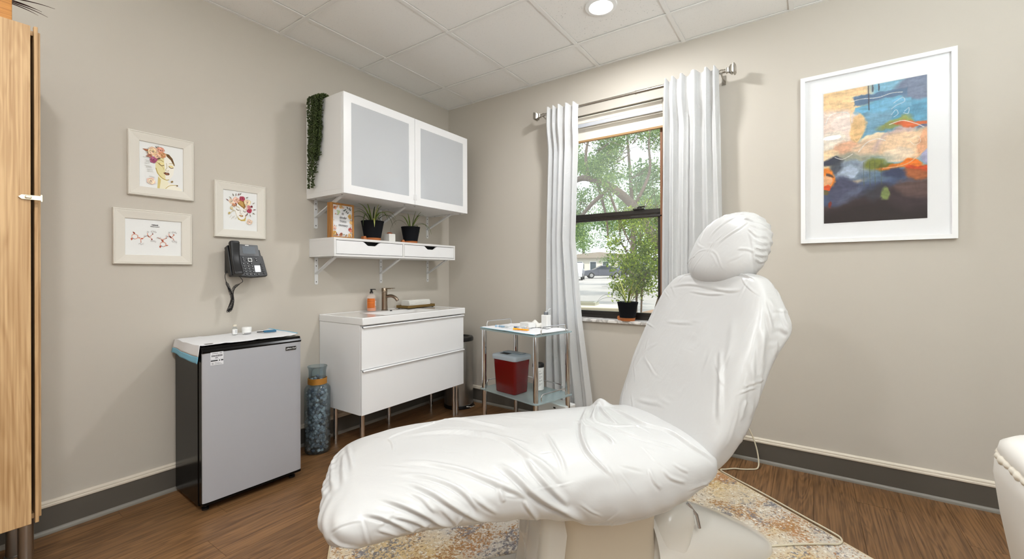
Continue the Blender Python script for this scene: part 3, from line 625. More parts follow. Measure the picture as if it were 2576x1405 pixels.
# pedestal, local x = towards the head, y = far side
def ring_loft(rings):
    mb = MB(); n = len(rings[0]); vs = [p for r in rings for p in r]; fs = []
    for i in range(len(rings)-1):
        for j in range(n): fs.append((i*n+j, i*n+(j+1) % n, (i+1)*n+(j+1) % n, (i+1)*n+j))
    fs += [tuple(range(n)), tuple((len(rings)-1)*n+j for j in range(n))]
    return mb.add(vs, fs)
def rr(cx, cy, z, w, h, r, n=6): return [(p[0], p[1], z) for p in rect(w, h, r, n, cx, cy)]
ring_loft([rr(-0.27, 0, 0.015, 0.20, 0.135, 0.05), rr(-0.27, 0, 0.06, 0.20, 0.135, 0.05), rr(-0.265, 0, 0.25, 0.185, 0.125, 0.05), rr(-0.26, 0, 0.42, 0.21, 0.15, 0.05)]).build('base_column', m_beige, CH, smooth=50)
ring_loft([rr(-0.47, 0.02, 0.015, 0.10, 0.13, 0.04), rr(-0.475, 0.02, 0.14, 0.075, 0.12, 0.04), rr(-0.475, 0.02, 0.40, 0.06, 0.12, 0.03)]).build('front_shroud', m_plastic, CH, smooth=50)
# rear shroud: long rounded housing that slopes to the floor under the backrest
def shroud(u, v):
    s = -0.10+0.64*u; a = math.pi*v; top = 0.245*(1-(max(0, u-0.02)/0.98)**1.55)+0.012; hwid = 0.165-0.04*u
    if u > 0.8: hwid *= math.sqrt(max(0.0004, 1-((u-0.8)/0.2)**2.2))
    c, sn = math.cos(a), math.sin(a)
    return (s, hwid*math.copysign(abs(c)**0.7, c), 0.008+top*abs(sn)**0.75)
rs = MB().grid(shroud, 40, 33).build('rear_shroud', m_plastic, CH, smooth=60)
ring_loft([rr(-0.05, 0, 0.012, 0.085, 0.150, 0.05), rr(-0.03, 0, 0.12, 0.09, 0.150, 0.055), rr(0.00, 0, 0.215, 0.095, 0.145, 0.06), rr(0.01, 0, 0.262, 0.085, 0.135, 0.06), rr(0.01, 0, 0.285, 0.06, 0.11, 0.05)]).build('column_fairing', m_plastic, CH, smooth=60)
MB().tube([(0.060, -0.105, 0.282), (0.090, -0.122, 0.240), (0.094, -0.132, 0.195)], 0.006, 10).build('trim_strip', mat('dull_chrome', (190, 190, 192), 0.2, 1.0), CH, smooth=60)
ring_loft([rr(-0.62, -0.02, 0.010, 0.16, 0.22, 0.04), rr(-0.62, -0.02, 0.030, 0.155, 0.215, 0.04)]).build('foot_plate', m_plastic, CH, smooth=30, bevel=0.004)
fm = MB()
def film(u, v): return (-0.555-0.035*math.sin(3*v+1)*u-0.01*math.sin(9*v), -0.15+0.30*v, 0.40-0.24*u-0.03*math.sin(7*v)*u)
fm.grid(film, 14, 24).build('plastic_film', m_film, CH, smooth=80, fix=False)

# ------------------------------------------------------------------ left wall furniture  (local x = out of the wall, y = along it)
m_white = mat('white_lacquer', (243, 243, 244), 0.28, spec=0.45)
m_whitem = mat('white_melamine', (232, 231, 230), 0.42)
m_black = mat('black_plastic', (20, 20, 21), 0.35)
m_dark = mat('dark_gap', (8, 8, 8), 0.8)
m_chrome = mat('polished_chrome', (225, 226, 228), 0.07, 1.0)
m_steel = mat('brushed_steel', (170, 168, 165), 0.3, 1.0)
m_oak = wood_mat('light_oak', (168, 128, 84), (214, 178, 132), 'Z', 0.9, 0.5, bumps=0.1, arcs=0.8)
m_frost = mat('frosted_glass', (196, 199, 203), 0.16, spec=0.5, coat=0.4)
def screw(mb, x, y, z, r=0.004): mb.lathe([(r, 0), (r*0.7, 0.0018), (0, 0.002)], 10, M=axes((x, y, z), (0, 1, 0), (0, 0, 1)))
# ---- wardrobe at the left edge
WD = thing('wardrobe', (0.0, -3.05, 0), 'tall pale oak wardrobe on steel legs at the left edge of the room', 'wardrobe')
yr = -2.722+3.05; yl = -0.40; zb, zt = 0.255, 2.075
bd = MB(); bd.box(0.03, 0.44, yr-0.018, yr, zb, zt); bd.box(0.03, 0.44, yl, yl+0.018, zb, zt); bd.box(0.03, 0.44, yl+0.0185, yr-0.0185, zb, zb+0.018); bd.box(0.03, 0.44, yl+0.0185, yr-0.0185, zt-0.018, zt); bd.box(0.03, 0.04, yl+0.0185, yr-0.0185, zb+0.0185, zt-0.0185)
bd.build('carcass', m_oak, WD, bevel=0.001)
MB().box(0.443, 0.461, yr-0.019, yr-0.009, zb-0.012, zt+0.012).build('edge_strip', m_oak, WD, bevel=0.001)
dM = Matrix.Translation((0.452, yl, 0)) @ Matrix.Rotation(math.radians(-0.9), 4, 'Z')
door = MB().box(0.0, 0.018, 0.002, yr-yl-0.030, zb-0.004, zt+0.002, M=dM).build('door', m_oak, WD, bevel=0.0015)
m_nickel = mat('satin_nickel', (196, 186, 166), 0.28, 1.0)
hp = MB(); hx = 0.484
hp.prism([(yr-0.062, 1.447), (yr-0.054, 1.4555), (yr-0.004, 1.4555), (yr-0.004, 1.4385), (yr-0.054, 1.4385)], 'x', hx, hx+0.003)
hp.tube([(hx, yr-0.003, 1.434), (hx, yr-0.003, 1.460)], 0.004, 10)
hasp = hp.build('hasp', m_nickel, door, bevel=0.0006)
st = MB(); st.box(hx+0.003, hx+0.012, yr-0.046, yr-0.030, 1.4425, 1.4515); st.build('staple', m_nickel, door, bevel=0.002)
for (lx, ly) in ((0.40, 0.293), (0.115, 0.293), (0.40, -0.35), (0.115, -0.35)):
    MB().lathe([(0.026, 0), (0.026, 0.006), (0.021, 0.008), (0.021, zb)], 24, lx, ly).build('leg', m_steel, WD, smooth=40)
# planter box with spiky plant on top of the wardrobe
m_amber = wood_mat('amber_wood', (150, 92, 32), (206, 142, 66), 'Y', 1.2, 0.35)
PB = thing('planter_box', (0.28, -2.90, zt+0.013), 'amber wooden planter box with a spiky dark red plant on the wardrobe', 'planter')
pb = MB(); pb.frame('z', -0.10, 0.10, -0.115, 0.115, 0.014, 0, 0.16); pb.box(-0.086, 0.086, -0.10, 0.10, 0.004, 0.02)
pb.build('box', m_amber, PB, bevel=0.002)
MB().box(-0.086, 0.086, -0.10, 0.10, 0.02, 0.14).build('soil', mat('potting_soil', (52, 38, 28), 0.95, bump=(90, 0.6, 0.01)), PB)
m_dred = mat('dark_red_leaf', (70, 34, 34), 0.5)
def blade(mb, base, direction, length, width, droop, n=9, fold=0.25, twist=0.0, thick=0.0008, **k):
    """arching strap leaf with a folded midrib and real thickness"""
    d = Vector(direction).normalized(); p = Vector(base); side = d.cross(Vector((0, 0, 1)));
    if side.length < 1e-3: side = Vector((1, 0, 0))
    side.normalize(); vs = []; st = length/n
    for i in range(n+1):
        t = i/n; w = width*(0.55+0.9*t if t < 0.4 else 0.91*(1-((t-0.4)/0.6)**1.8))*0.5; w = max(w, 0.0004)
        nn_ = side.cross(d).normalized()
        vs += [p-side*w+nn_*w*fold, p-nn_*thick, p+side*w+nn_*w*fold, p+nn_*thick*0.4]
        p = p+d*st; d = (d+Vector((0, 0, -droop*st*(0.4+1.6*t)))).normalized()
    fs = []
    for i in range(n):
        for j in range(4): fs.append((i*4+j, i*4+(j+1) % 4, (i+1)*4+(j+1) % 4, (i+1)*4+j))
    mb.add(vs, fs, **k)
lf = random.Random(3)
for i in range(26):
    a = lf.uniform(0, 6.28); e = lf.uniform(0.15, 1.3); mb = MB()
    if i < 5: a = math.pi/2+lf.uniform(-0.5, 0.5); e = lf.uniform(0.05, 0.35)
    blade(mb, (0.02*math.cos(a), 0.07*math.sin(a) if i < 5 else 0.03*math.sin(a), 0.13), (math.cos(a)*math.cos(e), math.sin(a)*math.cos(e), math.sin(e)+0.05), lf.uniform(0.13, 0.20), 0.012, 2.0)
    mb.build('leaf', m_dred, PB, smooth=60, fix=False)

# ---- framed prints (root at wall, local y along the wall, z up)
m_ivory = mat('ivory_frame', (222, 217, 207), 0.45, bump=(40, 0.08, 0.001)); m_paper = mat('white_paper', (236, 237, 236), 0.7)
m_ink = attr_mat('print_ink', 0.6)
def frame_profile(mb, w, h, prof):
    """sweep profile [(inset, out)] round a w x h rectangle centred at origin in the y-z plane"""
    for q in range(len(prof)-1):
        (i0, d0), (i1, d1) = prof[q], prof[q+1]
        a = [(-w+i0, -h+i0), (w-i0, -h+i0), (w-i0, h-i0), (-w+i0, h-i0)]; c = [(-w+i1, -h+i1), (w-i1, -h+i1), (w-i1, h-i1), (-w+i1, h-i1)]
        for s_ in range(4):
            t_ = (s_+1) % 4
            mb.add([(d0, *a[s_]), (d0, *a[t_]), (d1, *c[t_]), (d1, *c[s_])], [(0, 1, 2, 3)])
    return mb
class Print:
    """flat artwork layers on a sheet: u right, v up, both 0..1"""
    def __init__(s, w, h, x0, z0=0.0): s.w, s.h, s.x, s.z, s.k, s.mb = w, h, x0, z0, 0, MB()
    def pt(s, u, v): return (s.x+s.k*0.00004, (u-0.5)*2*s.w, s.z+(v-0.5)*2*s.h)
    def poly(s, pts, c):
        s.k += 1; s.mb.add([s.pt(*p) for p in pts], [tuple(range(len(pts)))], color=rgb(*c)); return s
    def blob(s, u, v, ru, rv, c, n=18, jag=0.0, seed=0, rot=0):
        g = random.Random(seed+int(u*1000)+int(v*777)); out = []
        for i in range(n):
            a = 2*math.pi*i/n; k = 1+jag*(g.random()-0.5)*2; x_, y_ = ru*k*math.cos(a), rv*k*math.sin(a)
            out.append((u+x_*math.cos(rot)-y_*math.sin(rot), v+x_*math.sin(rot)+y_*math.cos(rot)))
        return s.poly(out, c)
    def line(s, pts, wd, c, n=5):
        P = smooth_path([(p[0], p[1], 0) for p in pts], n); L_, R_ = [], []
        ar = s.w/s.h
        for i, p in enumerate(P):
            t = P[min(i+1, len(P)-1)]-P[max(i-1, 0)]; t = Vector((t.x*ar, t.y, 0))
            if t.length < 1e-9: t = Vector((1, 0, 0))
            t.normalize(); nx, ny = -t.y*wd/ar, t.x*wd
            L_.append((p.x+nx, p.y+ny)); R_.append((p.x-nx, p.y-ny))
        s.k += 1; vs = [s.pt(*q) for q in L_]+[s.pt(*q) for q in R_]; n_ = len(L_)
        s.mb.add(vs, [(i, i+1, n_+i+1, n_+i) for i in range(n_-1)], color=rgb(*c)); return s
    def rose(s, u, v, r, c, seed=0):
        ar = s.w/s.h; g = random.Random(seed)
        for q in range(4):
            f = 1-0.23*q; cc = tuple(max(0, min(255, ch+(18 if q % 2 else -8)+g.randint(-8, 8))) for ch in c)
            s.blob(u+g.uniform(-.1, .1)*r*q, v+g.uniform(-.1, .1)*r*q, r*f, r*f*ar, cc, 14, 0.16, seed+q)
        d = tuple(int(ch*0.72) for ch in c); s.blob(u, v, r*0.22, r*0.25*ar, d, 8, 0.2, seed)
        for q in range(5):
            a = g.uniform(0, 6.28); s.line([(u+r*0.4*math.cos(a), v+r*0.4*ar*math.sin(a)), (u+r*0.62*math.cos(a+0.5), v+r*0.62*ar*math.sin(a+0.5)), (u+r*0.66*math.cos(a+1.1), v+r*0.66*ar*math.sin(a+1.1))], 0.004, d, 3)
        return s
    def leaf(s, u, v, l, a, c, wd=0.35):
        ar = s.w/s.h; ca, sa = math.cos(a), math.sin(a); P = []
        for t, k in ((0, 0), (0.3, wd*0.5), (0.6, wd*0.42), (1, 0), (0.6, -wd*0.42), (0.3, -wd*0.5)):
            P.append((u+l*(t*ca-k*sa), v+l*(t*sa+k*ca)*ar))
        return s.poly(P, c)
    def build(s, parent, name='print'):
        o = s.mb.build(name, m_ink, parent, fix=False); o['kind'] = 'stuff'; return o
FP = [(0.0, 0.0), (0.0, 0.016), (0.003, 0.0195), (0.006, 0.0195), (0.0075, 0.0175), (0.011, 0.0185), (0.030, 0.0150), (0.046, 0.0125), (0.0475, 0.0105), (0.0475, 0.006)]
def wall_frame(yc, zc, w, h, label):
    t = thing('picture_frame', (0.0, yc, zc), label, 'picture', group='ivory framed prints on the left wall')
    frame_profile(MB(), w, h, FP).build('frame', m_ivory, t)
    MB().box(0.001, 0.0065, -w+0.044, w-0.044, -h+0.044, h-0.044).build('paper', m_paper, t)
    return t
GOLD = (196, 172, 96); LG = (226, 213, 158); SK = (244, 240, 228); BR = (116, 78, 42); TX = (190, 188, 182)
# 1: face with flower crown, half gilded
t1 = wall_frame(-2.222, 1.733, 0.1415, 0.164, 'ivory framed print of a gilded face with flowers, upper left on the wall')
p = Print(0.0975, 0.12, 0.0067)
p.poly([(0.40, 0.02), (0.42, 0.30), (0.60, 0.24), (0.66, 0.16), (0.66, 0.02)], (240, 234, 206)); p.poly([(0.40, 0.02), (0.42, 0.28), (0.48, 0.22), (0.45, 0.02)], (214, 196, 128))
p.poly([(0.56, 0.02), (0.66, 0.17), (0.80, 0.13), (0.95, 0.06), (0.96, 0.02)], (243, 238, 222)); p.line([(0.58, 0.03), (0.66, 0.10), (0.76, 0.13), (0.86, 0.14)], 0.006, GOLD)
fc = [(0.36, 0.62), (0.36, 0.45), (0.40, 0.34), (0.50, 0.25), (0.60, 0.22), (0.68, 0.25), (0.755, 0.36), (0.78, 0.50), (0.775, 0.64), (0.72, 0.76), (0.60, 0.82), (0.46, 0.78)]
p.poly(fc, (245, 241, 230)); p.poly([(0.36, 0.62), (0.36, 0.45), (0.40, 0.34), (0.50, 0.25), (0.58, 0.225), (0.57, 0.45), (0.55, 0.62), (0.56, 0.80), (0.46, 0.78)], (231, 220, 168))
p.line([(0.37, 0.46), (0.41, 0.35), (0.50, 0.26), (0.60, 0.225), (0.66, 0.24)], 0.008, (190, 164, 84)); p.line([(0.38, 0.60), (0.44, 0.55), (0.52, 0.50), (0.54, 0.45)], 0.004, GOLD)
p.poly([(0.55, 0.81), (0.66, 0.80), (0.74, 0.72), (0.785, 0.60), (0.79, 0.56), (0.76, 0.58), (0.70, 0.68), (0.60, 0.755)], (110, 80, 46)); p.line([(0.585, 0.80), (0.60, 0.755)], 0.006, (232, 210, 160))
p.line([(0.40, 0.63), (0.47, 0.645), (0.54, 0.615)], 0.006, (170, 140, 70)); p.line([(0.66, 0.60), (0.73, 0.61), (0.77, 0.60)], 0.005, (190, 170, 110))
for a_, b_ in (((0.43, 0.575), (0.55, 0.545)), ((0.65, 0.535), (0.76, 0.52))):
    p.blob((a_[0]+b_[0])/2, (a_[1]+b_[1])/2+0.012, 0.055, 0.022, (238, 222, 160)); p.line([a_, ((a_[0]+b_[0])/2, min(a_[1], b_[1])-0.018), b_], 0.007, (120, 92, 50))
p.line([(0.60, 0.60), (0.61, 0.50), (0.58, 0.44), (0.63, 0.425), (0.655, 0.45)], 0.004, (180, 160, 110))
p.poly([(0.53, 0.375), (0.58, 0.395), (0.615, 0.388), (0.645, 0.395), (0.675, 0.37), (0.655, 0.34), (0.60, 0.33), (0.56, 0.35)], (108, 62, 44)); p.blob(0.61, 0.362, 0.03, 0.012, (168, 116, 88))
for i in range(7): p.leaf(0.30, 0.78, 0.16, 2.0+0.28*i, [(176, 122, 92), (150, 140, 110), (120, 92, 70)][i % 3], 0.22)
for i in range(5): p.leaf(0.42, 0.86, 0.12, 1.0+0.3*i, [(60, 56, 66), (160, 160, 140)][i % 2], 0.2)
p.leaf(0.22, 0.80, 0.14, 2.9, (170, 110, 80), 0.4); p.leaf(0.26, 0.70, 0.12, 3.4, (150, 96, 82), 0.4)
p.rose(0.31, 0.80, 0.125, (240, 206, 172), 1); p.rose(0.47, 0.86, 0.085, (226, 160, 138), 2); p.rose(0.50, 0.76, 0.085, (214, 152, 100), 3); p.rose(0.40, 0.72, 0.075, (242, 196, 164), 4); p.rose(0.31, 0.625, 0.085, (172, 88, 122), 5); p.rose(0.24, 0.70, 0.05, (188, 120, 104), 6)
p.leaf(0.39, 0.65, 0.08, 0.6, (96, 66, 52), 0.4); p.leaf(0.44, 0.66, 0.05, 1.1, (80, 60, 50), 0.5)
p.rose(0.26, 0.155, 0.095, (246, 216, 192), 7); p.blob(0.72, 0.20, 0.03, 0.02, (150, 122, 70), rot=0.5); p.blob(0.84, 0.125, 0.02, 0.014, (110, 80, 50), rot=0.2)
for i, (u, v, l) in enumerate([(0.09, 0.655, .17), (0.14, 0.60, .09), (0.15, 0.565, .09), (0.13, 0.53, .10), (0.12, 0.48, .15), (0.16, 0.45, .12), (0.18, 0.40, .12), (0.18, 0.365, .13), (0.22, 0.255, .12)]):
    g = random.Random(i); p.line([(u+l*q/9, v-0.02*l/0.1*q/9*0.3+(0.006 if q % 2 else -0.004)*g.random()) for q in range(10)], 0.0035, TX, 2)
p.build(t1)
# 2: molecule diagrams
t2 = wall_frame(-2.255, 1.356, 0.1655, 0.1395, 'ivory framed print of two reddish molecule diagrams, lower left')
p = Print(0.1215, 0.0955, 0.0067); RD = (196, 120, 96); DR = (130, 62, 44); GY = (120, 112, 108)
def bond(pts, w=0.007): 
    for i in range(len(pts)-1):
        a_, b_ = pts[i], pts[i+1]; c_ = [(222, 150, 124), (200, 130, 108), (230, 180, 150), (150, 140, 150)][i % 4]; p.line([a_, b_], w, c_, 2)
def hexa(u, v, r):
    P = [(u+r*math.cos(math.pi/3*i+0.5), v+r*1.25*math.sin(math.pi/3*i+0.5)) for i in range(7)]; bond(P, 0.008)
    p.leaf(P[1][0], P[1][1], 0.06, 2.2, (150, 66, 48), 0.5); p.leaf(P[3][0], P[3][1], 0.06, 4.6, (186, 92, 66), 0.55); p.leaf(P[5][0], P[5][1], 0.05, 0.3, (206, 128, 100), 0.5)
hexa(0.175, 0.505, 0.055); bond([(0.225, 0.49), (0.27, 0.45), (0.305, 0.46), (0.335, 0.51), (0.385, 0.55), (0.415, 0.51), (0.45, 0.555), (0.475, 0.60)]); bond([(0.27, 0.45), (0.275, 0.39), (0.275, 0.345)]); bond([(0.385, 0.55), (0.385, 0.615)]); bond([(0.415, 0.51), (0.455, 0.475), (0.46, 0.43)])
p.leaf(0.27, 0.45, 0.05, 0.3, (196, 96, 66), 0.6); p.leaf(0.385, 0.56, 0.06, 5.3, (160, 90, 70), 0.4); p.leaf(0.46, 0.47, 0.04, 4.6, (140, 50, 40), 0.6); p.leaf(0.475, 0.62, 0.035, 4.6, (120, 50, 50), 0.6)
hexa(0.655, 0.33, 0.055); bond([(0.655, 0.40), (0.65, 0.46), (0.70, 0.495), (0.715, 0.54), (0.76, 0.56), (0.795, 0.53), (0.83, 0.565), (0.845, 0.62)]); bond([(0.65, 0.46), (0.60, 0.48), (0.555, 0.51)]); bond([(0.76, 0.56), (0.76, 0.635)]); bond([(0.795, 0.53), (0.835, 0.50), (0.85, 0.45)])
p.leaf(0.765, 0.58, 0.07, 5.3, (120, 60, 54), 0.4); p.leaf(0.845, 0.63, 0.04, 4.7, (190, 96, 70), 0.6); p.leaf(0.70, 0.495, 0.03, 0.5, (150, 90, 80), 0.5); p.leaf(0.66, 0.44, 0.04, 4.4, (196, 100, 70), 0.5)
for u0, v0, l, a_ in ((0.455, 0.845, 0.11, 0.014), (0.435, 0.80, 0.155, 0.008)):
    g = random.Random(int(u0*1000)); p.line([(u0+l*q/24, v0+a_*(1 if q % 2 else -1)*g.uniform(0.3, 1)+(0.02 if q == 2 and a_ > 0.01 else 0)) for q in range(25)], 0.0045, (92, 90, 92), 3)
prn = p.build(t2)
m_grey_ink = mat('grey_ink', (158, 150, 148), 0.6)
for s_, u, v, sz in (('CH\u2083', 0.485, 0.665, 0.016), ('CH\u2083', 0.478, 0.405, 0.016), ('O', 0.335, 0.53, 0.014), ('N', 0.385, 0.645, 0.013), ('H\u2083C', 0.275, 0.315, 0.014), ('CH\u2083', 0.85, 0.675, 0.016), ('CH\u2083', 0.855, 0.425, 0.016), ('O', 0.71, 0.565, 0.013), ('N', 0.76, 0.665, 0.013), ('H\u2083C', 0.575, 0.50, 0.013)):
    text(s_, sz*0.82, m_grey_ink, prn, axes((0.0067+0.006, 0, 0), (0, 1, 0), (0, 0, 1)) @ Matrix.Translation(((u-0.5)*0.243, (v-0.5)*0.191, -0.0022)), shear=0.2)
# 3: face with flower crown, front view
t3 = wall_frame(-1.838, 1.545, 0.1420, 0.1635, 'ivory framed print of a face crowned with pink flowers, above the wall phone')
p = Print(0.0965, 0.1175, 0.0067)
p.poly([(0.40, 0.36), (0.44, 0.27), (0.62, 0.25), (0.67, 0.40), (0.60, 0.30), (0.50, 0.28)], (208, 184, 116)); p.poly([(0.42, 0.30), (0.52, 0.24), (0.64, 0.25), (0.66, 0.36), (0.58, 0.29), (0.50, 0.28)], (196, 168, 88))
p.poly([(0.36, 0.62), (0.35, 0.48), (0.40, 0.36), (0.48, 0.29), (0.53, 0.275), (0.60, 0.295), (0.66, 0.38), (0.68, 0.50), (0.67, 0.60), (0.60, 0.66), (0.46, 0.70)], (243, 240, 234))
p.line([(0.35, 0.50), (0.39, 0.37), (0.47, 0.29), (0.53, 0.275), (0.61, 0.30), (0.665, 0.40)], 0.004, (200, 180, 120))
p.poly([(0.38, 0.74), (0.44, 0.66), (0.52, 0.61), (0.62, 0.56), (0.66, 0.60), (0.62, 0.72), (0.56, 0.80), (0.46, 0.80)], (150, 108, 52)); p.poly([(0.44, 0.70), (0.52, 0.64), (0.60, 0.60), (0.58, 0.72), (0.50, 0.78)], (196, 156, 88)); p.poly([(0.36, 0.76), (0.40, 0.64), (0.38, 0.60), (0.345, 0.68)], (96, 56, 40))
for a_, b_ in (((0.375, 0.545), (0.475, 0.525)), ((0.575, 0.515), (0.665, 0.50))):
    p.line([a_, ((a_[0]+b_[0])/2, min(a_[1], b_[1])-0.016), b_], 0.007, (104, 80, 48)); p.line([(a_[0], a_[1]+0.045), ((a_[0]+b_[0])/2, a_[1]+0.055), (b_[0], b_[1]+0.04)], 0.006, (176, 150, 90))
p.line([(0.50, 0.53), (0.485, 0.45), (0.51, 0.43), (0.545, 0.43)], 0.004, (150, 130, 96)); p.poly([(0.455, 0.385), (0.50, 0.40), (0.52, 0.395), (0.545, 0.40), (0.585, 0.375), (0.55, 0.35), (0.50, 0.352)], (136, 90, 52)); p.blob(0.52, 0.376, 0.034, 0.012, (222, 184, 130))
p.rose(0.245, 0.715, 0.08, (240, 208, 184), 11); p.rose(0.38, 0.765, 0.095, (238, 190, 166), 12); p.rose(0.55, 0.815, 0.085, (176, 70, 92), 13); p.rose(0.70, 0.73, 0.105, (244, 212, 180), 14); p.rose(0.76, 0.53, 0.075, (178, 62, 82), 15); p.rose(0.74, 0.62, 0.06, (224, 140, 140), 16); p.rose(0.66, 0.57, 0.05, (244, 224, 212), 17); p.rose(0.31, 0.635, 0.055, (216, 150, 116), 18); p.rose(0.82, 0.64, 0.035, (130, 40, 60), 19)
for i, (u, v, a_) in enumerate([(0.30, 0.85, 1.9), (0.36, 0.86, 1.5), (0.42, 0.88, 1.2), (0.46, 0.90, 0.9), (0.24, 0.78, 2.4), (0.16, 0.72, 2.5), (0.64, 0.84, 0.5), (0.84, 0.71, 0.6), (0.86, 0.56, 0.2), (0.84, 0.48, -0.5), (0.76, 0.44, -1.2), (0.68, 0.43, -2.2), (0.70, 0.47, -1.8)]): p.leaf(u, v, 0.10, a_, [(116, 108, 92), (150, 140, 128), (130, 84, 84)][i % 3], 0.28)
p.line([(0.33, 0.58), (0.27, 0.62), (0.20, 0.56), (0.24, 0.52), (0.32, 0.50)], 0.005, (200, 180, 130)); p.blob(0.245, 0.545, 0.035, 0.03, (218, 200, 150), rot=0.6); p.blob(0.175, 0.415, 0.034, 0.03, (196, 174, 112), rot=0.8); p.line([(0.17, 0.39), (0.26, 0.47), (0.33, 0.49)], 0.005, (206, 190, 140))
for i in range(5): p.line([(0.18+0.05*i, 0.30-0.03*(i % 2)), (0.24+0.05*i, 0.37-0.02*(i % 2))], 0.003, (206, 196, 170), 2)
p.rose(0.755, 0.235, 0.085, (246, 214, 190), 20)
p.build(t3)

# ---- wall phone
PH = thing('wall_phone', (0.0, -1.838, 1.245), 'black office desk phone mounted on the wall with a coiled cord', 'telephone')
ta = math.radians(18); ex = (0, 1, 0); ey = (-math.sin(ta), 0, math.cos(ta))
PM = axes((0.085, 0.0, 0.0), ex, ey)   # local: x right, y up the face, z out
m_phone = mat('phone_black', (24, 24, 26), 0.38); m_phone2 = mat('phone_gloss', (16, 18, 22), 0.32); m_key = mat('key_black', (34, 34, 36), 0.4); m_keyp = mat('key_legend', (196, 198, 200), 0.5)
body = [(-0.100, -0.088), (-0.04, -0.097), (0.02, -0.103), (0.104, -0.096), (0.106, -0.088), (0.098, 0.0), (0.094, 0.030), (0.086, 0.034), (0.084, 0.070), (0.074, 0.072), (0.074, 0.096), (0.068, 0.101), (-0.040, 0.103), (-0.045, 0.098), (-0.100, 0.085)]
MB().prism(body, 'z', -0.026, 0.0, M=PM).build('body', m_phone, PH, bevel=0.003)
MB().box(0.0, 0.050, -0.085, 0.075, -0.075, 0.06).build('wall_stand', m_phone, PH, bevel=0.004)
MB().prism(rect(0.060, 0.036, 0.004, 3, 0.014, 0.063), 'z', 0.0, 0.0025, M=PM).build('screen_bezel', m_phone2, PH)
m_lcd = mat('phone_screen', (104, 110, 116), 0.45, spec=0.2, emit=(150, 158, 166), es=0.08)
MB().prism(rect(0.036, 0.023, 0.003, 3, 0.020, 0.066), 'z', 0.0025, 0.0030, M=PM).build('screen', m_lcd, PH)
MB().prism(rect(0.010, 0.0028), 'z', 0.0026, 0.0030, M=PM @ Matrix.Translation((0.012, 0.0945, 0))).build('badge', mat('badge_white', (222, 222, 220), 0.5), PH)
kp = MB(); lg = MB()
def key(x, y, w=0.0062, h=0.0042, leg=True):
    kp.prism(rect(w, h, 0.0025, 2, x, y), 'z', 0.0, 0.0028, M=PM)
    if leg: lg.prism(rect(w*0.42, h*0.36, 0, 1, x+w*0.05, y), 'z', 0.0028, 0.00295, M=PM)
for r_ in range(5):
    for c_ in range(3): key(-0.021+c_*0.0215+r_*0.002, -0.020-r_*0.0165)
key(-0.020, 0.018); key(-0.0185, 0.007); key(-0.017, -0.004); key(0.052, 0.012); key(0.054, 0.001); key(0.054, -0.086)
for r_ in range(5):
    key(0.079+r_*0.002, -0.022-r_*0.0145, 0.006, 0.005, False); key(-0.036, 0.085-r_*0.014, 0.005, 0.0035, False)
for c_ in range(4): key(-0.004+c_*0.0155, 0.034, 0.006, 0.003, False)
kp.build('keypad', m_key, PH, bevel=0.0006, seg=1)['kind'] = 'stuff'; lg.build('key_legends', m_keyp, PH)['kind'] = 'stuff'
MB().lathe([(0.0145, 0), (0.0145, 0.003), (0.008, 0.003), (0.008, 0)], 24, M=PM @ Matrix.Translation((0.017, 0.003, 0))).build('navigation_ring', mat('nav_silver', (196, 196, 196), 0.4), PH, smooth=30)
nv = MB(); nv.lathe([(0.006, 0), (0.006, 0.0035), (0, 0.004)], 16, M=PM @ Matrix.Translation((0.017, 0.003, 0)))
for a_ in range(4): nv.lathe([(0.0042, 0), (0.0042, 0.004), (0, 0.004)], 10, M=PM @ Matrix.Translation((0.017+0.0145*math.cos(a_*math.pi/2), 0.003+0.0145*math.sin(a_*math.pi/2), 0)))
nv.build('navigation_key', m_key, PH)
MB().prism(rect(0.0155, 0.0200, 0.001, 2, 0.0535, -0.051), 'z', 0.0, 0.0012, M=PM).build('lit_key_display', mat('lit_display', (245, 247, 250), 0.4, emit=(245, 248, 255), es=0.8), PH)  # white face set to emit
# handset: bowed bar with two ends
def hs(u, v):
    y = -0.098+0.200*u; bow = 0.030-0.018*math.sin(math.pi*u)**2*0.6; e = 1.0 if 0.02 < u < 0.98 else 0.86
    a = 2*math.pi*v; w = (0.0235+0.0035*abs(2*u-1)**2)*e; t = (0.0125+0.007*abs(2*u-1)**3)*e
    cx_, sx_ = math.copysign(abs(math.cos(a))**0.5, math.cos(a)), math.copysign(abs(math.sin(a))**0.5, math.sin(a))
    p_ = PM @ Vector((-0.073+0.003*u+w*cx_, y, bow+0.004+t*sx_)); return tuple(p_)
h_ = MB().grid(hs, 28, 28, cv=True); nvs = 28
h_.add([hs(0, j/28) for j in range(28)], [tuple(range(28))]); h_.add([hs(1, j/28) for j in range(28)], [tuple(range(28))])
h_.build('handset', m_phone, PH, smooth=50)
MB().prism(rect(0.027, 0.092, 0.008, 3, -0.074, -0.004), 'z', -0.022, 0.012, M=PM).build('cradle', m_phone, PH, bevel=0.003)
pth = smooth_path([tuple(PM @ Vector((-0.060, -0.100, 0.012))), (0.125, -0.040, -0.120), (0.105, -0.045, -0.135), (0.085, -0.066, -0.155), (0.075, -0.075, -0.19), (0.07, -0.070, -0.24), (0.066, -0.078, -0.285), (0.062, -0.092, -0.296), (0.055, -0.080, -0.270), (0.055, -0.068, -0.225), (0.055, -0.078, -0.18), (0.05, -0.085, -0.15), (0.04, -0.092, -0.125), (0.03, -0.094, -0.09), (0.03, -0.085, -0.06)], 12)
LN = len(pth); coil = []
dist = 0.0
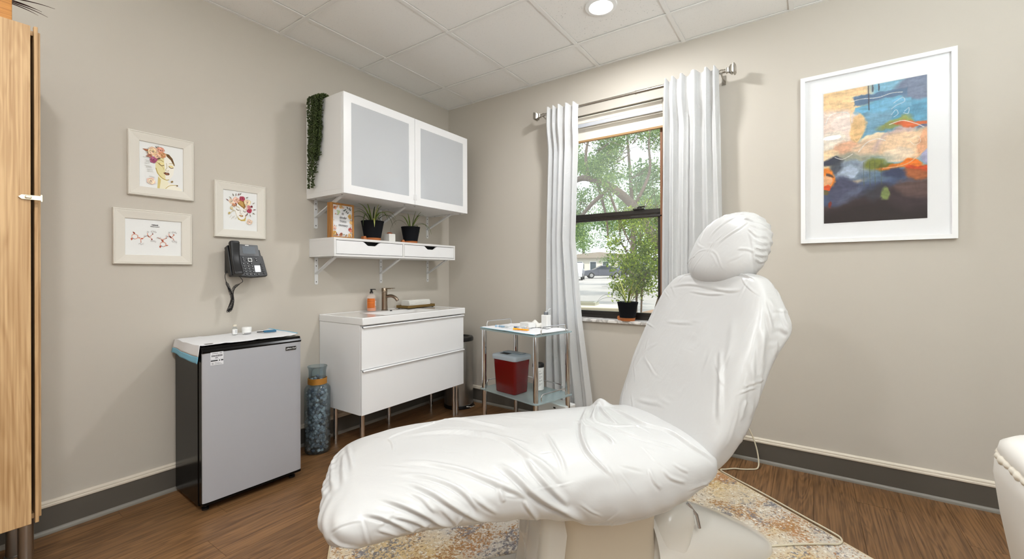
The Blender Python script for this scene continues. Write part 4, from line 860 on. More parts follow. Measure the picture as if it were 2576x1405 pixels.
for i in range(LN-1):
    a_, b_ = pth[i], pth[i+1]; t_ = (b_-a_).normalized(); x_ = t_.cross(Vector((1, 0.2, 0.1))).normalized(); y_ = t_.cross(x_); seg = (b_-a_).length
    q_ = i/LN; amp = 0.0068*min(1, max(0, (q_-0.14)/0.05))*min(1, max(0, (0.86-q_)/0.05))
    ns = max(2, int(seg/0.00055))
    for k_ in range(ns):
        s_ = k_/ns; ph_ = (dist+seg*s_)/0.0052*2*math.pi
        coil.append(a_+(b_-a_)*s_+(x_*math.cos(ph_)+y_*math.sin(ph_))*amp)
    dist += seg
MB().tube(coil, 0.0017, 5).build('coiled_cord', m_phone, PH, smooth=80, fix=False)

# ---- wall cabinet with two frosted doors
UC = thing('wall_cabinet', (0.0, -1.418, 1.675), 'white wall cabinet with two frosted glass doors above the shelf', 'cabinet')
W_, H_, D_ = 1.198, 0.642, 0.42
ub = MB(); ub.box(0.001, D_-0.02, 0, 0.016, 0, H_); ub.box(0.001, D_-0.02, W_-0.016, W_, 0, H_); ub.box(0.001, D_-0.021, 0.016, W_-0.016, 0, 0.018); ub.box(0.001, D_-0.021, 0.016, W_-0.016, H_-0.018, H_); ub.box(0.001, 0.008, 0.016, W_-0.016, 0.018, H_-0.018); ub.box(0.01, D_-0.03, W_/2-0.008, W_/2+0.008, 0.018, H_-0.018)
ub.build('carcass', m_whitem, UC, bevel=0.0012)
# end panel seams: overlay boards top and bottom show as thin lines
MB().box(0.002, D_-0.021, -0.0012, 0.0, 0.032, H_-0.032).build('end_panel', m_whitem, UC)
for q in range(2):
    y0 = 0.0015+q*(W_/2); y1 = y0+W_/2-0.003
    d_ = MB().frame('x', y0, y1, 0.001, H_-0.001, 0.056, D_-0.018, D_).build('door', m_white, UC, bevel=0.0012)
    MB().box(D_-0.013, D_-0.0015, y0+0.05, y1-0.05, 0.052, H_-0.052).build('frosted_panel', m_frost, d_)
    MB().box(D_, D_+0.006, (y1-0.013) if q == 0 else (y0+0.006), (y1-0.006) if q == 0 else (y0+0.013), 0.035, 0.075).build('door_pull', m_white, d_, bevel=0.001)
for y_ in (0.03, 0.55, 0.65, 1.17):
    for x_ in (0.06, 0.36): MB().lathe([(0.006, -0.002), (0.006, 0)], 10, x_, y_).build('cam_fitting', mat('grey_fitting', (150, 150, 150), 0.4, 0.6), UC)
# ---- triangular shelf brackets
m_brk = mat('bracket_white', (226, 226, 226), 0.35)
def bracket(y, ztop, hgt, dep, label, group):
    t = thing('shelf_bracket', (0.0, y, ztop), label, 'bracket', group=group)
    w = 0.0125
    fl_ = [(0.001, 0.0), (0.004, 0.0), (0.004, -hgt), (0.001, -hgt)]
    v_ = MB().prism(rect(w, hgt/2, 0.008, 4, 0, -hgt/2), 'x', 0.001, 0.004); v_.build('wall_plate', m_brk, t)
    MB().box(0.001, dep, -w, w, -0.003, 0.0).build('arm', m_brk, t)
    a_, b_ = Vector((0.004, 0, -hgt*0.62)), Vector((dep*0.88, 0, -0.004)); d_ = (b_-a_).normalized(); n_ = Vector((-d_.z, 0, d_.x))
    st_ = MB()
    P_ = [a_-n_*0.001, b_-n_*0.001, b_+n_*0.0015, a_+n_*0.0015]
    st_.prism([(q.x, q.z) for q in P_], 'y', -w, w); st_.prism([(a_.x, a_.z), (b_.x, b_.z), (b_.x-0.003, b_.z+0.006), (a_.x, a_.z+0.008)], 'y', -w, -w+0.002)
    st_.build('brace', m_brk, t)
    for k_ in (0.12, 0.32, 0.9):
        sc_ = MB(); screw(sc_, 0.004, 0, -hgt*k_, 0.0045); sc_.build('screw', mat('screw_grey', (120, 120, 118), 0.3, 1.0), t)
for i, (y_, nm) in enumerate(((-1.352, 'left'), (-0.80, 'middle'), (-0.285, 'right'))):
    bracket(y_, 1.675, 0.195, 0.33, 'white triangular bracket under the wall cabinet, %s one of three' % nm, 'brackets under the wall cabinet')
    bracket(y_+0.002, 1.280, 0.19, 0.26, 'white triangular bracket under the drawer shelf, %s one of three' % nm, 'brackets under the drawer shelf')
# ---- floating drawer shelf
DS = thing('drawer_shelf', (0.0, -1.400, 1.280), 'white floating shelf with two shallow drawers above the sink', 'shelf')
W2, H2, D2 = 1.165, 0.124, 0.290
sb_ = MB(); sb_.box(0.001, D2, 0, W2, H2-0.016, H2); sb_.box(0.001, D2, 0, W2, 0, 0.014); sb_.box(0.001, D2, 0, 0.016, 0.014, H2-0.016); sb_.box(0.001, D2, W2-0.016, W2, 0.014, H2-0.016); sb_.box(0.001, D2, 0.577, 0.593, 0.014, H2-0.016); sb_.box(0.001, 0.01, 0.016, W2-0.016, 0.014, H2-0.016)
sb_.build('carcass', m_whitem, DS, bevel=0.0012)
for (y0, y1) in ((0.0185, 0.5745), (0.5955, W2-0.0185)):
    z0, z1 = 0.017, H2-0.019; mid = (y0+y1)/2; g = 0.052
    out = [(y0, z0), (y1, z0), (y1, z1), (mid+g+0.022, z1), (mid+g+0.012, z1-0.004), (mid+g-0.012, z1-0.022), (mid+g-0.022, z1-0.026), (mid-g+0.022, z1-0.026), (mid-g+0.012, z1-0.022), (mid-g-0.012, z1-0.004), (mid-g-0.022, z1), (y0, z1)]
    dr = MB().prism(out, 'x', D2-0.016, D2-0.001).build('drawer', m_white, DS, bevel=0.001)
    MB().box(D2-0.10, D2-0.03, y0+0.01, y1-0.01, z0+0.004, z0+0.01).build('drawer_bottom', m_dark, dr)
    MB().box(D2-0.045, D2-0.04, y0+0.01, y1-0.01, z0+0.004, z1).build('drawer_recess', m_dark, dr)
# ---- trailing bead plant hung over the cabinet side
HP = thing('hanging_plant', (0.16, -1.419, 2.317), 'dark green trailing bead plant hanging down the side of the wall cabinet', 'plant')
m_bead = mat('bead_leaf', (50, 62, 24), 0.5, vary=(25, 0.35)); m_stem = mat('green_stem', (70, 84, 40), 0.6)
ub_ = bpy.data.meshes.new('leaf_bead'); bm_ = bmesh.new(); bmesh.ops.create_icosphere(bm_, subdivisions=1, radius=1.0); bm_.to_mesh(ub_); bm_.free()
bv = [tuple(v.co) for v in ub_.vertices]; bf = [tuple(p_.vertices) for p_ in ub_.polygons]; bpy.data.meshes.remove(ub_)
gq = random.Random(5); strands = []
for i in range(15):
    x_ = -0.055+0.11*(i % 8)/7+gq.uniform(-.006, .006); dpt = 0.012+0.022*(i//8)+gq.uniform(0, 0.008)
    ln = [0.60, 0.57, 0.44, 0.52, 0.46, 0.41, 0.36, 0.42][i % 8]*gq.uniform(0.85, 1.0)
    if i == 1: ln = 0.585
    path = [(x_, 0.03, 0.010), (x_, 0.0, 0.022), (x_+gq.uniform(-.004, .004), -dpt, 0.005)]+[(x_*(1-0.25*q/6)+gq.uniform(-.006, .006)-0.012*q/6, -dpt+gq.uniform(-.003, .003), -ln*q/6) for q in range(1, 7)]
    mb = MB(); P = smooth_path(path, 10); mb.tube([tuple(q) for q in P], 0.0012, 5, mi=1)
    tot = 0
    for k_ in range(1, len(P)):
        for rep in range(3):
            tt = gq.random(); c_ = P[k_-1]+(P[k_]-P[k_-1])*tt; a_ = gq.uniform(0, 6.28); d_ = Vector((math.cos(a_), math.sin(a_), gq.uniform(-.2, .5))).normalized()
            if d_.y > 0.5 and c_.z < 0: d_.y *= -1
            r_ = gq.uniform(0.0032, 0.0046); ctr = c_+d_*gq.uniform(0.006, 0.011)
            rot = d_.to_track_quat('Z', 'Y').to_matrix()
            mb.add([tuple(ctr+rot @ Vector((v[0]*r_, v[1]*r_, v[2]*r_*1.7))) for v in bv], bf)
    o_ = mb.build('strand', [m_bead, m_stem], HP, smooth=80, fix=False)
# ---- things on the drawer shelf
ST = 1.404
m_honey = wood_mat('honey_wood', (132, 84, 34), (196, 138, 70), 'Z', 1.2, 0.45)
QF = thing('quote_frame', (0.215, -1.283, ST+0.001), 'small wooden block frame with a floral motto card on the drawer shelf', 'picture', rz=math.radians(3))
qf = MB().frame('x', -0.090, 0.090, 0.0, 0.238, 0.013, -0.045, 0.0); qf.build('frame', m_honey, QF, bevel=0.001)
MB().box(-0.040, -0.006, -0.078, 0.078, 0.012, 0.226).build('card', mat('card_white', (232, 231, 232), 0.6), QF)
p = Print(0.077, 0.107, -0.0055, 0.119)
gg = random.Random(21)
FLW = [(228, 150, 120), (236, 190, 130), (214, 170, 96), (240, 200, 180), (190, 90, 80), (150, 150, 120), (90, 96, 90), (196, 140, 90)]
for u, v, r_, c_ in [(0.12, 0.90, .08, 0), (0.22, 0.95, .06, 3), (0.42, 0.95, .09, 1), (0.52, 0.93, .06, 3), (0.88, 0.66, .10, 2), (0.93, 0.48, .07, 1), (0.88, 0.25, .085, 4), (0.92, 0.20, .06, 0), (0.09, 0.26, .09, 3), (0.08, 0.10, .10, 2), (0.13, 0.06, .06, 1), (0.42, 0.08, .07, 4), (0.36, 0.05, .05, 7), (0.86, 0.06, .09, 1), (0.66, 0.04, .04, 7), (0.2, 0.05, .04, 4)]: p.rose(u, v, r_, FLW[c_], int(u*99))
for i in range(46):
    e = gg.random(); 
    u, v = gg.choice([(0.03+0.09*gg.random(), e), (0.97-0.09*gg.random(), e), (e, 0.97-0.06*gg.random()), (e, 0.03+0.06*gg.random())]); p.leaf(u, v, gg.uniform(0.05, 0.10), gg.uniform(0, 6.28), gg.choice([(120, 132, 104), (96, 92, 84), (200, 160, 110), (180, 110, 80), (150, 160, 130), (214, 180, 140)]), 0.4)
for u, v, a_ in [(0.66, 0.88, 3.6), (0.70, 0.84, 4.2), (0.74, 0.90, 2.0), (0.82, 0.86, 1.6), (0.86, 0.84, 1.3), (0.78, 0.80, 3.9), (0.60, 0.84, 3.4)]: p.leaf(u, v, 0.13, a_, (72, 80, 76), 0.4)
for u, v in [(0.2, 0.80), (0.24, 0.76), (0.28, 0.80), (0.25, 0.72), (0.22, 0.70), (0.31, 0.77)]: p.blob(u, v, 0.035, 0.026, (176, 194, 150), 10)
pr_ = p.build(QF)
m_char = mat('charcoal_ink', (52, 54, 60), 0.6)
for s_, z_, sz, sh_, sp in (('BE', 0.167, 0.019, 0, 0.9), ('kinder', 0.141, 0.026, 0.35, 0.85), ('THAN', 0.115, 0.021, 0, 0.9), ('necessary', 0.090, 0.023, 0.35, 0.85)):
    text(s_, sz, m_char, pr_, axes((-0.0005, 0.0, z_), (0, 1, 0), (0, 0, 1)) @ Matrix.Rotation(math.radians(-2), 4, 'Z'), shear=sh_, space=sp)
# potted spider plants
m_pot = mat('matte_black_pot', (19, 20, 24), 0.7, spec=0.15); m_terra = mat('terracotta_base', (186, 112, 62), 0.6); m_soil = mat('dark_soil', (40, 32, 26), 0.95)
m_leafg = mat('spider_leaf', (112, 134, 62), 0.45, vary=(60, 0.22)); m_leafd = mat('spider_leaf_dark', (70, 84, 44), 0.5); m_leafy = mat('spider_leaf_yellow', (168, 172, 92), 0.45)
def pot(name, loc, s, label, leaves, rz=0, drift=None, dk=1.0):
    t = thing(name, loc, label, 'plant', rz=rz)
    k = s
    MB().lathe([(0.0, 0.0), (0.052*k, 0.0), (0.0555*k, 0.020*k), (0.0565*k, 0.021*k), (0.0565*k, 0.0225*k)], 36).build('base_saucer', m_terra, t, smooth=40)
    MB().lathe([(0.050*k, 0.0225*k), (0.0555*k, 0.024*k), (0.0745*k, 0.130*k), (0.0765*k, 0.134*k), (0.0765*k, 0.139*k), (0.073*k, 0.140*k), (0.071*k, 0.132*k), (0.068*k, 0.120*k)], 40).build('pot', m_pot, t, smooth=40)
    # water spout lip of the self watering base
    sp = MB(); P = [(0.050*k, 0.0), (0.072*k, 0.0), (0.080*k, 0.018*k), (0.076*k, 0.032*k), (0.060*k, 0.034*k)]
    sp.prism(P, 'y', -0.018*k, 0.018*k, M=Matrix.Rotation(math.radians(-95 if drift is None else drift), 4, 'Z')); sp.build('water_spout', m_terra, t, bevel=0.004*k)
    MB().lathe([(0, 0.120*k), (0.0685*k, 0.121*k)], 30).build('soil', m_soil, t)
    for (a, e, ln, wd, dr, mi) in leaves:
        mb = MB(); blade(mb, (0.012*k*math.cos(a), 0.012*k*math.sin(a), 0.121*k), (math.cos(a)*math.cos(e), math.sin(a)*math.cos(e), math.sin(e)), ln, wd, dr*dk, n=14, fold=0.35)
        mb.build('leaf', [m_leafg, m_leafd, m_leafy][mi], t, smooth=70, fix=False)
    return t
R_ = math.radians
# angles: 90 deg = towards the corner (right in the picture), -90 = towards the wardrobe
pot('potted_spider_plant', (0.155, -0.995, ST), 1.08, 'larger potted spider plant in a black pot on the drawer shelf', [
    (R_(-90), 1.25, 0.19, 0.017, 4.6, 0), (R_(-100), 1.10, 0.26, 0.013, 8.0, 0), (R_(-60), 1.0, 0.24, 0.012, 9.0, 1), (R_(80), 1.35, 0.20, 0.016, 5.0, 0), (R_(100), 1.2, 0.24, 0.014, 7.5, 0), (R_(90), 1.05, 0.27, 0.009, 7.5, 1), (R_(70), 0.95, 0.22, 0.010, 6.0, 1), (R_(120), 0.9, 0.20, 0.009, 6.5, 1), (R_(-30), 0.95, 0.15, 0.015, 16.0, 2), (R_(20), 1.4, 0.17, 0.013, 4.0, 2), (R_(40), 1.0, 0.22, 0.006, 8.0, 1), (R_(160), 1.2, 0.15, 0.012, 5.0, 0), (R_(-75), 1.38, 0.17, 0.015, 4.0, 0), (R_(60), 1.15, 0.23, 0.013, 7.0, 0), (R_(-120), 0.85, 0.22, 0.011, 7.5, 1), (R_(10), 1.1, 0.18, 0.013, 7.0, 0), (R_(130), 1.3, 0.19, 0.012, 4.0, 1), (R_(-150), 1.2, 0.17, 0.012, 5.0, 1)], dk=1.9)
pot('potted_spider_plant', (0.155, -0.622, ST), 1.0, 'smaller potted spider plant in a black pot at the right of the drawer shelf', [
    (R_(-85), 1.15, 0.17, 0.014, 6.0, 0), (R_(-95), 0.9, 0.27, 0.005, 8.0, 1), (R_(80), 1.2, 0.20, 0.016, 3.0, 0), (R_(95), 1.15, 0.22, 0.015, 4.5, 0), (R_(85), 0.85, 0.26, 0.006, 7.5, 1), (R_(60), 0.8, 0.22, 0.013, 8.5, 0), (R_(100), 1.0, 0.17, 0.012, 3.0, 2), (R_(30), 1.25, 0.14, 0.012, 5.0, 0), (R_(75), 1.4, 0.17, 0.014, 3.0, 0), (R_(-60), 1.3, 0.14, 0.013, 5.0, 0), (R_(110), 0.75, 0.2, 0.010, 8.0, 0), (R_(150), 1.2, 0.15, 0.012, 5.0, 1)], drift=-110, dk=1.7)
# small white cube box with an acorn-brown top
CB = thing('candle_box', (0.165, -0.845, ST), 'small square white box with a brown knob top between the two potted plants', 'box')
MB().box(-0.032, 0.032, -0.030, 0.030, 0, 0.066).build('box', mat('white_ceramic', (232, 230, 224), 0.45), CB, bevel=0.002)
MB().lathe([(0.020, 0.066), (0.022, 0.070), (0.018, 0.076), (0.008, 0.079), (0, 0.080)], 20).build('knob_top', mat('rust_wood', (150, 78, 44), 0.5), CB, smooth=50)

# ---- vanity with basin
VA = thing('vanity_unit', (0.0, -1.327, 0), 'white two-drawer sink cabinet on steel legs below the shelf', 'cabinet')
VW, VD = 0.990, 0.470; vz0, vz1 = 0.252, 0.833
vb = MB(); vb.box(0.004, VD-0.018, 0, 0.018, vz0, vz1); vb.box(0.004, VD-0.018, VW-0.018, VW, vz0, vz1); vb.box(0.004, VD-0.018, 0.018, VW-0.018, vz0, vz0+0.018); vb.box(0.004, 0.016, 0.018, VW-0.018, vz0+0.018, vz1); vb.box(VD-0.06, VD-0.02, 0.018, VW-0.018, vz1-0.03, vz1)
vb.build('carcass', m_white, VA, bevel=0.0012)
for z0, z1 in ((vz0+0.002, 0.540), (0.546, 0.822)):
    d_ = MB().box(VD-0.016, VD+0.003, 0.001, VW-0.001, z0, z1).build('drawer_front', m_white, VA, bevel=0.0012)
    MB().prism([(VD-0.016, z1), (VD+0.016, z1), (VD+0.016, z1-0.006), (VD+0.013, z1-0.006), (VD+0.013, z1+0.003), (VD-0.016, z1+0.003)], 'y', 0.004, VW-0.004).build('edge_pull', m_white, d_, bevel=0.001)
for (lx, ly) in ((0.135, 0.035), (0.43, 0.035), (0.43, VW-0.04), (0.135, VW-0.04), (0.135, VW*0.5), (0.43, VW-0.075)):
    MB().lathe([(0.0155, 0), (0.0155, vz0)], 20, lx, ly).build('leg', m_chrome, VA, smooth=40)
# ceramic top with a shallow rectangular bowl
m_ceram = mat('white_glazed_ceramic', (240, 240, 240), 0.12, spec=0.55, coat=0.5)
TP = thing('washbasin', (0.0, -1.330, 0.833), 'white ceramic washbasin top resting on the sink cabinet', 'sink')
TW, TD, TH = 0.996, 0.490, 0.049
bx0, bx1, by0, by1 = 0.135, 0.425, 0.235, 0.775
def topz(x, y):
    # back ledge flat, bowl falls with soft walls
    dx = min(x-bx0, bx1-x); dy = min(y-by0, by1-y); d = min(dx, dy*0.8)
    if d <= 0: return TH-0.004*(1 if 0.012 < x < TD-0.012 and 0.012 < y < TW-0.012 else 0)
    t = min(1, d/0.075); return TH-0.004-0.030*(t*t*(3-2*t))
tp = MB(); nx, ny = 60, 100
xs = [TD*i/(nx-1) for i in range(nx)]; ys = [TW*j/(ny-1) for j in range(ny)]
tv = [(x_, y_, topz(x_, y_)) for x_ in xs for y_ in ys]; tf = [(i*ny+j, (i+1)*ny+j, (i+1)*ny+j+1, i*ny+j+1) for i in range(nx-1) for j in range(ny-1)]
nb = len(tv); per = [i*ny for i in range(nx)]+[(nx-1)*ny+j for j in range(1, ny)]+[i*ny+ny-1 for i in range(nx-2, -1, -1)]+[j for j in range(ny-2, 0, -1)]
tv += [(tv[q][0], tv[q][1], 0.0) for q in per]; npz = len(per)
tf += [(per[q], per[(q+1) % npz], nb+(q+1) % npz, nb+q) for q in range(npz)]+[tuple(nb+q for q in range(npz))]
tp.add(tv, tf); tp.build('basin', m_ceram, TP, smooth=35, bevel=0.005)
MB().lathe([(0.014, 0.0), (0.014, 0.004), (0.009, 0.0045)], 20, M=axes((0.150, 0.510, TH-0.015), (0, 1, 0), (-0.35, 0, 0.94))).build('overflow_hole', m_dark, TP, smooth=30)
# ---- tap
m_bronze = mat('brushed_bronze_nickel', (150, 134, 118), 0.27, 1.0)
TPZ = 0.833+TH-0.003
FA = thing('basin_tap', (0.085, -0.830, TPZ), 'brushed nickel single lever tap on the white washbasin', 'tap', rz=R_(12))
MB().lathe([(0.026, 0), (0.026, 0.003), (0.0225, 0.006), (0.0215, 0.142)], 28).build('body', m_bronze, FA, smooth=40)
MB().lathe([(0.0225, 0.144), (0.0225, 0.172), (0.021, 0.174), (0, 0.174)], 28).build('lever_cap', m_bronze, FA, smooth=40)
MB().tube(smooth_path([(0.010, 0.004, 0.105), (0.055, 0.010, 0.112), (0.090, 0.014, 0.100), (0.112, 0.017, 0.076)], 8), 0.0125, 16).build('spout', m_bronze, FA, smooth=50)
MB().prism([(0.0, 0.164), (0.07, 0.166), (0.095, 0.171), (0.098, 0.174), (0.0, 0.174)], 'y', -0.010, 0.010).build('lever', m_bronze, FA, bevel=0.002)
# ---- soap bottle
SO = thing('soap_bottle', (0.075, -0.945, TPZ), 'clear pump bottle of orange hand soap beside the tap', 'bottle', rz=R_(25))
m_soapb = mat('soap_bottle_clear', (238, 222, 212), 0.15, alpha=0.30); m_orange = mat('orange_soap', (222, 120, 40), 0.2); m_lab = mat('orange_label', (214, 112, 36), 0.5); m_wlab = mat('white_label', (240, 232, 222), 0.5); m_brl = mat('brown_print', (150, 70, 20), 0.6)
MB().lathe([(0.0, 0.002), (0.031, 0.003), (0.0325, 0.008), (0.0325, 0.088), (0, 0.089)], 32).build('soap', m_orange, SO, smooth=40)
MB().lathe([(0.032, 0.0), (0.0345, 0.004), (0.0345, 0.100), (0.033, 0.112), (0.026, 0.122), (0.015, 0.129), (0.0135, 0.131), (0.0135, 0.140)], 32).build('bottle', m_soapb, SO, smooth=40)
MB().lathe([(0.0135, 0.131), (0.0135, 0.146), (0.008, 0.149), (0.0075, 0.163), (0.010, 0.164), (0.010, 0.169), (0, 0.170)], 20).build('pump', m_black, SO, smooth=40)
MB().prism([(0.0, 0.163), (0.030, 0.163), (0.034, 0.158), (0.034, 0.162), (0.029, 0.169), (0.0, 0.169)], 'y', -0.005, 0.005, M=Matrix.Rotation(R_(20), 4, 'Z')).build('pump_nozzle', m_black, SO, bevel=0.001)
def wrap(mb, r, z0, z1, a0, a1, n=14, **k):
    vs = [(r*math.cos(a0+(a1-a0)*i/n), r*math.sin(a0+(a1-a0)*i/n), z_) for i in range(n+1) for z_ in (z0, z1)]
    mb.add(vs, [(2*i, 2*i+2, 2*i+3, 2*i+1) for i in range(n)], **k); return mb
wrap(MB(), 0.0348, 0.026, 0.098, R_(-120), R_(-20)).build('label', m_lab, SO, fix=False)
lb = MB()
for z_ in (0.094, 0.080, 0.072, 0.060, 0.052, 0.044, 0.036, 0.028): wrap(lb, 0.03495, z_, z_+0.0022, R_(-112), R_(-30))
lb.build('label_print', m_brl, SO, fix=False)
wl = wrap(MB(), 0.03495, 0.042, 0.078, R_(-12), R_(10)).build('side_label', m_wlab, SO, fix=False)
wp = MB()
for q in range(4): wrap(wp, 0.0350, 0.047+q*0.007, 0.051+q*0.007, R_(-7), R_(5), 3)
wp.build('side_label_print', m_brl, wl, fix=False)
# ---- tray with folded paper towels
TR = thing('towel_tray', (0.095, -0.508, TPZ), 'brass coloured rectangular tray holding paper towels on the basin', 'tray', rz=R_(2))
m_brass = mat('aged_brass', (146, 120, 72), 0.38, 0.85)
tr = MB(); tr.box(-0.068, 0.068, -0.158, 0.158, 0.004, 0.009); tr.frame('z', -0.068, 0.068, -0.158, 0.158, 0.006, 0.004, 0.026)
tr.build('tray', m_brass, TR, bevel=0.002)
for x_, y_ in ((-.055, -.14), (.055, -.14), (-.055, .14), (.055, .14)): MB().lathe([(0.008, 0), (0.008, 0.004)], 12, x_, y_).build('foot', m_black, TR)
TWL = thing('paper_towel_stack', (0.095, -0.508, TPZ+0.009), 'stack of white folded paper towels lying in the brass tray', 'paper towels', rz=R_(2))
m_towel = mat('white_towel', (238, 236, 230), 0.85, bump=(120, 0.2, 0.002))
for q in range(9):
    z_ = q*0.0062; w_ = 0.048-0.0006*abs(q-4); MB().prism(rect(w_-(0.008 if q == 8 else 0.003 if q == 7 else 0), 0.0029, 0.0026, 3, 0, z_+0.003), 'y', -0.122+random.uniform(-.002, .002), 0.122).build('folded_towel', m_towel, TWL, smooth=40)
# ---- waste bin
BN = thing('waste_bin', (0.285, -0.185, 0), 'tall round brushed steel pedal bin behind the sink cabinet', 'bin')
MB().lathe([(0.125, 0), (0.130, 0.004), (0.130, 0.030), (0.126, 0.032)], 48).build('base_ring', m_black, BN, smooth=40)
MB().lathe([(0.126, 0.032), (0.126, 0.575), (0.124, 0.580)], 48).build('body', m_steel, BN, smooth=40)
MB().lathe([(0.128, 0.578), (0.129, 0.600), (0.122, 0.612), (0.10, 0.615), (0.085, 0.600), (0.0, 0.597)], 48).build('lid', m_black, BN, smooth=40)
MB().tube([(0.10, -0.05, 0.022), (0.155, -0.02, 0.020), (0.165, 0.02, 0.020), (0.12, 0.06, 0.022)], 0.004, 8).build('pedal', m_chrome, BN, smooth=50)

# ---- small refrigerator
m_fsilver = mat('fridge_silver', (177, 178, 184), 0.36, 0.20, spec=0.5); m_fblack = mat('fridge_black', (14, 13, 12), 0.20, spec=0.15)
FW_, FD_, FH_ = 0.487, 0.385, 0.812
FR = thing('mini_fridge', (0.025, -2.172, 0), 'small black refrigerator with a silver door against the left wall', 'refrigerator', rz=R_(-2.3))
MB().box(0.0, FD_-0.05, 0, FW_, 0.022, FH_-0.004).build('body', m_fblack, FR, bevel=0.006)
fd = MB().box(FD_-0.045, FD_-0.010, 0.002, FW_-0.002, 0.038, FH_-0.006).build('door', m_fblack, FR, bevel=0.005)
sk = [(FD_-0.016, 0.003), (FD_-0.004, 0.003), (FD_, 0.012), (FD_+0.002, 0.03), (FD_+0.003, FW_/2), (FD_+0.002, FW_-0.03), (FD_, FW_-0.010), (FD_-0.004, FW_-0.003), (FD_-0.016, FW_-0.003)]
MB().prism(sk, 'z', 0.050, FH_-0.034).build('door_skin', m_fsilver, fd, smooth=50)
MB().prism([(FD_-0.04, FH_-0.034), (FD_+0.002, FH_-0.034), (FD_+0.004, FH_-0.026), (FD_-0.002, FH_-0.016), (FD_-0.008, FH_-0.014), (FD_-0.010, FH_-0.004), (FD_-0.04, FH_-0.004)], 'y', 0.002, FW_-0.002).build('top_trim', m_fblack, fd, smooth=30)
MB().box(FD_-0.045, FD_-0.002, 0.004, FW_-0.004, 0.036, 0.050).build('bottom_trim', m_fblack, fd)
MB().box(FD_-0.07, FD_-0.035, 0.03, 0.07, FH_-0.006, FH_+0.004).build('hinge', m_fblack, FR, bevel=0.002)
for (x_, y_) in ((0.03, 0.03), (FD_-0.05, 0.03), (0.03, FW_-0.03), (FD_-0.05, FW_-0.03)): MB().lathe([(0.016, 0), (0.016, 0.010), (0.008, 0.012), (0.008, 0.024)], 14, x_, y_).build('foot', m_black, FR)
fxp = FD_+0.0035
stk = MB().box(fxp-0.001, fxp, 0.036, 0.092, 0.716, 0.780).build('sticker', mat('sticker_white', (222, 222, 226), 0.5), fd)
bl = MB(); g = random.Random(4)
y_ = 0.040
while y_ < 0.088:
    w_ = g.uniform(0.0006, 0.0022); bl.box(fxp, fxp+0.0002, y_, y_+w_, 0.757, 0.766); y_ += w_+g.uniform(0.0006, 0.0016)
bl.box(fxp, fxp+0.0002, 0.042, 0.070, 0.7725, 0.7745); bl.box(fxp, fxp+0.0002, 0.074, 0.086, 0.7725, 0.7745); bl.box(fxp, fxp+0.0002, 0.056, 0.068, 0.750, 0.753); bl.box(fxp, fxp+0.0002, 0.036, 0.092, 0.7455, 0.7461)
bl.box(fxp, fxp+0.0002, 0.037, 0.067, 0.735, 0.741); bl.box(fxp, fxp+0.0002, 0.072, 0.077, 0.735, 0.741); bl.box(fxp, fxp+0.0002, 0.081, 0.091, 0.735, 0.741)
for q in range(3): bl.box(fxp, fxp+0.0002, 0.040, 0.050, 0.7195+0.004*q, 0.7208+0.004*q); bl.box(fxp, fxp+0.0002, 0.053, 0.086-0.006*q, 0.7195+0.004*q, 0.7206+0.004*q)
bl.build('sticker_print', mat('black_print', (30, 30, 32), 0.6), stk)
bdg = MB().box(fxp-0.001, fxp+0.001, 0.398, 0.455, 0.738, 0.757).build('badge', m_black, fd, bevel=0.0008)
MB().frame('x', 0.397, 0.456, 0.737, 0.758, 0.0012, fxp-0.001, fxp+0.0013).build('badge_rim', m_steel, bdg)
text('Magic Chef', 0.0105, mat('badge_silver_ink', (225, 225, 225), 0.4), bdg, axes((fxp+0.0014, 0.430, 0.7472), (0, 1, 0), (0, 0, 1)), space=0.95, offset=0.0002)
hat = MB(); hat.lathe([(0.0018, 0), (0.0022, 0.004), (0, 0.005)], 10, M=axes((fxp+0.0012, 0.4035, 0.7475), (0, 1, 0), (0, 0, 1)), sx=1, sy=1); hat.prism(rect(0.0018, 0.0012, 0, 1, 0.4035, 0.7435), 'x', fxp+0.001, fxp+0.0015); hat.build('badge_hat', mat('badge_silver_ink'), bdg)
# absorbent pad draped over the fridge
PD = thing('absorbent_pad', (0.025, -2.172, FH_), 'white absorbent pad with blue edge draped over the small refrigerator', 'pad', rz=R_(-2.3))
m_padw = mat('pad_white', (232, 232, 234), 0.8, bump=(60, 0.25, 0.002)); m_padb = mat('pad_blue', (126, 186, 212), 0.6)
def padf(v0, v1):
    def f(u, v):
        v = v0+(v1-v0)*v; x = 0.008+0.335*u; s_ = -0.085+0.565*v    # s_: along y, negative hangs over the left side
        x += 0.035*(1-v)*(u-0.3)+0.02*v*u
        if s_ < 0: y_ = -0.004-0.012*(-s_/0.085)+0.004*math.sin(9*u); z_ = 0.0045+s_*(0.8+0.25*u)+0.002*math.sin(14*u)
        else: y_ = s_; z_ = 0.0045+0.0015*math.sin(11*u+7*v)*math.sin(9*v)+0.0022*max(0, math.sin(23*v))**6+0.010*max(0, v-0.93)/0.07
        if 0 <= s_ < 0.012: z_ = 0.0045-(0.012-s_)*0.15
        return (x, y_, z_)
    return f
o_ = MB().grid(padf(0.055, 0.985), 26, 60).build('pad_sheet', m_padw, PD, smooth=70, fix=False); sm = o_.modifiers.new('thick', 'SOLIDIFY'); sm.thickness = 0.0015; sm.offset = 1
for a_, b_ in ((0.0, 0.055), (0.985, 1.0)):
    o_ = MB().grid(padf(a_, b_), 26, 6).build('blue_edge', m_padb, PD, smooth=70, fix=False); sm = o_.modifiers.new('thick', 'SOLIDIFY'); sm.thickness = 0.0015; sm.offset = 1
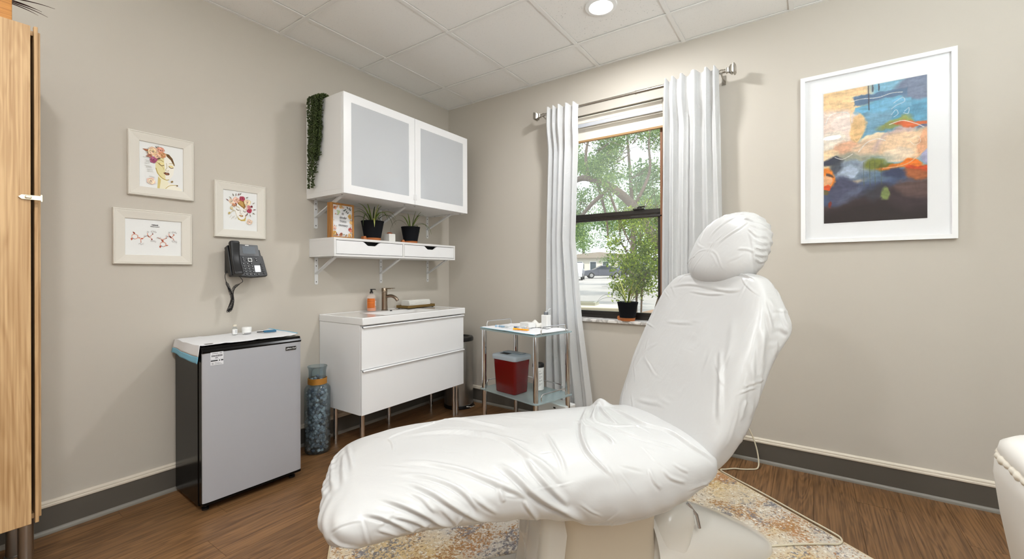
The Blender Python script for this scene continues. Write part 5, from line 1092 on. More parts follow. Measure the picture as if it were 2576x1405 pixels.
# small things on the pad
FT = FH_+0.008
m_clear = pane_mat('clear_glass', 0.10, (0.93, 0.95, 0.95, 1)); m_satw = mat('satin_white_plastic', (236, 236, 234), 0.35)
VI = thing('glass_vial', (0.135, -1.925, FT), 'tiny clear medicine vial with pale cap on the refrigerator pad', 'vial', rz=R_(-20))
MB().lathe([(0.0125, 0), (0.013, 0.002), (0.013, 0.034), (0.009, 0.040), (0.0065, 0.042), (0.0065, 0.048)], 24).build('glass', m_clear, VI, smooth=40)
MB().lathe([(0.0098, 0.047), (0.0098, 0.055), (0.0085, 0.057), (0, 0.057)], 20).build('cap', mat('pale_tan_cap', (214, 206, 190), 0.45), VI, smooth=40)
wrap(MB(), 0.0132, 0.003, 0.032, R_(-90), R_(70)).build('label', mat('vial_label', (236, 236, 236), 0.5), VI, fix=False)
lb = MB(); wrap(lb, 0.01335, 0.003, 0.032, R_(-90), R_(-70), 3); [wrap(lb, 0.01335, 0.010+0.005*q, 0.0112+0.005*q, R_(0), R_(50), 4) for q in range(4)]
lb.build('label_print', mat('black_print'), VI, fix=False)
JR = thing('cream_jar', (0.150, -1.868, FT), 'small round white cream jar on the refrigerator pad', 'jar')
MB().lathe([(0.022, 0), (0.0235, 0.002), (0.0235, 0.020), (0.022, 0.022)], 32).build('jar', m_satw, JR, smooth=40)
MB().lathe([(0.0245, 0.021), (0.0245, 0.036), (0.022, 0.039), (0, 0.039)], 32).build('lid', m_satw, JR, smooth=40)
wrap(MB(), 0.02365, 0.003, 0.006, R_(-60), R_(40)).build('label_stripe', mat('black_print'), JR, fix=False)
NP = thing('nail_nippers', (0.185, -1.790, FT), 'blue handled nippers with black jaws on the refrigerator pad', 'nippers', rz=R_(-105))
m_bluep = mat('teal_blue_grip', (44, 104, 140), 0.4)
for sgn in (-1, 1):
    MB().tube(smooth_path([(0.0, sgn*0.004, 0.006), (-0.02, sgn*0.011, 0.006), (-0.04, sgn*0.014, 0.006), (-0.062, sgn*0.010, 0.006)], 6), 0.0055, 10).build('handle', m_bluep, NP, smooth=60)
    MB().prism([(0.0, 0.001), (0.02, 0.007), (0.034, 0.003), (0.036, 0.0), (0.0, -0.003)] if sgn > 0 else [(0.0, -0.001), (0.02, -0.007), (0.034, -0.003), (0.036, 0.0), (0.0, 0.003)], 'z', 0.003 if sgn > 0 else 0.0055, 0.0055 if sgn > 0 else 0.008).build('jaw', m_black, NP)
# ---- tall blue glass vase full of plastic caps
VS = thing('glass_vase', (0.165, -1.442, 0), 'tall blue-grey glass vase filled with clear caps, between refrigerator and sink cabinet', 'vase')
m_bluegl = pane_mat('blue_grey_glass', 0.06, (0.80, 0.86, 0.885, 1))
MB().lathe([(0.0, 0.004), (0.060, 0.002), (0.074, 0.006), (0.079, 0.018), (0.080, 0.40), (0.078, 0.418), (0.068, 0.432), (0.056, 0.440), (0.053, 0.452), (0.053, 0.530), (0.058, 0.552), (0.061, 0.556), (0.060, 0.561), (0.055, 0.558), (0.050, 0.530), (0.050, 0.452), (0.052, 0.443), (0.066, 0.428), (0.0745, 0.415), (0.0765, 0.40), (0.0755, 0.020), (0.0, 0.014)], 48).build('glass', m_bluegl, VS, smooth=50)
m_rope = mat('amber_twine', (186, 128, 48), 0.6)
for q in range(8): MB().tube([(0.0565*math.cos(2*math.pi*k_/36), 0.0565*math.sin(2*math.pi*k_/36), 0.4475+q*0.0048+0.0006*math.sin(k_)) for k_ in range(36)], 0.0027, 6, closed=True).build('twine', m_rope, VS, smooth=60)
m_caps = [mat('clear_cap_pale', (196, 204, 214), 0.22, alpha=0.85), mat('clear_cap_grey', (158, 168, 180), 0.25, alpha=0.85), mat('clear_cap_dark', (92, 104, 124), 0.25), mat('clear_cap_white', (214, 222, 230), 0.3)]
cpm = []
for m_ in m_caps:
    o_ = MB().lathe([(0.0095, 0.0), (0.0105, 0.001), (0.0105, 0.015), (0.0095, 0.016), (0.0065, 0.016), (0.006, 0.006), (0, 0.005)], 10).build('plastic_cap', m_, None, smooth=40); cpm.append(o_)
gq = random.Random(9); cnt = 0
for ly in range(23):
    for q in range(13):
        z_ = 0.030+ly*0.0172+gq.uniform(-.004, .004); a_ = 2*math.pi*(q+0.5*(ly % 2))/13+gq.uniform(-.1, .1); rr_ = gq.uniform(0.050, 0.0605)
        if ly > 21: rr_ *= 0.75
        k_ = gq.choices(range(4), (5, 5, 2, 2))[0]
        o_ = cpm[k_] if cnt < 4 and False else cpm[k_].copy()
        col.objects.link(o_); o_.location = (0.165+rr_*math.cos(a_), -1.442+rr_*math.sin(a_), z_); o_.rotation_euler = (gq.uniform(0, 6.28), gq.uniform(0, 6.28), gq.uniform(0, 6.28))
        tag(o_, 'small clear blue-grey plastic cap among many in the tall glass vase', 'cap', 'plastic caps in the tall vase'); cnt += 1
for q in range(5):
    o_ = cpm[q % 4].copy(); col.objects.link(o_); a_ = q*1.25; o_.location = (0.165+0.030*math.cos(a_), -1.442+0.030*math.sin(a_), 0.472+0.009*(q % 3)); o_.rotation_euler = (gq.uniform(0, 6.28), gq.uniform(0, 6.28), 0)
    tag(o_, 'small clear blue-grey plastic cap among many in the tall glass vase', 'cap', 'plastic caps in the tall vase')
for o_ in cpm: bpy.data.objects.remove(o_)

# ---- glass trolley (local x: window-side long edge, y: towards the window wall)
TA = math.atan2(-0.132, 0.583); TRO = (1.120, -0.405)
TY = thing('glass_trolley', (TRO[0], TRO[1], 0), 'chrome trolley with two pale blue glass shelves beside the curtain', 'trolley', rz=TA)
def trw(x, y): return (TRO[0]+x*math.cos(TA)-y*math.sin(TA), TRO[1]+x*math.sin(TA)+y*math.cos(TA))
m_aqua = pane_mat('aqua_frosted_glass', 0.36, (0.88, 0.97, 0.98, 1))
for n_ in m_aqua.node_tree.nodes:
    if n_.type in ('BSDF_DIFFUSE', 'BSDF_TRANSLUCENT'): n_.inputs[0].default_value = (0.80, 0.95, 0.98, 1)
    if n_.type == 'BSDF_GLOSSY': n_.inputs[1].default_value = 0.06
hx_, hy_ = 0.298, 0.193; ZT, ZL, ZB = 0.752, 0.305, 0.10
for z_ in (ZT, ZL): MB().prism(rect(hx_, hy_, 0.028, 6), 'z', z_-0.006, z_+0.002).build('glass_shelf', m_aqua, TY, bevel=0.0012)
for sx_ in (-1, 1):
    for sy_ in (-1, 1):
        px_, py_ = sx_*(hx_-0.030), sy_*(hy_-0.030)
        o_ = MB(); o_.lathe([(0.0175, 0.055), (0.0175, ZL-0.007)], 24, px_, py_); o_.lathe([(0.0175, ZL+0.003), (0.0175, ZT-0.007)], 24, px_, py_); o_.lathe([(0.020, ZL+0.002), (0.020, ZL+0.005)], 24, px_, py_); o_.lathe([(0.013, ZT+0.002), (0.013, ZT+0.005), (0, ZT+0.006)], 20, px_, py_)
        po = o_.build('post', m_chrome, TY, smooth=40)
        c_ = MB(); c_.lathe([(0.024, -0.009), (0.025, -0.004), (0.025, 0.004), (0.024, 0.009)], 20, M=axes((px_+0.012, py_, 0.0255), (0, 0, 1), (1, 0, 0))); c_.box(px_-0.004, px_+0.018, py_-0.013, py_+0.013, 0.034, 0.056); c_.build('castor', m_black, po, smooth=40)
def urail(pts, r=0.0042): return MB().tube(smooth_path(pts, 6), r, 10).build('guard_rail', m_chrome, TY, smooth=60)
def rail_y(x, z, y0, y1, h=0.052): urail([(x, y0, z), (x, y0, z+h*0.55), (x, y0+0.006, z+h*0.85), (x, y0+0.020, z+h), (x, (y0+y1)/2, z+h), (x, y1-0.020, z+h), (x, y1-0.006, z+h*0.85), (x, y1, z+h*0.55), (x, y1, z)])
for z_ in (ZT, ZL):
    rail_y(-hx_+0.016, z_, -0.125, 0.125); rail_y(hx_-0.016, z_, -0.125, 0.125)
urail([(-0.20, hy_-0.016, ZL), (-0.20, hy_-0.016, ZL+0.03), (-0.185, hy_-0.016, ZL+0.052), (0.0, hy_-0.016, ZL+0.052), (0.185, hy_-0.016, ZL+0.052), (0.20, hy_-0.016, ZL+0.03), (0.20, hy_-0.016, ZL)])
# pad on the trolley top
P2D = thing('trolley_pad', (TRO[0], TRO[1], ZT+0.002), 'white absorbent pad with blue edge lying on the glass trolley', 'pad', rz=TA)
def tp2(v0, v1):
    def f(u, v):
        v = v0+(v1-v0)*v; x = -0.290+0.565*u; y = -0.188+0.35*v; z = 0.004+0.0022*abs(math.sin(7*u+3*v))*math.sin(6*v)**2+0.004*max(0, math.sin(16*v-9*u))**5*(1-u)
        if abs(x) > 0.255 or abs(y) > 0.15: z += 0.004
        if v > 0.9: z += 0.008*(v-0.9)/0.1*abs(math.sin(9*u))
        return (x, y, z)
    return f
for nm_, a_, b_, m_ in (('pad_sheet', 0.03, 1.0, m_padw), ('blue_edge', 0.0, 0.03, m_padb)):
    o_ = MB().grid(tp2(a_, b_), 50, 40 if a_ else 4).build(nm_, m_, P2D, smooth=70, fix=False); sm = o_.modifiers.new('thick', 'SOLIDIFY'); sm.thickness = 0.0015; sm.offset = 1
ZP = ZT+0.0115
def onpad(name, x, y, label, cat, rz=0): w = trw(x, y); return thing(name, (w[0], w[1], ZP), label, cat, rz=TA+rz)
# squeeze bottle with open flip cap
BT = onpad('squeeze_bottle', 0.105, 0.115, 'white square squeeze bottle with open flip cap on the trolley', 'bottle')
MB().prism(rect(0.030, 0.022, 0.006, 3), 'z', 0, 0.098).build('bottle', m_satw, BT, bevel=0.005)
MB().lathe([(0.016, 0.098), (0.016, 0.116), (0.0145, 0.118), (0, 0.118)], 24).build('collar', mat('smoke_grey_cap', (112, 116, 120), 0.35), BT, smooth=40)
MB().lathe([(0.0065, 0.118), (0.005, 0.124), (0, 0.124)], 12).build('nozzle', m_satw, BT, smooth=40)
MB().lathe([(0.016, 0.0), (0.016, 0.007), (0.013, 0.010), (0, 0.010)], 24, M=Matrix.Translation((0.033, 0.004, 0.128)) @ Matrix.Rotation(R_(-62), 4, 'Y')).build('flip_cap', mat('frosted_clear_cap', (226, 230, 232), 0.3, alpha=0.7), BT, smooth=40)
# orange pen
PN = onpad('marker_pen', 0.070, -0.105, 'orange marker pen lying on the trolley pad', 'pen', rz=R_(14))
MB().lathe([(0.006, -0.060), (0.0065, -0.058), (0.0065, 0.052), (0.004, 0.058), (0.0015, 0.068), (0, 0.069)], 16, M=axes((0, 0, 0.0068), (0, 1, 0), (0, 0, 1))).build('barrel', mat('pen_orange', (240, 158, 30), 0.4), PN, smooth=40)
MB().lathe([(0.0072, -0.064), (0.0072, -0.030), (0.0066, -0.028)], 16, M=axes((0, 0, 0.0074), (0, 1, 0), (0, 0, 1))).build('pen_cap', mat('pen_orange_cap', (250, 178, 46), 0.4), PN, smooth=40)
# syringe and wrapped syringes
SY = onpad('syringe', -0.120, -0.095, 'clear syringe with pale blue plunger on the trolley pad', 'syringe', rz=R_(12))
XA = axes((0, 0, 0.009), (0, 1, 0), (0, 0, 1))
MB().lathe([(0.0075, -0.045), (0.0075, 0.030), (0.003, 0.034), (0.002, 0.044)], 16, M=XA).build('barrel', m_clear, SY, smooth=40)
MB().lathe([(0.003, -0.075), (0.003, -0.03), (0.0068, -0.03), (0.0068, 0.0), (0, 0.002)], 14, M=XA).build('plunger', mat('pale_blue_plastic', (168, 200, 224), 0.35), SY, smooth=40)
fg = MB(); fg.lathe([(0.009, -0.077), (0.009, -0.074)], 14, M=XA); fg.lathe([(0.008, -0.046), (0.008, -0.0435)], 14, M=XA); fg.build('flange', mat('pale_blue_plastic'), SY)
m_wrapf = mat('clear_wrap', (224, 230, 234), 0.12, alpha=0.4)
for i_, (x_, y_, rz_, lab) in enumerate(((-0.055, -0.045, 24, 'clear sterile wrapper with a blue cap beside the syringe on the trolley'), (0.030, -0.005, -30, 'crumpled clear wrapper behind the orange pen on the trolley'))):
    WR = onpad('sterile_wrapper', x_, y_, lab, 'wrapper', rz=R_(rz_))
    MB().grid(lambda u, v: (-0.06+0.12*u, -0.024+0.048*v, 0.003+0.012*math.sin(math.pi*v)*(0.6+0.4*math.sin(9*u+i_))+0.003*math.sin(17*u+5*v)), 20, 10).build('film', m_wrapf, WR, smooth=70, fix=False)
    MB().lathe([(0.005, -0.02), (0.005, 0.02), (0, 0.022)], 12, M=axes((0.01, 0, 0.007), (0, 1, 0), (0, 0, 1))).build('capped_needle', mat('navy_cap', (52, 76, 112), 0.4) if i_ == 0 else mat('pen_orange_cap'), WR, smooth=40)
GB = onpad('gauze_box', -0.030, 0.060, 'small white gauze pack on the trolley', 'pack', rz=R_(-4))
MB().prism(rect(0.052, 0.035, 0.004, 2), 'z', 0, 0.036).build('pack', m_satw, GB, bevel=0.003)
TS = onpad('crumpled_tissue', -0.015, 0.142, 'crumpled white tissue on the trolley behind the gauze pack', 'tissue')
MB().grid(lambda u, v: (-0.09+0.16*u, -0.036+0.066*v, 0.001+0.046*math.sin(math.pi*min(1, v*1.1))**0.6*math.sin(math.pi*u)**0.5*(0.8+0.2*math.sin(13*u+4*v))+0.005*math.sin(22*u-9*v)*math.sin(math.pi*u)), 40, 24).build('tissue', m_towel, TS, smooth=70, fix=False)
# sharps container on the lower shelf
SC = thing('sharps_container', (1.047, -0.470, ZL+0.002), 'dark red sharps container with grey lid on the lower trolley shelf', 'container', rz=R_(-9))
m_red = mat('translucent_red', (112, 12, 14), 0.22, spec=0.5, coat=0.2); m_lid = mat('cloudy_grey_lid', (168, 178, 186), 0.3, alpha=0.9)
def rrz(w, h, r, z): return [(p_[0], p_[1], z) for p_ in rect(w, h, r, 5)]
ring_loft([rrz(0.092, 0.068, 0.02, 0.0), rrz(0.098, 0.073, 0.022, 0.006), rrz(0.112, 0.085, 0.024, 0.248), rrz(0.114, 0.087, 0.024, 0.252)]).build('body', m_red, SC, smooth=50)
ring_loft([rrz(0.119, 0.092, 0.026, 0.240), rrz(0.121, 0.094, 0.026, 0.262), rrz(0.116, 0.089, 0.024, 0.272), rrz(0.104, 0.078, 0.02, 0.276)]).build('lid', m_lid, SC, smooth=50)
MB().prism(rect(0.040, 0.024, 0.004, 2, -0.030, -0.030), 'z', 0.2755, 0.2765).build('slot', m_dark, SC)
MB().prism(rect(0.090, 0.034, 0.01, 3, 0.0, 0.030), 'z', 0.276, 0.281).build('flap', mat('smoky_flap', (120, 136, 148), 0.3), SC, bevel=0.002)
# wipes canister
w_ = trw(0.035, 0.105)
CN = thing('wipes_canister', (w_[0], w_[1], ZL+0.002), 'white wipes canister with black lid on the lower trolley shelf', 'canister')
MB().lathe([(0.040, 0), (0.042, 0.002), (0.042, 0.165), (0.041, 0.168)], 32).build('canister', m_satw, CN, smooth=40)
MB().lathe([(0.043, 0.166), (0.043, 0.186), (0.040, 0.192), (0.030, 0.196), (0, 0.197)], 32).build('lid', m_black, CN, smooth=40)
lb = MB()
for q in range(14): wrap(lb, 0.0423, 0.030+q*0.0085, 0.0325+q*0.0085, R_(-70), R_(-70+20+17*((q*7) % 3)), 5); 
wrap(lb, 0.0423, 0.06, 0.14, R_(10), R_(16), 2); lb.build('label_print', mat('grey_print', (120, 120, 124), 0.6), CN, fix=False)
# white box on the floor behind the trolley
WB = thing('white_floor_box', (1.29, -0.255, 0), 'white plastic box on the floor under the trolley', 'box', rz=TA)
MB().prism(rect(0.15, 0.055, 0.012, 3), 'z', 0.0, 0.225).build('box', m_satw, WB, bevel=0.006)
MB().box(0.03, 0.05, -0.057, -0.054, 0.19, 0.20).build('latch', m_black, WB)
# ---- plant on the window sill
pot('potted_spider_plant', (1.742, 0.015, WZ0+0.018), 0.98, 'potted spider plant in a black pot on the marble window sill', [
    (R_(180), 1.2, 0.25, 0.015, 4.5, 2), (R_(150), 1.25, 0.24, 0.015, 4.0, 2), (R_(0), 1.2, 0.24, 0.016, 3.5, 2), (R_(20), 1.3, 0.25, 0.014, 3.5, 0), (R_(-170), 1.0, 0.23, 0.014, 5.5, 0), (R_(-175), 0.8, 0.27, 0.006, 8.5, 1), (R_(185), 0.55, 0.25, 0.009, 6.0, 1), (R_(-10), 0.9, 0.22, 0.014, 6.0, 2), (R_(10), 0.8, 0.22, 0.010, 7.0, 1), (R_(-60), 1.0, 0.20, 0.014, 6.0, 0), (R_(-120), 1.05, 0.20, 0.013, 6.0, 0), (R_(90), 1.1, 0.2, 0.012, 5.0, 1), (R_(200), 1.35, 0.2, 0.013, 4.0, 0), (R_(-30), 1.35, 0.2, 0.014, 4.0, 2)], drift=170)

# ---- curtains and rod
m_curt = bpy.data.materials.new('white_curtain'); m_curt.use_nodes = True; nt = m_curt.node_tree; N, L, b = nodes_of(m_curt)
b.inputs['Base Color'].default_value = rgb(242, 241, 238); b.inputs['Roughness'].default_value = 0.8; b.inputs['Specular IOR Level'].default_value = 0.15
tr_ = N.new('ShaderNodeBsdfTranslucent'); tr_.inputs[0].default_value = rgb(244, 246, 250); mx = N.new('ShaderNodeMixShader'); mx.inputs[0].default_value = 0.52
L.new(b.outputs[0], mx.inputs[1]); L.new(tr_.outputs[0], mx.inputs[2]); L.new(mx.outputs[0], N['Material Output'].inputs[0])
# embossed feather arcs
tcn = N.new('ShaderNodeTexCoord'); vo = N.new('ShaderNodeTexVoronoi'); vo.inputs['Scale'].default_value = 13.0
mpn = N.new('ShaderNodeMapping'); mpn.inputs['Scale'].default_value = (1, 0.2, 0.7); L.new(tcn.outputs['Object'], mpn.inputs[0])
nz = N.new('ShaderNodeTexNoise'); nz.inputs['Scale'].default_value = 6.0; nz.inputs['Detail'].default_value = 2; L.new(mpn.outputs[0], nz.inputs['Vector'])
va = N.new('ShaderNodeVectorMath'); va.operation = 'MULTIPLY_ADD'; va.inputs[1].default_value = (0.16, 0.16, 0.16); L.new(nz.outputs['Color'], va.inputs[0]); L.new(mpn.outputs[0], va.inputs[2]); L.new(va.outputs[0], vo.inputs['Vector'])
ml = N.new('ShaderNodeMath'); ml.operation = 'MULTIPLY'; ml.inputs[1].default_value = 150.0; L.new(vo.outputs['Distance'], ml.inputs[0])
sn = N.new('ShaderNodeMath'); sn.operation = 'SINE'; L.new(ml.outputs[0], sn.inputs[0])
bp = N.new('ShaderNodeBump'); bp.inputs['Strength'].default_value = 0.32; bp.inputs['Distance'].default_value = 0.0018; L.new(sn.outputs[0], bp.inputs['Height']); L.new(bp.outputs[0], b.inputs['Normal'])
def curtain(name, lt, rt_, nf, label, seed, z1=2.452, yy=-0.100):
    g = random.Random(seed); ph = [g.uniform(-.35, .35) for _ in range(nf+2)]; am = [g.uniform(0.7, 1.2) for _ in range(nf+2)]
    nu, nv = 180, 120; mb = MB(); vs = []
    lx, rx = np.array(lt), np.array(rt_)
    kn = np.concatenate([[0.0], np.cumsum([g.uniform(0.55, 1.5) for _ in range(nf)])]); kn /= kn[-1]
    for j in range(nv):
        q = j/(nv-1); z = z1-(z1-0.028)*(q**1.15)
        xl = np.interp(-z, -lx[:, 0], lx[:, 1]); xr = np.interp(-z, -rx[:, 0], rx[:, 1])
        tp = min(1, max(0, (z-2.10)/0.24)); tp = tp*tp*(3-2*tp)          # 1 at the gathered heading
        for i in range(nu):
            u = i/(nu-1); uu = min(1, max(0, u+0.020*math.sin(3.1*q+u*7+seed)*(1-tp))); k = int(np.clip(np.searchsorted(kn, uu)-1, 0, nf-1))
            a = 2*math.pi*(np.interp(uu, kn, np.arange(nf+1)))
            c_ = math.cos(a); sh_ = c_ if tp < 0.02 else (c_*(1-tp)+tp*math.copysign(abs(c_)**0.6, c_))
            A = (0.020*tp+(0.016+0.010*am[k])*(1-tp)*(0.75+0.35*math.sin(2.5*q+2.1*k)))
            cen = yy-(0.014+0.018)*tp-0.006*(1-tp)*math.sin(2*u*math.pi+seed)
            y = cen+A*sh_
            zz = z-0.016*tp*max(0, (z-2.40)/0.052)*(0.5+0.5*c_)**2 - 0.010*tp*max(0, (z-2.42)/0.032)*(0.5+0.5*math.sin(5*u+seed))
            x = xl+(xr-xl)*u+0.004*math.sin(a)
            vs.append((x-xl0(lt), y-yy, zz))
    fs = [(j*nu+i, j*nu+i+1, (j+1)*nu+i+1, (j+1)*nu+i) for j in range(nv-1) for i in range(nu-1)]
    mb.add(vs, fs); o = mb.build(name, m_curt, None, smooth=80, fix=False, loc=(xl0(lt), yy, 0))
    sm = o.modifiers.new('thick', 'SOLIDIFY'); sm.thickness = 0.0012
    return tag(o, label, 'curtain', 'white curtains at the window')
def xl0(t): return t[0][1]
curtain('window_curtain', [(2.46, 1.140), (1.4, 1.112), (0.5, 1.100), (0.0, 1.100)], [(2.46, 1.415), (2.0, 1.395), (1.43, 1.375), (0.8, 1.430), (0.23, 1.510), (0.0, 1.535)], 5, 'white embossed curtain hanging left of the window beside the trolley', 3)
curtain('window_curtain', [(2.46, 2.040), (1.7, 2.020), (1.15, 2.012), (0.0, 2.010)], [(2.46, 2.372), (1.575, 2.388), (0.0, 2.41)], 6, 'white embossed curtain hanging right of the window behind the chair headrest', 8)
RD_ = thing('curtain_rod', (1.745, -0.100, 2.415), 'brushed nickel curtain rod with stepped square finials above the window', 'curtain rod')
m_nick = mat('brushed_nickel', (186, 182, 174), 0.2, 1.0)
po = MB(); po.tube([(-0.68, 0, 0), (0.13, 0, 0)], 0.0095, 16); po.tube([(0.10, 0, 0), (0.67, 0, 0)], 0.0115, 16); po.lathe([(0.0128, 0), (0.0128, 0.008)], 16, M=axes((0.095, 0, 0), (0, 1, 0), (0, 0, 1))); po.build('pole', m_nick, RD_, smooth=40)
for sgn in (-1, 1):
    f_ = MB(); x0 = 0.665*sgn; M_ = Matrix.Translation((x0, 0, 0)) @ Matrix.Rotation(R_(90)*sgn, 4, 'Y')
    prof = [(0.012, 0.0), (0.016, 0.004), (0.012, 0.010), (0.014, 0.018), (0.024, 0.030), (0.024, 0.036), (0.020, 0.038), (0.020, 0.041), (0.028, 0.043), (0.028, 0.052), (0.022, 0.055), (0.022, 0.058)]
    vs = []; fs = []
    for r_, z_ in prof:
        for sx_, sy_ in ((-1, -1), (1, -1), (1, 1), (-1, 1)): vs.append(tuple(M_ @ Vector((sx_*r_, sy_*r_, z_))))
    for q in range(len(prof)-1):
        for s_ in range(4): fs.append((q*4+s_, q*4+(s_+1) % 4, q*4+4+(s_+1) % 4, q*4+4+s_))
    fs += [(3, 2, 1, 0), tuple(len(vs)-4+s_ for s_ in range(4))]; f_.add(vs, fs); f_.build('finial', m_nick, RD_, bevel=0.0012)
    br = MB(); xb = 0.640*sgn; br.lathe([(0.0145, -0.008), (0.0145, 0.008)], 16, M=axes((xb, 0, 0), (0, 1, 0), (0, 0, 1))); br.tube([(xb, 0.0, -0.012), (xb, 0.03, -0.020), (xb, 0.098, -0.020)], 0.005, 10); br.box(xb-0.012, xb+0.012, 0.095, 0.0995, -0.05, 0.012); br.build('bracket', m_nick, RD_, bevel=0.001)
# ---- framed abstract painting
PT = thing('framed_painting', (3.120, 0.0, 1.814), 'large white framed abstract painting in blue, peach, orange and brown on the window wall', 'painting')
m_wfr = mat('white_gallery_frame', (240, 240, 240), 0.35); m_mat = mat('white_mount', (242, 242, 243), 0.75)
pw, ph_ = 0.326, 0.480
def Y(mb):  # frame profile helper gives x=out; here out is -y
    mb.v = [(p_[1], -p_[0], p_[2]) for p_ in mb.v]; return mb
Y(frame_profile(MB(), pw, ph_, [(0, 0.0), (0.0, 0.026), (0.022, 0.026), (0.022, 0.012), (0.024, 0.008)])).build('frame', m_wfr, PT)
MB().box(-pw+0.02, pw-0.02, -0.009, -0.001, -ph_+0.02, ph_-0.02).build('mount', m_mat, PT)
Y(frame_profile(MB(), 0.222, 0.375, [(0.0, 0.009), (0.0, 0.0105), (0.0035, 0.0095), (0.004, 0.009)])).build('mount_bevel', m_mat, PT)
# vertex-coloured picture, u right, v down
nu_, nv_ = 230, 390
U, Vv = np.meshgrid(np.linspace(0, 1, nu_), np.linspace(0, 1, nv_), indexing='ij')
gN = np.random.default_rng(4)
def vnoise(x, y, seed):
    g = np.random.default_rng(seed); T = g.random((64, 64)); xi = np.floor(x).astype(int); yi = np.floor(y).astype(int); fx = x-xi; fy = y-yi; fx = fx*fx*(3-2*fx); fy = fy*fy*(3-2*fy)
    q = lambda a, c: T[a % 64, c % 64]
    return (q(xi, yi)*(1-fx)+q(xi+1, yi)*fx)*(1-fy)+(q(xi, yi+1)*(1-fx)+q(xi+1, yi+1)*fx)*fy
def fbm(x, y, seed, o=5): return sum(vnoise(x*2**i, y*2**i, seed+i)*0.5**(i+1) for i in range(o))/(1-0.5**o)
wu = U+0.10*(fbm(U*5, Vv*8, 1)-0.5)+0.03*(fbm(U*24, Vv*30, 2)-0.5); wv = Vv+0.07*(fbm(U*5, Vv*8, 7)-0.5)+0.02*(fbm(U*24, Vv*30, 9)-0.5)
IM = np.zeros((nu_, nv_, 3))
def lay(c, mask, op=1.0):
    global IM
    m_ = np.clip(mask, 0, 1)[..., None]*op; br_ = 1+0.30*(fbm(U*12, Vv*60, int(sum(c)) % 50+20)-0.5)[..., None]
    IM = IM*(1-m_)+m_*np.array(c)*br_
def ell(cx_, cy_, rx_, ry_, soft=0.25, rot=0.0):
    dx, dy = wu-cx_, (wv-cy_); ca, sa = math.cos(rot), math.sin(rot); d = np.sqrt(((dx*ca+dy*sa)/rx_)**2+((-dx*sa+dy*ca)/ry_)**2); return (1-d)/soft+0.5
def bar(x0, x1, y0, y1, soft=0.012): return np.minimum(np.minimum(wu-x0, x1-wu), np.minimum(wv-y0, y1-wv))/soft+0.5
def below(pts, soft=0.03): return (wv-np.interp(wu, [p_[0] for p_ in pts], [p_[1] for p_ in pts]))/soft+0.5
lay((238, 202, 154), np.ones_like(U)); lay((126, 176, 198), (wu-0.42)/0.10); lay((96, 158, 188), bar(0.36, 1.1, 0.12, 0.42, 0.05)); lay((112, 122, 146), ell(0.93, 0.06, 0.22, 0.10)); lay((84, 148, 178), bar(0.62, 1.1, 0.17, 0.27, 0.04))
lay((88, 116, 146), bar(0.30, 0.80, 0.060, 0.125)); lay((110, 172, 202), bar(0.31, 0.84, 0.140, 0.205)); lay((116, 160, 184), bar(0.40, 0.66, 0.205, 0.37, 0.03))
lay((236, 214, 200), ell(0.14, 0.29, 0.24, 0.15)); lay((240, 222, 212), ell(0.19, 0.24, 0.12, 0.07), 0.8); lay((234, 194, 140), ell(0.345, 0.305, 0.075, 0.095)); lay((236, 224, 208), ell(0.10, 0.38, 0.16, 0.08)); lay((226, 178, 146), ell(0.25, 0.45, 0.14, 0.075)); lay((240, 218, 186), ell(0.52, 0.41, 0.15, 0.045)); lay((226, 196, 166), ell(0.46, 0.46, 0.16, 0.06)); lay((234, 206, 168), ell(0.06, 0.49, 0.12, 0.06))
lay((140, 150, 84), ell(0.70, 0.305, 0.16, 0.035, 0.5, -0.15)); lay((150, 160, 80), ell(0.80, 0.305, 0.08, 0.02, 0.5)); lay((196, 172, 168), ell(0.70, 0.40, 0.19, 0.05, 0.3, -0.35)); lay((214, 104, 52), ell(0.86, 0.325, 0.18, 0.018, 0.5, 0.14)); lay((80, 92, 132), ell(0.93, 0.365, 0.05, 0.012, 0.5))
lay((238, 206, 170), ell(0.80, 0.475, 0.24, 0.115)); lay((244, 224, 200), ell(0.74, 0.52, 0.15, 0.06), 0.8); lay((226, 160, 120), ell(0.97, 0.47, 0.06, 0.10), 0.7)
lay((156, 164, 150), ell(0.35, 0.54, 0.36, 0.055, 0.6), 0.8); lay((138, 152, 168), ell(0.32, 0.61, 0.26, 0.075)); lay((176, 190, 208), ell(0.27, 0.615, 0.11, 0.045)); lay((150, 160, 176), ell(0.44, 0.58, 0.08, 0.04)); lay((124, 130, 60), ell(0.52, 0.58, 0.10, 0.045, 0.6)); lay((110, 110, 44), ell(0.62, 0.615, 0.07, 0.035, 0.6))
lay((224, 128, 44), ell(0.76, 0.62, 0.20, 0.020, 0.5)); lay((232, 124, 40), ell(0.87, 0.605, 0.07, 0.04)); lay((176, 176, 206), ell(0.99, 0.575, 0.05, 0.035)); lay((206, 82, 40), ell(0.95, 0.645, 0.13, 0.028)); lay((166, 96, 56), ell(0.88, 0.685, 0.17, 0.035, 0.5))
lay((62, 66, 82), ell(0.08, 0.53, 0.13, 0.03, 0.5)); lay((70, 74, 84), ell(0.14, 0.575, 0.07, 0.05, 0.6), 0.8)
lay((74, 86, 116), below([(0, 0.70), (0.15, 0.655), (0.22, 0.66), (0.36, 0.72), (0.5, 0.68), (0.62, 0.655), (0.75, 0.66), (0.82, 0.70), (1, 0.74)])); lay((96, 116, 138), ell(0.52, 0.68, 0.16, 0.05, 0.6), 0.8); lay((60, 68, 98), ell(0.70, 0.665, 0.11, 0.035, 0.6)); lay((78, 80, 104), ell(0.20, 0.76, 0.16, 0.11, 0.5)); lay((92, 98, 120), ell(0.28, 0.80, 0.16, 0.04, 0.6, -0.3), 0.7)
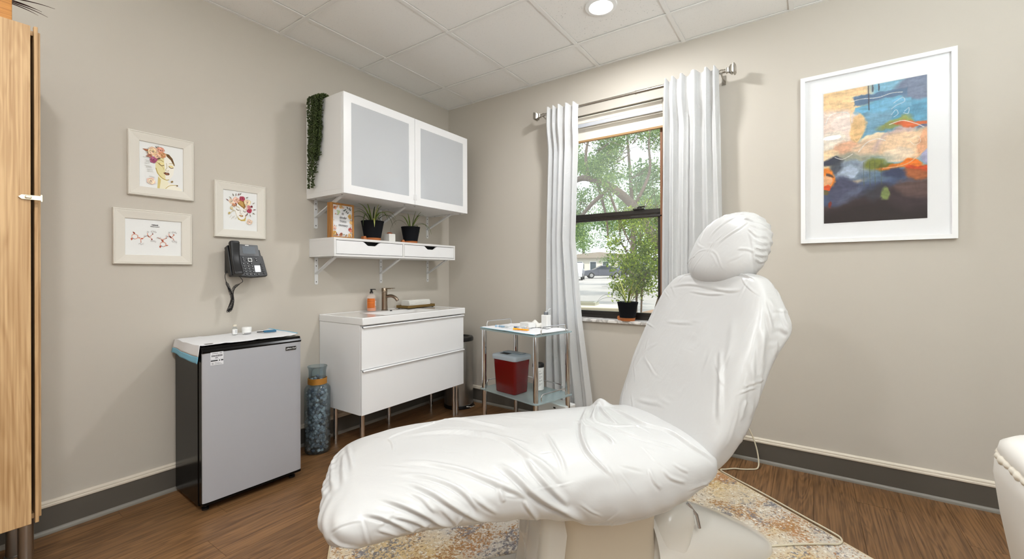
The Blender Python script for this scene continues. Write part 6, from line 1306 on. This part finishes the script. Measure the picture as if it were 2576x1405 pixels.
lay((98, 76, 72), below([(0, 0.9), (0.6, 0.82), (0.75, 0.72), (1, 0.705)])); lay((60, 46, 50), below([(0, 0.90), (0.12, 0.88), (0.40, 0.80), (0.55, 0.765), (0.68, 0.765), (0.78, 0.82), (1, 0.87)], 0.05)); lay((44, 33, 34), below([(0, 0.93), (0.3, 0.86), (0.6, 0.86), (0.8, 0.92), (1, 0.93)], 0.06)); lay((58, 62, 74), ell(0.52, 0.80, 0.10, 0.05, 0.7), 0.6)
lay((236, 136, 48), ell(0.03, 0.655, 0.10, 0.075)); lay((234, 176, 128), ell(0.04, 0.67, 0.06, 0.035)); lay((216, 84, 34), ell(0.05, 0.715, 0.05, 0.018)); lay((74, 60, 60), bar(0.03, 0.11, 0.625, 0.640)); lay((128, 142, 84), ell(0.605, 0.82, 0.045, 0.036, 0.4)); lay((126, 50, 40), ell(0.065, 0.865, 0.018, 0.03, 0.7)); lay((104, 92, 60), ell(0.03, 0.745, 0.04, 0.02))
def stroke(pts, w, c, op=0.8):
    P = np.array(cr(pts, 8)); d = np.full(U.shape, 9.0)
    for i_ in range(len(P)-1):
        A_, B_ = P[i_], P[i_+1]; e = B_-A_; t_ = np.clip(((U-A_[0])*e[0]+(Vv-A_[1])*e[1]*2.8)/(e[0]**2+2.8*e[1]**2+1e-9), 0, 1); d = np.minimum(d, np.sqrt((U-A_[0]-t_*e[0])**2+2.8*(Vv-A_[1]-t_*e[1])**2))
    lay(c, (w-d)/(0.5*w)+0.5, op)
WHT = (238, 234, 228)
stroke([(0.29, 0.095), (0.40, 0.09), (0.55, 0.10), (0.68, 0.085), (0.78, 0.092)], 0.004, WHT); stroke([(0.30, 0.14), (0.28, 0.22), (0.31, 0.36), (0.35, 0.40), (0.40, 0.33), (0.40, 0.23)], 0.004, (240, 206, 150)); stroke([(0.70, 0.16), (0.78, 0.13), (0.80, 0.16), (0.72, 0.18), (0.68, 0.20)], 0.004, (190, 206, 216)); stroke([(0.68, 0.24), (0.72, 0.21), (0.74, 0.24), (0.70, 0.26)], 0.004, (190, 206, 216)); stroke([(0.80, 0.23), (0.84, 0.21), (0.83, 0.25), (0.79, 0.24)], 0.004, (190, 206, 216))
stroke([(0.66, 0.31), (0.78, 0.295), (0.90, 0.33), (0.97, 0.36)], 0.005, WHT); stroke([(0.60, 0.62), (0.72, 0.62), (0.84, 0.60), (0.93, 0.55), (0.99, 0.51), (0.98, 0.42)], 0.005, (240, 190, 150)); stroke([(0.02, 0.24), (0.06, 0.18), (0.14, 0.16), (0.24, 0.17), (0.27, 0.20)], 0.005, WHT); stroke([(0.36, 0.48), (0.44, 0.42), (0.54, 0.40), (0.62, 0.42)], 0.005, WHT); stroke([(0.12, 0.50), (0.20, 0.52), (0.30, 0.49)], 0.004, WHT); stroke([(0.86, 0.43), (0.92, 0.42), (0.94, 0.46), (0.89, 0.48), (0.85, 0.45)], 0.003, WHT, 0.6)
for x_ in (0.46, 0.50, 0.56): stroke([(x_, 0.0), (x_, 0.05), (x_+0.005, 0.02+0.16*(x_ == 0.46))], 0.006, (66, 62, 70))
for x_ in (0.47, 0.52, 0.41, 0.58): stroke([(x_, 0.56), (x_, 0.66), (x_+0.004, 0.74)], 0.003, (84, 92, 70), 0.6)
IM = np.clip(IM*(1+0.07*(gN.random(U.shape)-0.5)+0.13*(fbm(wu*60, wv*26, 71)-0.5)+0.14*(fbm(wu*14, wv*90, 91)-0.5))[..., None], 0, 255)
me = bpy.data.meshes.new('canvas'); iw, ih = 0.2165, 0.370
co = np.stack([(U*2-1)*iw, np.full(U.shape, -0.0100), (1-2*Vv)*ih], -1).reshape(-1, 3)
ii = (np.arange(nu_-1)[:, None]*nv_+np.arange(nv_-1)[None, :]).reshape(-1); fcs = np.stack([ii, ii+1, ii+nv_+1, ii+nv_], -1)
me.from_pydata(co.tolist(), [], fcs.tolist()); at = me.color_attributes.new('ink', 'FLOAT_COLOR', 'POINT')
lin = IM/255.0; lin = np.where(lin <= 0.04045, lin/12.92, ((lin+0.055)/1.055)**2.4); at.data.foreach_set('color', np.concatenate([lin.reshape(-1, 3), np.ones((nu_*nv_, 1))], 1).ravel().astype(np.float32))
me.materials.append(attr_mat('painting_ink', 0.5)); o_ = bpy.data.objects.new('picture', me); col.objects.link(o_); o_.parent = PT
m_pgl = pane_mat('picture_glass', 0.0, refl=0.4); MB().box(-pw+0.021, pw-0.021, -0.0142, -0.0130, -ph_+0.021, ph_-0.021).build('glass', m_pgl, PT)
# ---- rug
RA = math.atan2(0.79, 0.61); RC = 0.5*(1.2313-0.868); hl = 0.5*(1.2313+0.868); nmid = -2.65; hwr = 0.65
ca_, sa_ = math.cos(RA), math.sin(RA)
RG = thing('area_rug', (RC*ca_-nmid*sa_, RC*sa_+nmid*ca_, 0), 'distressed multicolour rug in cream, gold, grey and rust under the treatment chair', 'rug', rz=RA)
m_rug = mat('distressed_rug', (200, 180, 140), 0.95, spec=0.05); nt = m_rug.node_tree; N, L, b = nodes_of(m_rug)
tcn = N.new('ShaderNodeTexCoord')
def noi(sc, det, dist=0.0, off=0.0, rough=0.6):
    mp_ = N.new('ShaderNodeMapping'); mp_.inputs['Location'].default_value = (off, off*1.7, 0); L.new(tcn.outputs['Object'], mp_.inputs[0])
    n_ = N.new('ShaderNodeTexNoise'); n_.inputs['Scale'].default_value = sc; n_.inputs['Detail'].default_value = det; n_.inputs['Distortion'].default_value = dist; n_.inputs['Roughness'].default_value = rough; L.new(mp_.outputs[0], n_.inputs['Vector']); return n_
def mixc(fac, A, B):
    m_ = N.new('ShaderNodeMix'); m_.data_type = 'RGBA'; L.new(fac, m_.inputs['Factor'])
    for s_, x_ in (('A', A), ('B', B)):
        if isinstance(x_, tuple): m_.inputs[s_].default_value = x_
        else: L.new(x_, m_.inputs[s_])
    return m_.outputs['Result']
def bw(n_, a_, c_): r_ = ramp(nt, [(a_, (0, 0, 0, 1)), (c_, (1, 1, 1, 1))]); L.new(n_.outputs['Fac'], r_.inputs[0]); return r_.outputs[0]
def addn(a_, c_, wa=0.5):
    m1 = N.new('ShaderNodeMath'); m1.operation = 'MULTIPLY'; m1.inputs[1].default_value = wa; L.new(a_.outputs['Fac'], m1.inputs[0])
    m2 = N.new('ShaderNodeMath'); m2.operation = 'MULTIPLY_ADD'; m2.inputs[1].default_value = 1-wa; L.new(c_.outputs['Fac'], m2.inputs[0]); L.new(m1.outputs[0], m2.inputs[2]); return m2
def bwv(sock, a_, c_): r_ = ramp(nt, [(a_, (0, 0, 0, 1)), (c_, (1, 1, 1, 1))]); L.new(sock.outputs[0], r_.inputs[0]); return r_.outputs[0]
fine = noi(95, 3, 0.3, 2.0, 0.65); fine2 = noi(60, 4, 0.5, 31.0, 0.65)
c1 = mixc(bw(noi(1.5, 4, 0.3, 3.0), 0.42, 0.58), rgb(214, 206, 194), rgb(222, 196, 148))
c2 = mixc(bwv(addn(noi(6.0, 5, 0.5, 1.0), fine, 0.55), 0.515, 0.565), c1, rgb(178, 136, 92))
c3 = mixc(bwv(addn(noi(5.0, 6, 0.4, 9.0), fine2, 0.60), 0.525, 0.575), c2, rgb(134, 130, 132))
c4 = mixc(bwv(addn(noi(2.2, 6, 0.4, 17.0), fine, 0.66), 0.565, 0.62), c3, rgb(188, 136, 94))
c5 = mixc(bw(noi(80, 4, 0.4, 5.0, 0.7), 0.57, 0.66), c4, rgb(128, 102, 78))
c6 = mixc(bw(noi(70, 4, 0.2, 25.0), 0.55, 0.66), c5, rgb(238, 231, 218))
L.new(c6, b.inputs['Base Color'])
nb_ = noi(420, 3); bp = N.new('ShaderNodeBump'); bp.inputs['Strength'].default_value = 0.6; bp.inputs['Distance'].default_value = 0.004; L.new(nb_.outputs['Fac'], bp.inputs['Height']); L.new(bp.outputs[0], b.inputs['Normal'])
MB().prism(rect(hl-0.003, hwr-0.003, 0.02, 4), 'z', 0.0005, 0.0085).build('pile', m_rug, RG, bevel=0.003)
MB().tube([(p_[0], p_[1], 0.0045) for p_ in rect(hl, hwr, 0.02, 4)], 0.0042, 8, closed=True).build('bound_edge', mat('rug_binding', (206, 188, 156), 0.9), RG, smooth=60)
# ---- power cable of the chair
cp = smooth_path([(2.40, -0.012, 0.32), (2.42, -0.040, 0.315), (2.47, -0.050, 0.28), (2.525, -0.050, 0.21), (2.562, -0.055, 0.12), (2.580, -0.080, 0.04), (2.578, -0.125, 0.006), (2.540, -0.165, 0.005), (2.500, -0.190, 0.005), (2.467, -0.205, 0.006), (2.43, -0.24, 0.006), (2.405, -0.29, 0.013), (2.47, -0.345, 0.013), (2.62, -0.450, 0.013), (2.80, -0.590, 0.013), (2.91, -0.672, 0.013), (2.945, -0.712, 0.013), (2.935, -0.762, 0.013), (2.88, -0.800, 0.013), (2.79, -0.865, 0.013), (2.68, -0.955, 0.013), (2.55, -1.06, 0.013), (2.44, -1.14, 0.04)], 8)
tag(MB().tube([tuple(p_) for p_ in cp], 0.0040, 8).build('power_cable', mat('cream_cable', (214, 204, 180), 0.5), None, smooth=70), 'cream power cable looping from the wall across the rug edge', 'cable')
# ---- white upholstered chair at the right edge
AC = thing('upholstered_seat', (3.568, -1.42, 0), 'white upholstered seat with piped edge at the right side of the picture', 'seat')
m_vinyl = mat('white_vinyl', (232, 228, 222), 0.42, bump=(40, 0.1, 0.003))
def rv(w, h, r, z, dx=0): return [(p_[0]+dx, p_[1], z) for p_ in rect(w, h, r, 8)]
ring_loft([rv(0.20, 0.30, 0.07, 0.0), rv(0.215, 0.315, 0.08, 0.10), rv(0.245, 0.345, 0.14, 0.28), rv(0.268, 0.372, 0.14, 0.45), rv(0.278, 0.385, 0.14, 0.56), rv(0.276, 0.383, 0.14, 0.60), rv(0.268, 0.375, 0.14, 0.612)]).build('side_panel', m_vinyl, AC, smooth=60)
ring_loft([rv(0.264, 0.371, 0.14, 0.608), rv(0.272, 0.378, 0.14, 0.630), rv(0.268, 0.374, 0.14, 0.652), rv(0.25, 0.355, 0.14, 0.670), rv(0.19, 0.29, 0.09, 0.681), rv(0.08, 0.15, 0.06, 0.686)]).build('cushion', m_vinyl, AC, smooth=70)
P_ = rect(0.268, 0.375, 0.14, 16); pp = []
for i_, q_ in enumerate(P_):
    pp.append((q_[0], q_[1], 0.614))
dense = [Vector(pp[i_]).lerp(Vector(pp[(i_+1) % len(pp)]), k_/n_) for i_ in range(len(pp)) for n_ in [max(1, int((Vector(pp[i_])-Vector(pp[(i_+1) % len(pp)])).length/0.012))] for k_ in range(n_)]
MB().tube([tuple(p_) for p_ in dense], [0.0105+0.0030*math.sin(i_*1.9)+0.002*math.sin(i_*0.7) for i_ in range(len(dense))], 8, closed=True).build('piping', mat('cream_trim', (226, 218, 204), 0.7), AC, smooth=70)
# wall outlet behind the chair that the cable plugs into
OT = thing('wall_outlet', (2.40, 0.0, 0.32), 'white wall outlet behind the treatment chair', 'outlet')
MB().box(-0.036, 0.036, -0.005, 0.0, -0.058, 0.058).build('cover_plate', m_satw, OT, bevel=0.002)
for z_ in (-0.02, 0.02): MB().prism(rect(0.016, 0.013, 0.006, 4, 0, z_), 'y', -0.0065, -0.005).build('socket', m_satw, OT)

# ------------------------------------------------------------------ outside the window
def gz(y): return -0.06+0.0145*max(0, y)
m_asph = mat('sunlit_asphalt', (150, 147, 141), 0.9, vary=(0.35, 0.12)); m_mulch = mat('mulch', (128, 104, 82), 0.95, vary=(3, 0.3)); m_lawn = mat('lawn', (92, 116, 58), 0.95, vary=(2, 0.25))  # asphalt's own light grey, mottled
gr = MB(); yy_ = [0.2, 3, 8, 15, 25, 40, 60, 90, 140]
for a_, b_ in zip(yy_[:-1], yy_[1:]): gr.add([(-110, a_, gz(a_)), (70, a_, gz(a_)), (70, b_, gz(b_)), (-110, b_, gz(b_))], [(0, 1, 2, 3)])
tag(gr.build('ground', m_asph), kind='structure')
mb_ = MB(); out = [(-1.1, 3.0), (4.5, 1.5), (9.0, 6.0), (8.0, 15.0), (1.5, 16.0), (-0.6, 13.0), (-0.9, 8.0)]
mb_.add([(x_, y_, gz(y_)+0.05) for x_, y_ in out]+[(x_, y_, gz(y_)-0.1) for x_, y_ in out], [tuple(range(7))]+[(i_, (i_+1) % 7, 7+(i_+1) % 7, 7+i_) for i_ in range(7)]); tag(mb_.build('planting_bed', m_mulch), kind='structure')
m_bark = mat('bark', (104, 92, 80), 0.9, bump=(18, 0.6, 0.03)); m_twig = mat('twig_brown', (88, 72, 56), 0.9)
def leaf_mat(name, c0, c1, c2):
    m = bpy.data.materials.new(name); m.use_nodes = True; nt = m.node_tree; nt.nodes.clear(); N = nt.nodes; L = nt.links
    out = N.new('ShaderNodeOutputMaterial'); ge = N.new('ShaderNodeNewGeometry'); r = ramp(nt, [(0, rgb(*c0)), (0.55, rgb(*c1)), (1, rgb(*c2))]); L.new(ge.outputs['Random Per Island'], r.inputs[0])
    d = N.new('ShaderNodeBsdfDiffuse'); t = N.new('ShaderNodeBsdfTranslucent'); mx = N.new('ShaderNodeMixShader'); mx.inputs[0].default_value = 0.5
    L.new(r.outputs[0], d.inputs[0]); L.new(r.outputs[0], t.inputs[0]); L.new(d.outputs[0], mx.inputs[1]); L.new(t.outputs[0], mx.inputs[2]); L.new(mx.outputs[0], out.inputs[0]); return m
m_lf1 = leaf_mat('canopy_leaf', (76, 106, 58), (112, 142, 78), (164, 186, 110)); m_lf2 = leaf_mat('shrub_leaf', (70, 92, 34), (112, 138, 48), (168, 186, 74)); m_lf3 = leaf_mat('distant_leaf', (84, 114, 70), (118, 146, 96), (158, 182, 128))
def foliage(name, blobs, n, size, m, parent, seed):
    """leaves scattered over the shells of ellipsoid clusters; blobs (x,y,z,rx,ry,rz)"""
    g = np.random.default_rng(seed); B = np.array(blobs); vol = np.cbrt(B[:, 3]*B[:, 4]*B[:, 5])**2; k = g.choice(len(B), n, p=vol/vol.sum())
    d = g.normal(size=(n, 3)); d /= np.linalg.norm(d, axis=1, keepdims=True); rad = g.random(n)**0.45
    P = B[k, :3]+d*B[k, 3:]*rad[:, None]*(0.8+0.35*g.random((n, 1)))
    a = g.normal(size=(n, 3)); a /= np.linalg.norm(a, axis=1, keepdims=True); b_ = np.cross(a, g.normal(size=(n, 3))); b_ /= np.linalg.norm(b_, axis=1, keepdims=True); nn_ = np.cross(a, b_)
    s = (size*(0.6+0.8*g.random(n)))[:, None]
    V = np.stack([P-a*s, P+b_*s*0.42+nn_*s*0.12, P+a*s, P-b_*s*0.42+nn_*s*0.12], 1).reshape(-1, 3)
    F = (np.arange(n)[:, None]*4+np.array([[0, 1, 2, 3]])).tolist()
    me = bpy.data.meshes.new(name); me.from_pydata(V.tolist(), [], F); me.materials.append(m); o = bpy.data.objects.new(name, me); col.objects.link(o); o.parent = parent; o['kind'] = 'stuff'; return o
def branch(mb, pts, r0, r1, n=8): P = smooth_path(pts, 5); mb.tube([tuple(p_) for p_ in P], [r0+(r1-r0)*i_/(len(P)-1) for i_ in range(len(P))], n)
# large tree whose limbs arch over the view
T1 = thing('shade_tree', (0.7, 8.0, gz(8)), 'large shade tree with a leaning trunk outside the window', 'tree')
o8 = Vector((0.7, 8.0, gz(8)))
def rel(P, o=o8): return [tuple(Vector(p_)-o) for p_ in P]
tk = MB(); branch(tk, rel([(0.70, 8, gz(8)), (0.60, 8, 0.35), (0.13, 8, 1.22), (-0.352, 8, 1.93), (-0.806, 8, 2.75), (-1.23, 8, 3.22), (-1.59, 8, 3.5), (-1.96, 8, 3.70), (-2.5, 8, 3.80), (-3.4, 8.1, 3.4)]), 0.15, 0.075)
branch(tk, rel([(-1.95, 8.1, 3.62), (-1.87, 8.2, 3.16), (-1.756, 8.2, 2.71), (-1.70, 8.2, 2.1)]), 0.055, 0.02); branch(tk, rel([(-2.6, 7.8, 2.45), (-2.28, 7.8, 2.76), (-1.99, 7.8, 3.04), (-1.59, 7.9, 3.4)]), 0.05, 0.06)
branch(tk, rel([(-1.68, 8.2, 3.4), (-1.51, 8.3, 2.86), (-1.29, 8.3, 2.3), (-0.96, 8.3, 1.65)]), 0.045, 0.015); branch(tk, rel([(-0.9, 8, 2.9), (-0.6, 8.3, 3.8), (-0.7, 8.6, 4.8), (-0.5, 8.8, 6.0)]), 0.05, 0.015); branch(tk, rel([(0.0, 8, 1.4), (0.8, 8.2, 2.6), (1.2, 8.4, 4.2), (1.1, 8.5, 6.0)]), 0.06, 0.015); branch(tk, rel([(-2.2, 8, 3.8), (-2.4, 8.3, 4.6), (-2.3, 8.6, 5.6)]), 0.06, 0.02)
gq = random.Random(31)
for i_ in range(26):
    x_, z_ = gq.uniform(-3.5, 0.8), gq.uniform(2.2, 5.2); y_ = gq.uniform(7.4, 9.0); branch(tk, rel([(x_, y_, z_), (x_+gq.uniform(-.4, .4), y_, z_+gq.uniform(-.2, .4)), (x_+gq.uniform(-.8, .8), y_+gq.uniform(-.3, .3), z_+gq.uniform(-.3, .7))]), 0.016, 0.005, 5)
tk.build('trunk', m_bark, T1, smooth=60)
bl_ = []
for i_ in range(90):
    x_ = gq.uniform(-5.0, 2.2); z_ = gq.uniform(2.7, 6.8); bl_.append((x_-0.7, gq.uniform(-1.0, 2.6), z_-gz(8), gq.uniform(0.3, 0.6), gq.uniform(0.3, 0.6), gq.uniform(0.2, 0.42)))
for i_ in range(10): bl_.append((gq.uniform(-4.2, -2.2)-0.7, gq.uniform(-0.4, 1.5), gq.uniform(2.0, 3.4)-gz(8), 0.4, 0.4, 0.4))
foliage('foliage', bl_, 52000, 0.036, m_lf1, T1, 1)
# shrub close to the window
T2 = thing('leafy_shrub', (1.03, 2.4, gz(2.4)), 'tall twiggy green shrub just outside the window', 'shrub')
o2 = Vector((1.03, 2.4, gz(2.4))); st_ = MB()
stems = [[(1.0, 2.4, 0), (1.01, 2.4, 0.865), (0.93, 2.4, 1.017), (0.851, 2.4, 1.145), (0.90, 2.4, 1.402), (0.80, 2.4, 1.613), (0.78, 2.4, 2.0)], [(1.05, 2.42, 0), (1.084, 2.4, 0.918), (1.135, 2.4, 1.145), (1.26, 2.4, 1.393), (1.31, 2.4, 1.687), (1.28, 2.4, 2.0)], [(1.0, 2.4, 0.3), (1.02, 2.42, 1.0), (1.08, 2.45, 1.3), (1.05, 2.45, 1.7), (1.1, 2.5, 2.1)], [(1.1, 2.4, 0.2), (1.3, 2.4, 0.9), (1.4, 2.45, 1.3), (1.5, 2.5, 1.8)]]
for s_ in stems: branch(st_, rel(s_, o2), 0.013, 0.005, 6)
for i_ in range(90):
    s_ = gq.choice(stems); k_ = gq.randint(1, len(s_)-2); p0 = Vector(s_[k_])+(Vector(s_[k_+1])-Vector(s_[k_]))*gq.random(); dx = gq.uniform(-1, 1)
    branch(st_, rel([tuple(p0), (p0.x+dx*0.12, p0.y+gq.uniform(-.08, .08), p0.z+gq.uniform(0.02, 0.18)), (p0.x+dx*0.26, p0.y+gq.uniform(-.15, .15), p0.z+gq.uniform(0.10, 0.42))], o2), 0.005, 0.0018, 5)
st_.build('stems', m_twig, T2, smooth=60)
bl_ = [(gq.uniform(-0.26, 0.62), gq.uniform(-.25, .5), gq.uniform(1.0, 2.05), gq.uniform(.10, .2), gq.uniform(.10, .2), gq.uniform(.10, .22)) for i_ in range(60)]
foliage('foliage', bl_, 9000, 0.021, m_lf2, T2, 2)
# trees behind the lot
for i_, (x_, y_, h_, w_, lab) in enumerate([(-26.5, 52, 11, 5.5, 'broad green tree behind the parked cars, leftmost'), (-13.5, 56, 13, 5.5, 'tall green tree behind the parked cars, middle'), (-3.0, 42, 11, 4.6, 'dense green tree at the far right of the lot'), (-7.0, 26, 7.5, 2.6, 'slender pale green tree on the near side of the lot'), (-38.0, 84, 16, 9, 'wide green tree behind the pale building'), (1.2, 21, 8, 3.6, 'bushy green tree right of the lot'), (-3.6, 15.5, 10.5, 3.0, 'leafy green tree standing behind the arching limb'), (-10.2, 19, 10, 2.6, 'leafy green tree left behind the arching limb')]):
    T = thing('distant_tree', (x_, y_, gz(y_)), lab, 'tree', group='trees beyond the parking lot'); tr2 = MB(); branch(tr2, [(0, 0, -0.1), (0.1, 0, h_*0.3), (-0.2, 0.1, h_*0.7)], w_*0.05, w_*0.015); tr2.build('trunk', m_bark, T, smooth=60)
    z0 = 2.6 if i_ in (0, 1) else 1.6 if i_ > 5 else 0.8
    bb = [(gq.uniform(-w_, w_), gq.uniform(-w_*0.5, w_*0.5), gq.uniform(z0+0.8, h_), gq.uniform(.18, .34)*w_, gq.uniform(.18, .34)*w_, gq.uniform(.12, .24)*w_) for q in range(34)]
    foliage('foliage', bb, 16000 if i_ > 5 else 9000, 0.016*w_+0.03, m_lf3, T, 40+i_)
# pale low building
BD = thing('low_building', (-25.5, 62.0, gz(62)), 'pale low building with dark windows across the parking lot', 'building', rz=YAW-0.1)
MB().box(-6, 7, 0, 8, -0.3, 2.75).build('wall', mat('pale_stucco', (206, 200, 186), 0.9), BD); MB().prism([(-6.6, 2.75), (7.6, 2.75), (7.6, 3.0), (0.5, 3.7), (-6.6, 3.0)], 'y', -0.6, 8.6).build('roof', mat('taupe_roof', (150, 140, 128), 0.9), BD)
for x_ in (-4.6, -2.6, -0.4, 1.6, 4.0):
    w_ = MB().frame('y', x_-0.55, x_+0.55, 0.7, 2.2, 0.08, -0.06, 0.02).build('window', m_satw, BD); MB().box(x_-0.47, x_+0.47, -0.02, 0.0, 0.78, 2.12).build('pane', mat('dark_pane', (70, 78, 84), 0.15), w_)
# parked cars
m_tyre = mat('tyre', (26, 26, 27), 0.8); m_glassd = mat('car_glass', (42, 50, 58), 0.08)
def car(loc, rz, body_c, label, suv=False):
    t = thing('parked_car', (loc[0], loc[1], gz(loc[1])), label, 'car', rz=rz, group='cars parked across the lot'); m_b = mat('car_paint_%d_%d_%d' % body_c, body_c, 0.22, 0.3, coat=0.6)
    if suv: prof = [(-2.2, 0.30), (-2.25, 0.75), (-2.15, 1.05), (-1.95, 1.70), (0.35, 1.74), (1.0, 1.15), (2.15, 1.02), (2.28, 0.7), (2.25, 0.3)]; win_ = [(-1.80, 1.12), (-1.72, 1.60), (0.25, 1.62), (0.78, 1.15)]
    else: prof = [(-2.3, 0.28), (-2.35, 0.72), (-2.2, 0.98), (-1.55, 1.05), (-0.85, 1.42), (0.30, 1.44), (1.15, 1.0), (2.1, 0.88), (2.3, 0.65), (2.28, 0.28)]; win_ = [(-1.35, 1.02), (-0.80, 1.36), (0.25, 1.38), (0.95, 1.02)]
    MB().prism(prof, 'y', -0.88, 0.88).build('body', m_b, t, bevel=0.07, seg=3)
    for s_ in (-1, 1): MB().prism(win_, 'y', s_*0.885-0.004, s_*0.885+0.004).build('side_window', m_glassd, t)
    for x_ in (-1.4, 1.4):
        for s_ in (-0.8, 0.8):
            w_ = MB().lathe([(0.25, -0.1), (0.33, -0.09), (0.33, 0.09), (0.25, 0.1)], 20, M=Matrix.Translation((x_, s_, 0.33)) @ Matrix.Rotation(R_(90), 4, 'X')).build('wheel', m_tyre, t, smooth=40); MB().lathe([(0.2, -0.102), (0.2, 0.102)], 14, M=Matrix.Translation((x_, s_, 0.33)) @ Matrix.Rotation(R_(90), 4, 'X')).build('rim', m_steel, w_)
    lm = MB(); xe = prof[-1][0]; lm.box(xe-0.08, xe+0.02, -0.75, -0.45, 0.62, 0.76); lm.box(xe-0.08, xe+0.02, 0.45, 0.75, 0.62, 0.76); lm.build('headlight', m_satw, t)
    tl = MB(); xb_ = prof[1][0]; tl.box(xb_-0.02, xb_+0.1, -0.8, -0.5, 0.74, 0.9); tl.box(xb_-0.02, xb_+0.1, 0.5, 0.8, 0.74, 0.9); tl.build('tail_light', mat('tail_red', (150, 20, 20), 0.3), t)
car((-16.6, 43.6), 0.55+math.pi, (74, 76, 84), 'dark grey sedan parked in the middle of the row of cars')
car((-16.9, 37.0), 1.95+math.pi, (206, 208, 212), 'pale silver truck-like car at the left end of the row', True)
car((-15.6, 48.2), 0.5+math.pi, (70, 92, 122), 'blue car parked behind the dark sedan', True)
car((-11.2, 46.0), 0.7+math.pi, (58, 62, 74), 'dark car half hidden behind the shrub')
# tan utility box below the window
UB = thing('utility_box', (0.95, 0.95, gz(0.9)), 'tan topped grey utility box just outside the window', 'box', rz=R_(12))
MB().box(-0.42, 0.42, -0.22, 0.22, -0.05, 0.845).build('cabinet', mat('grey_green_metal', (140, 142, 128), 0.6), UB, bevel=0.01)
MB().box(-0.45, 0.45, -0.25, 0.25, 0.845, 0.885).build('lid', mat('tan_metal', (206, 196, 168), 0.6), UB, bevel=0.008)
MB().frame('z', -0.20, 0.12, 0.0, 0.2, 0.03, 0.885, 0.915).build('vent_rim', mat('grey_green_metal'), UB)
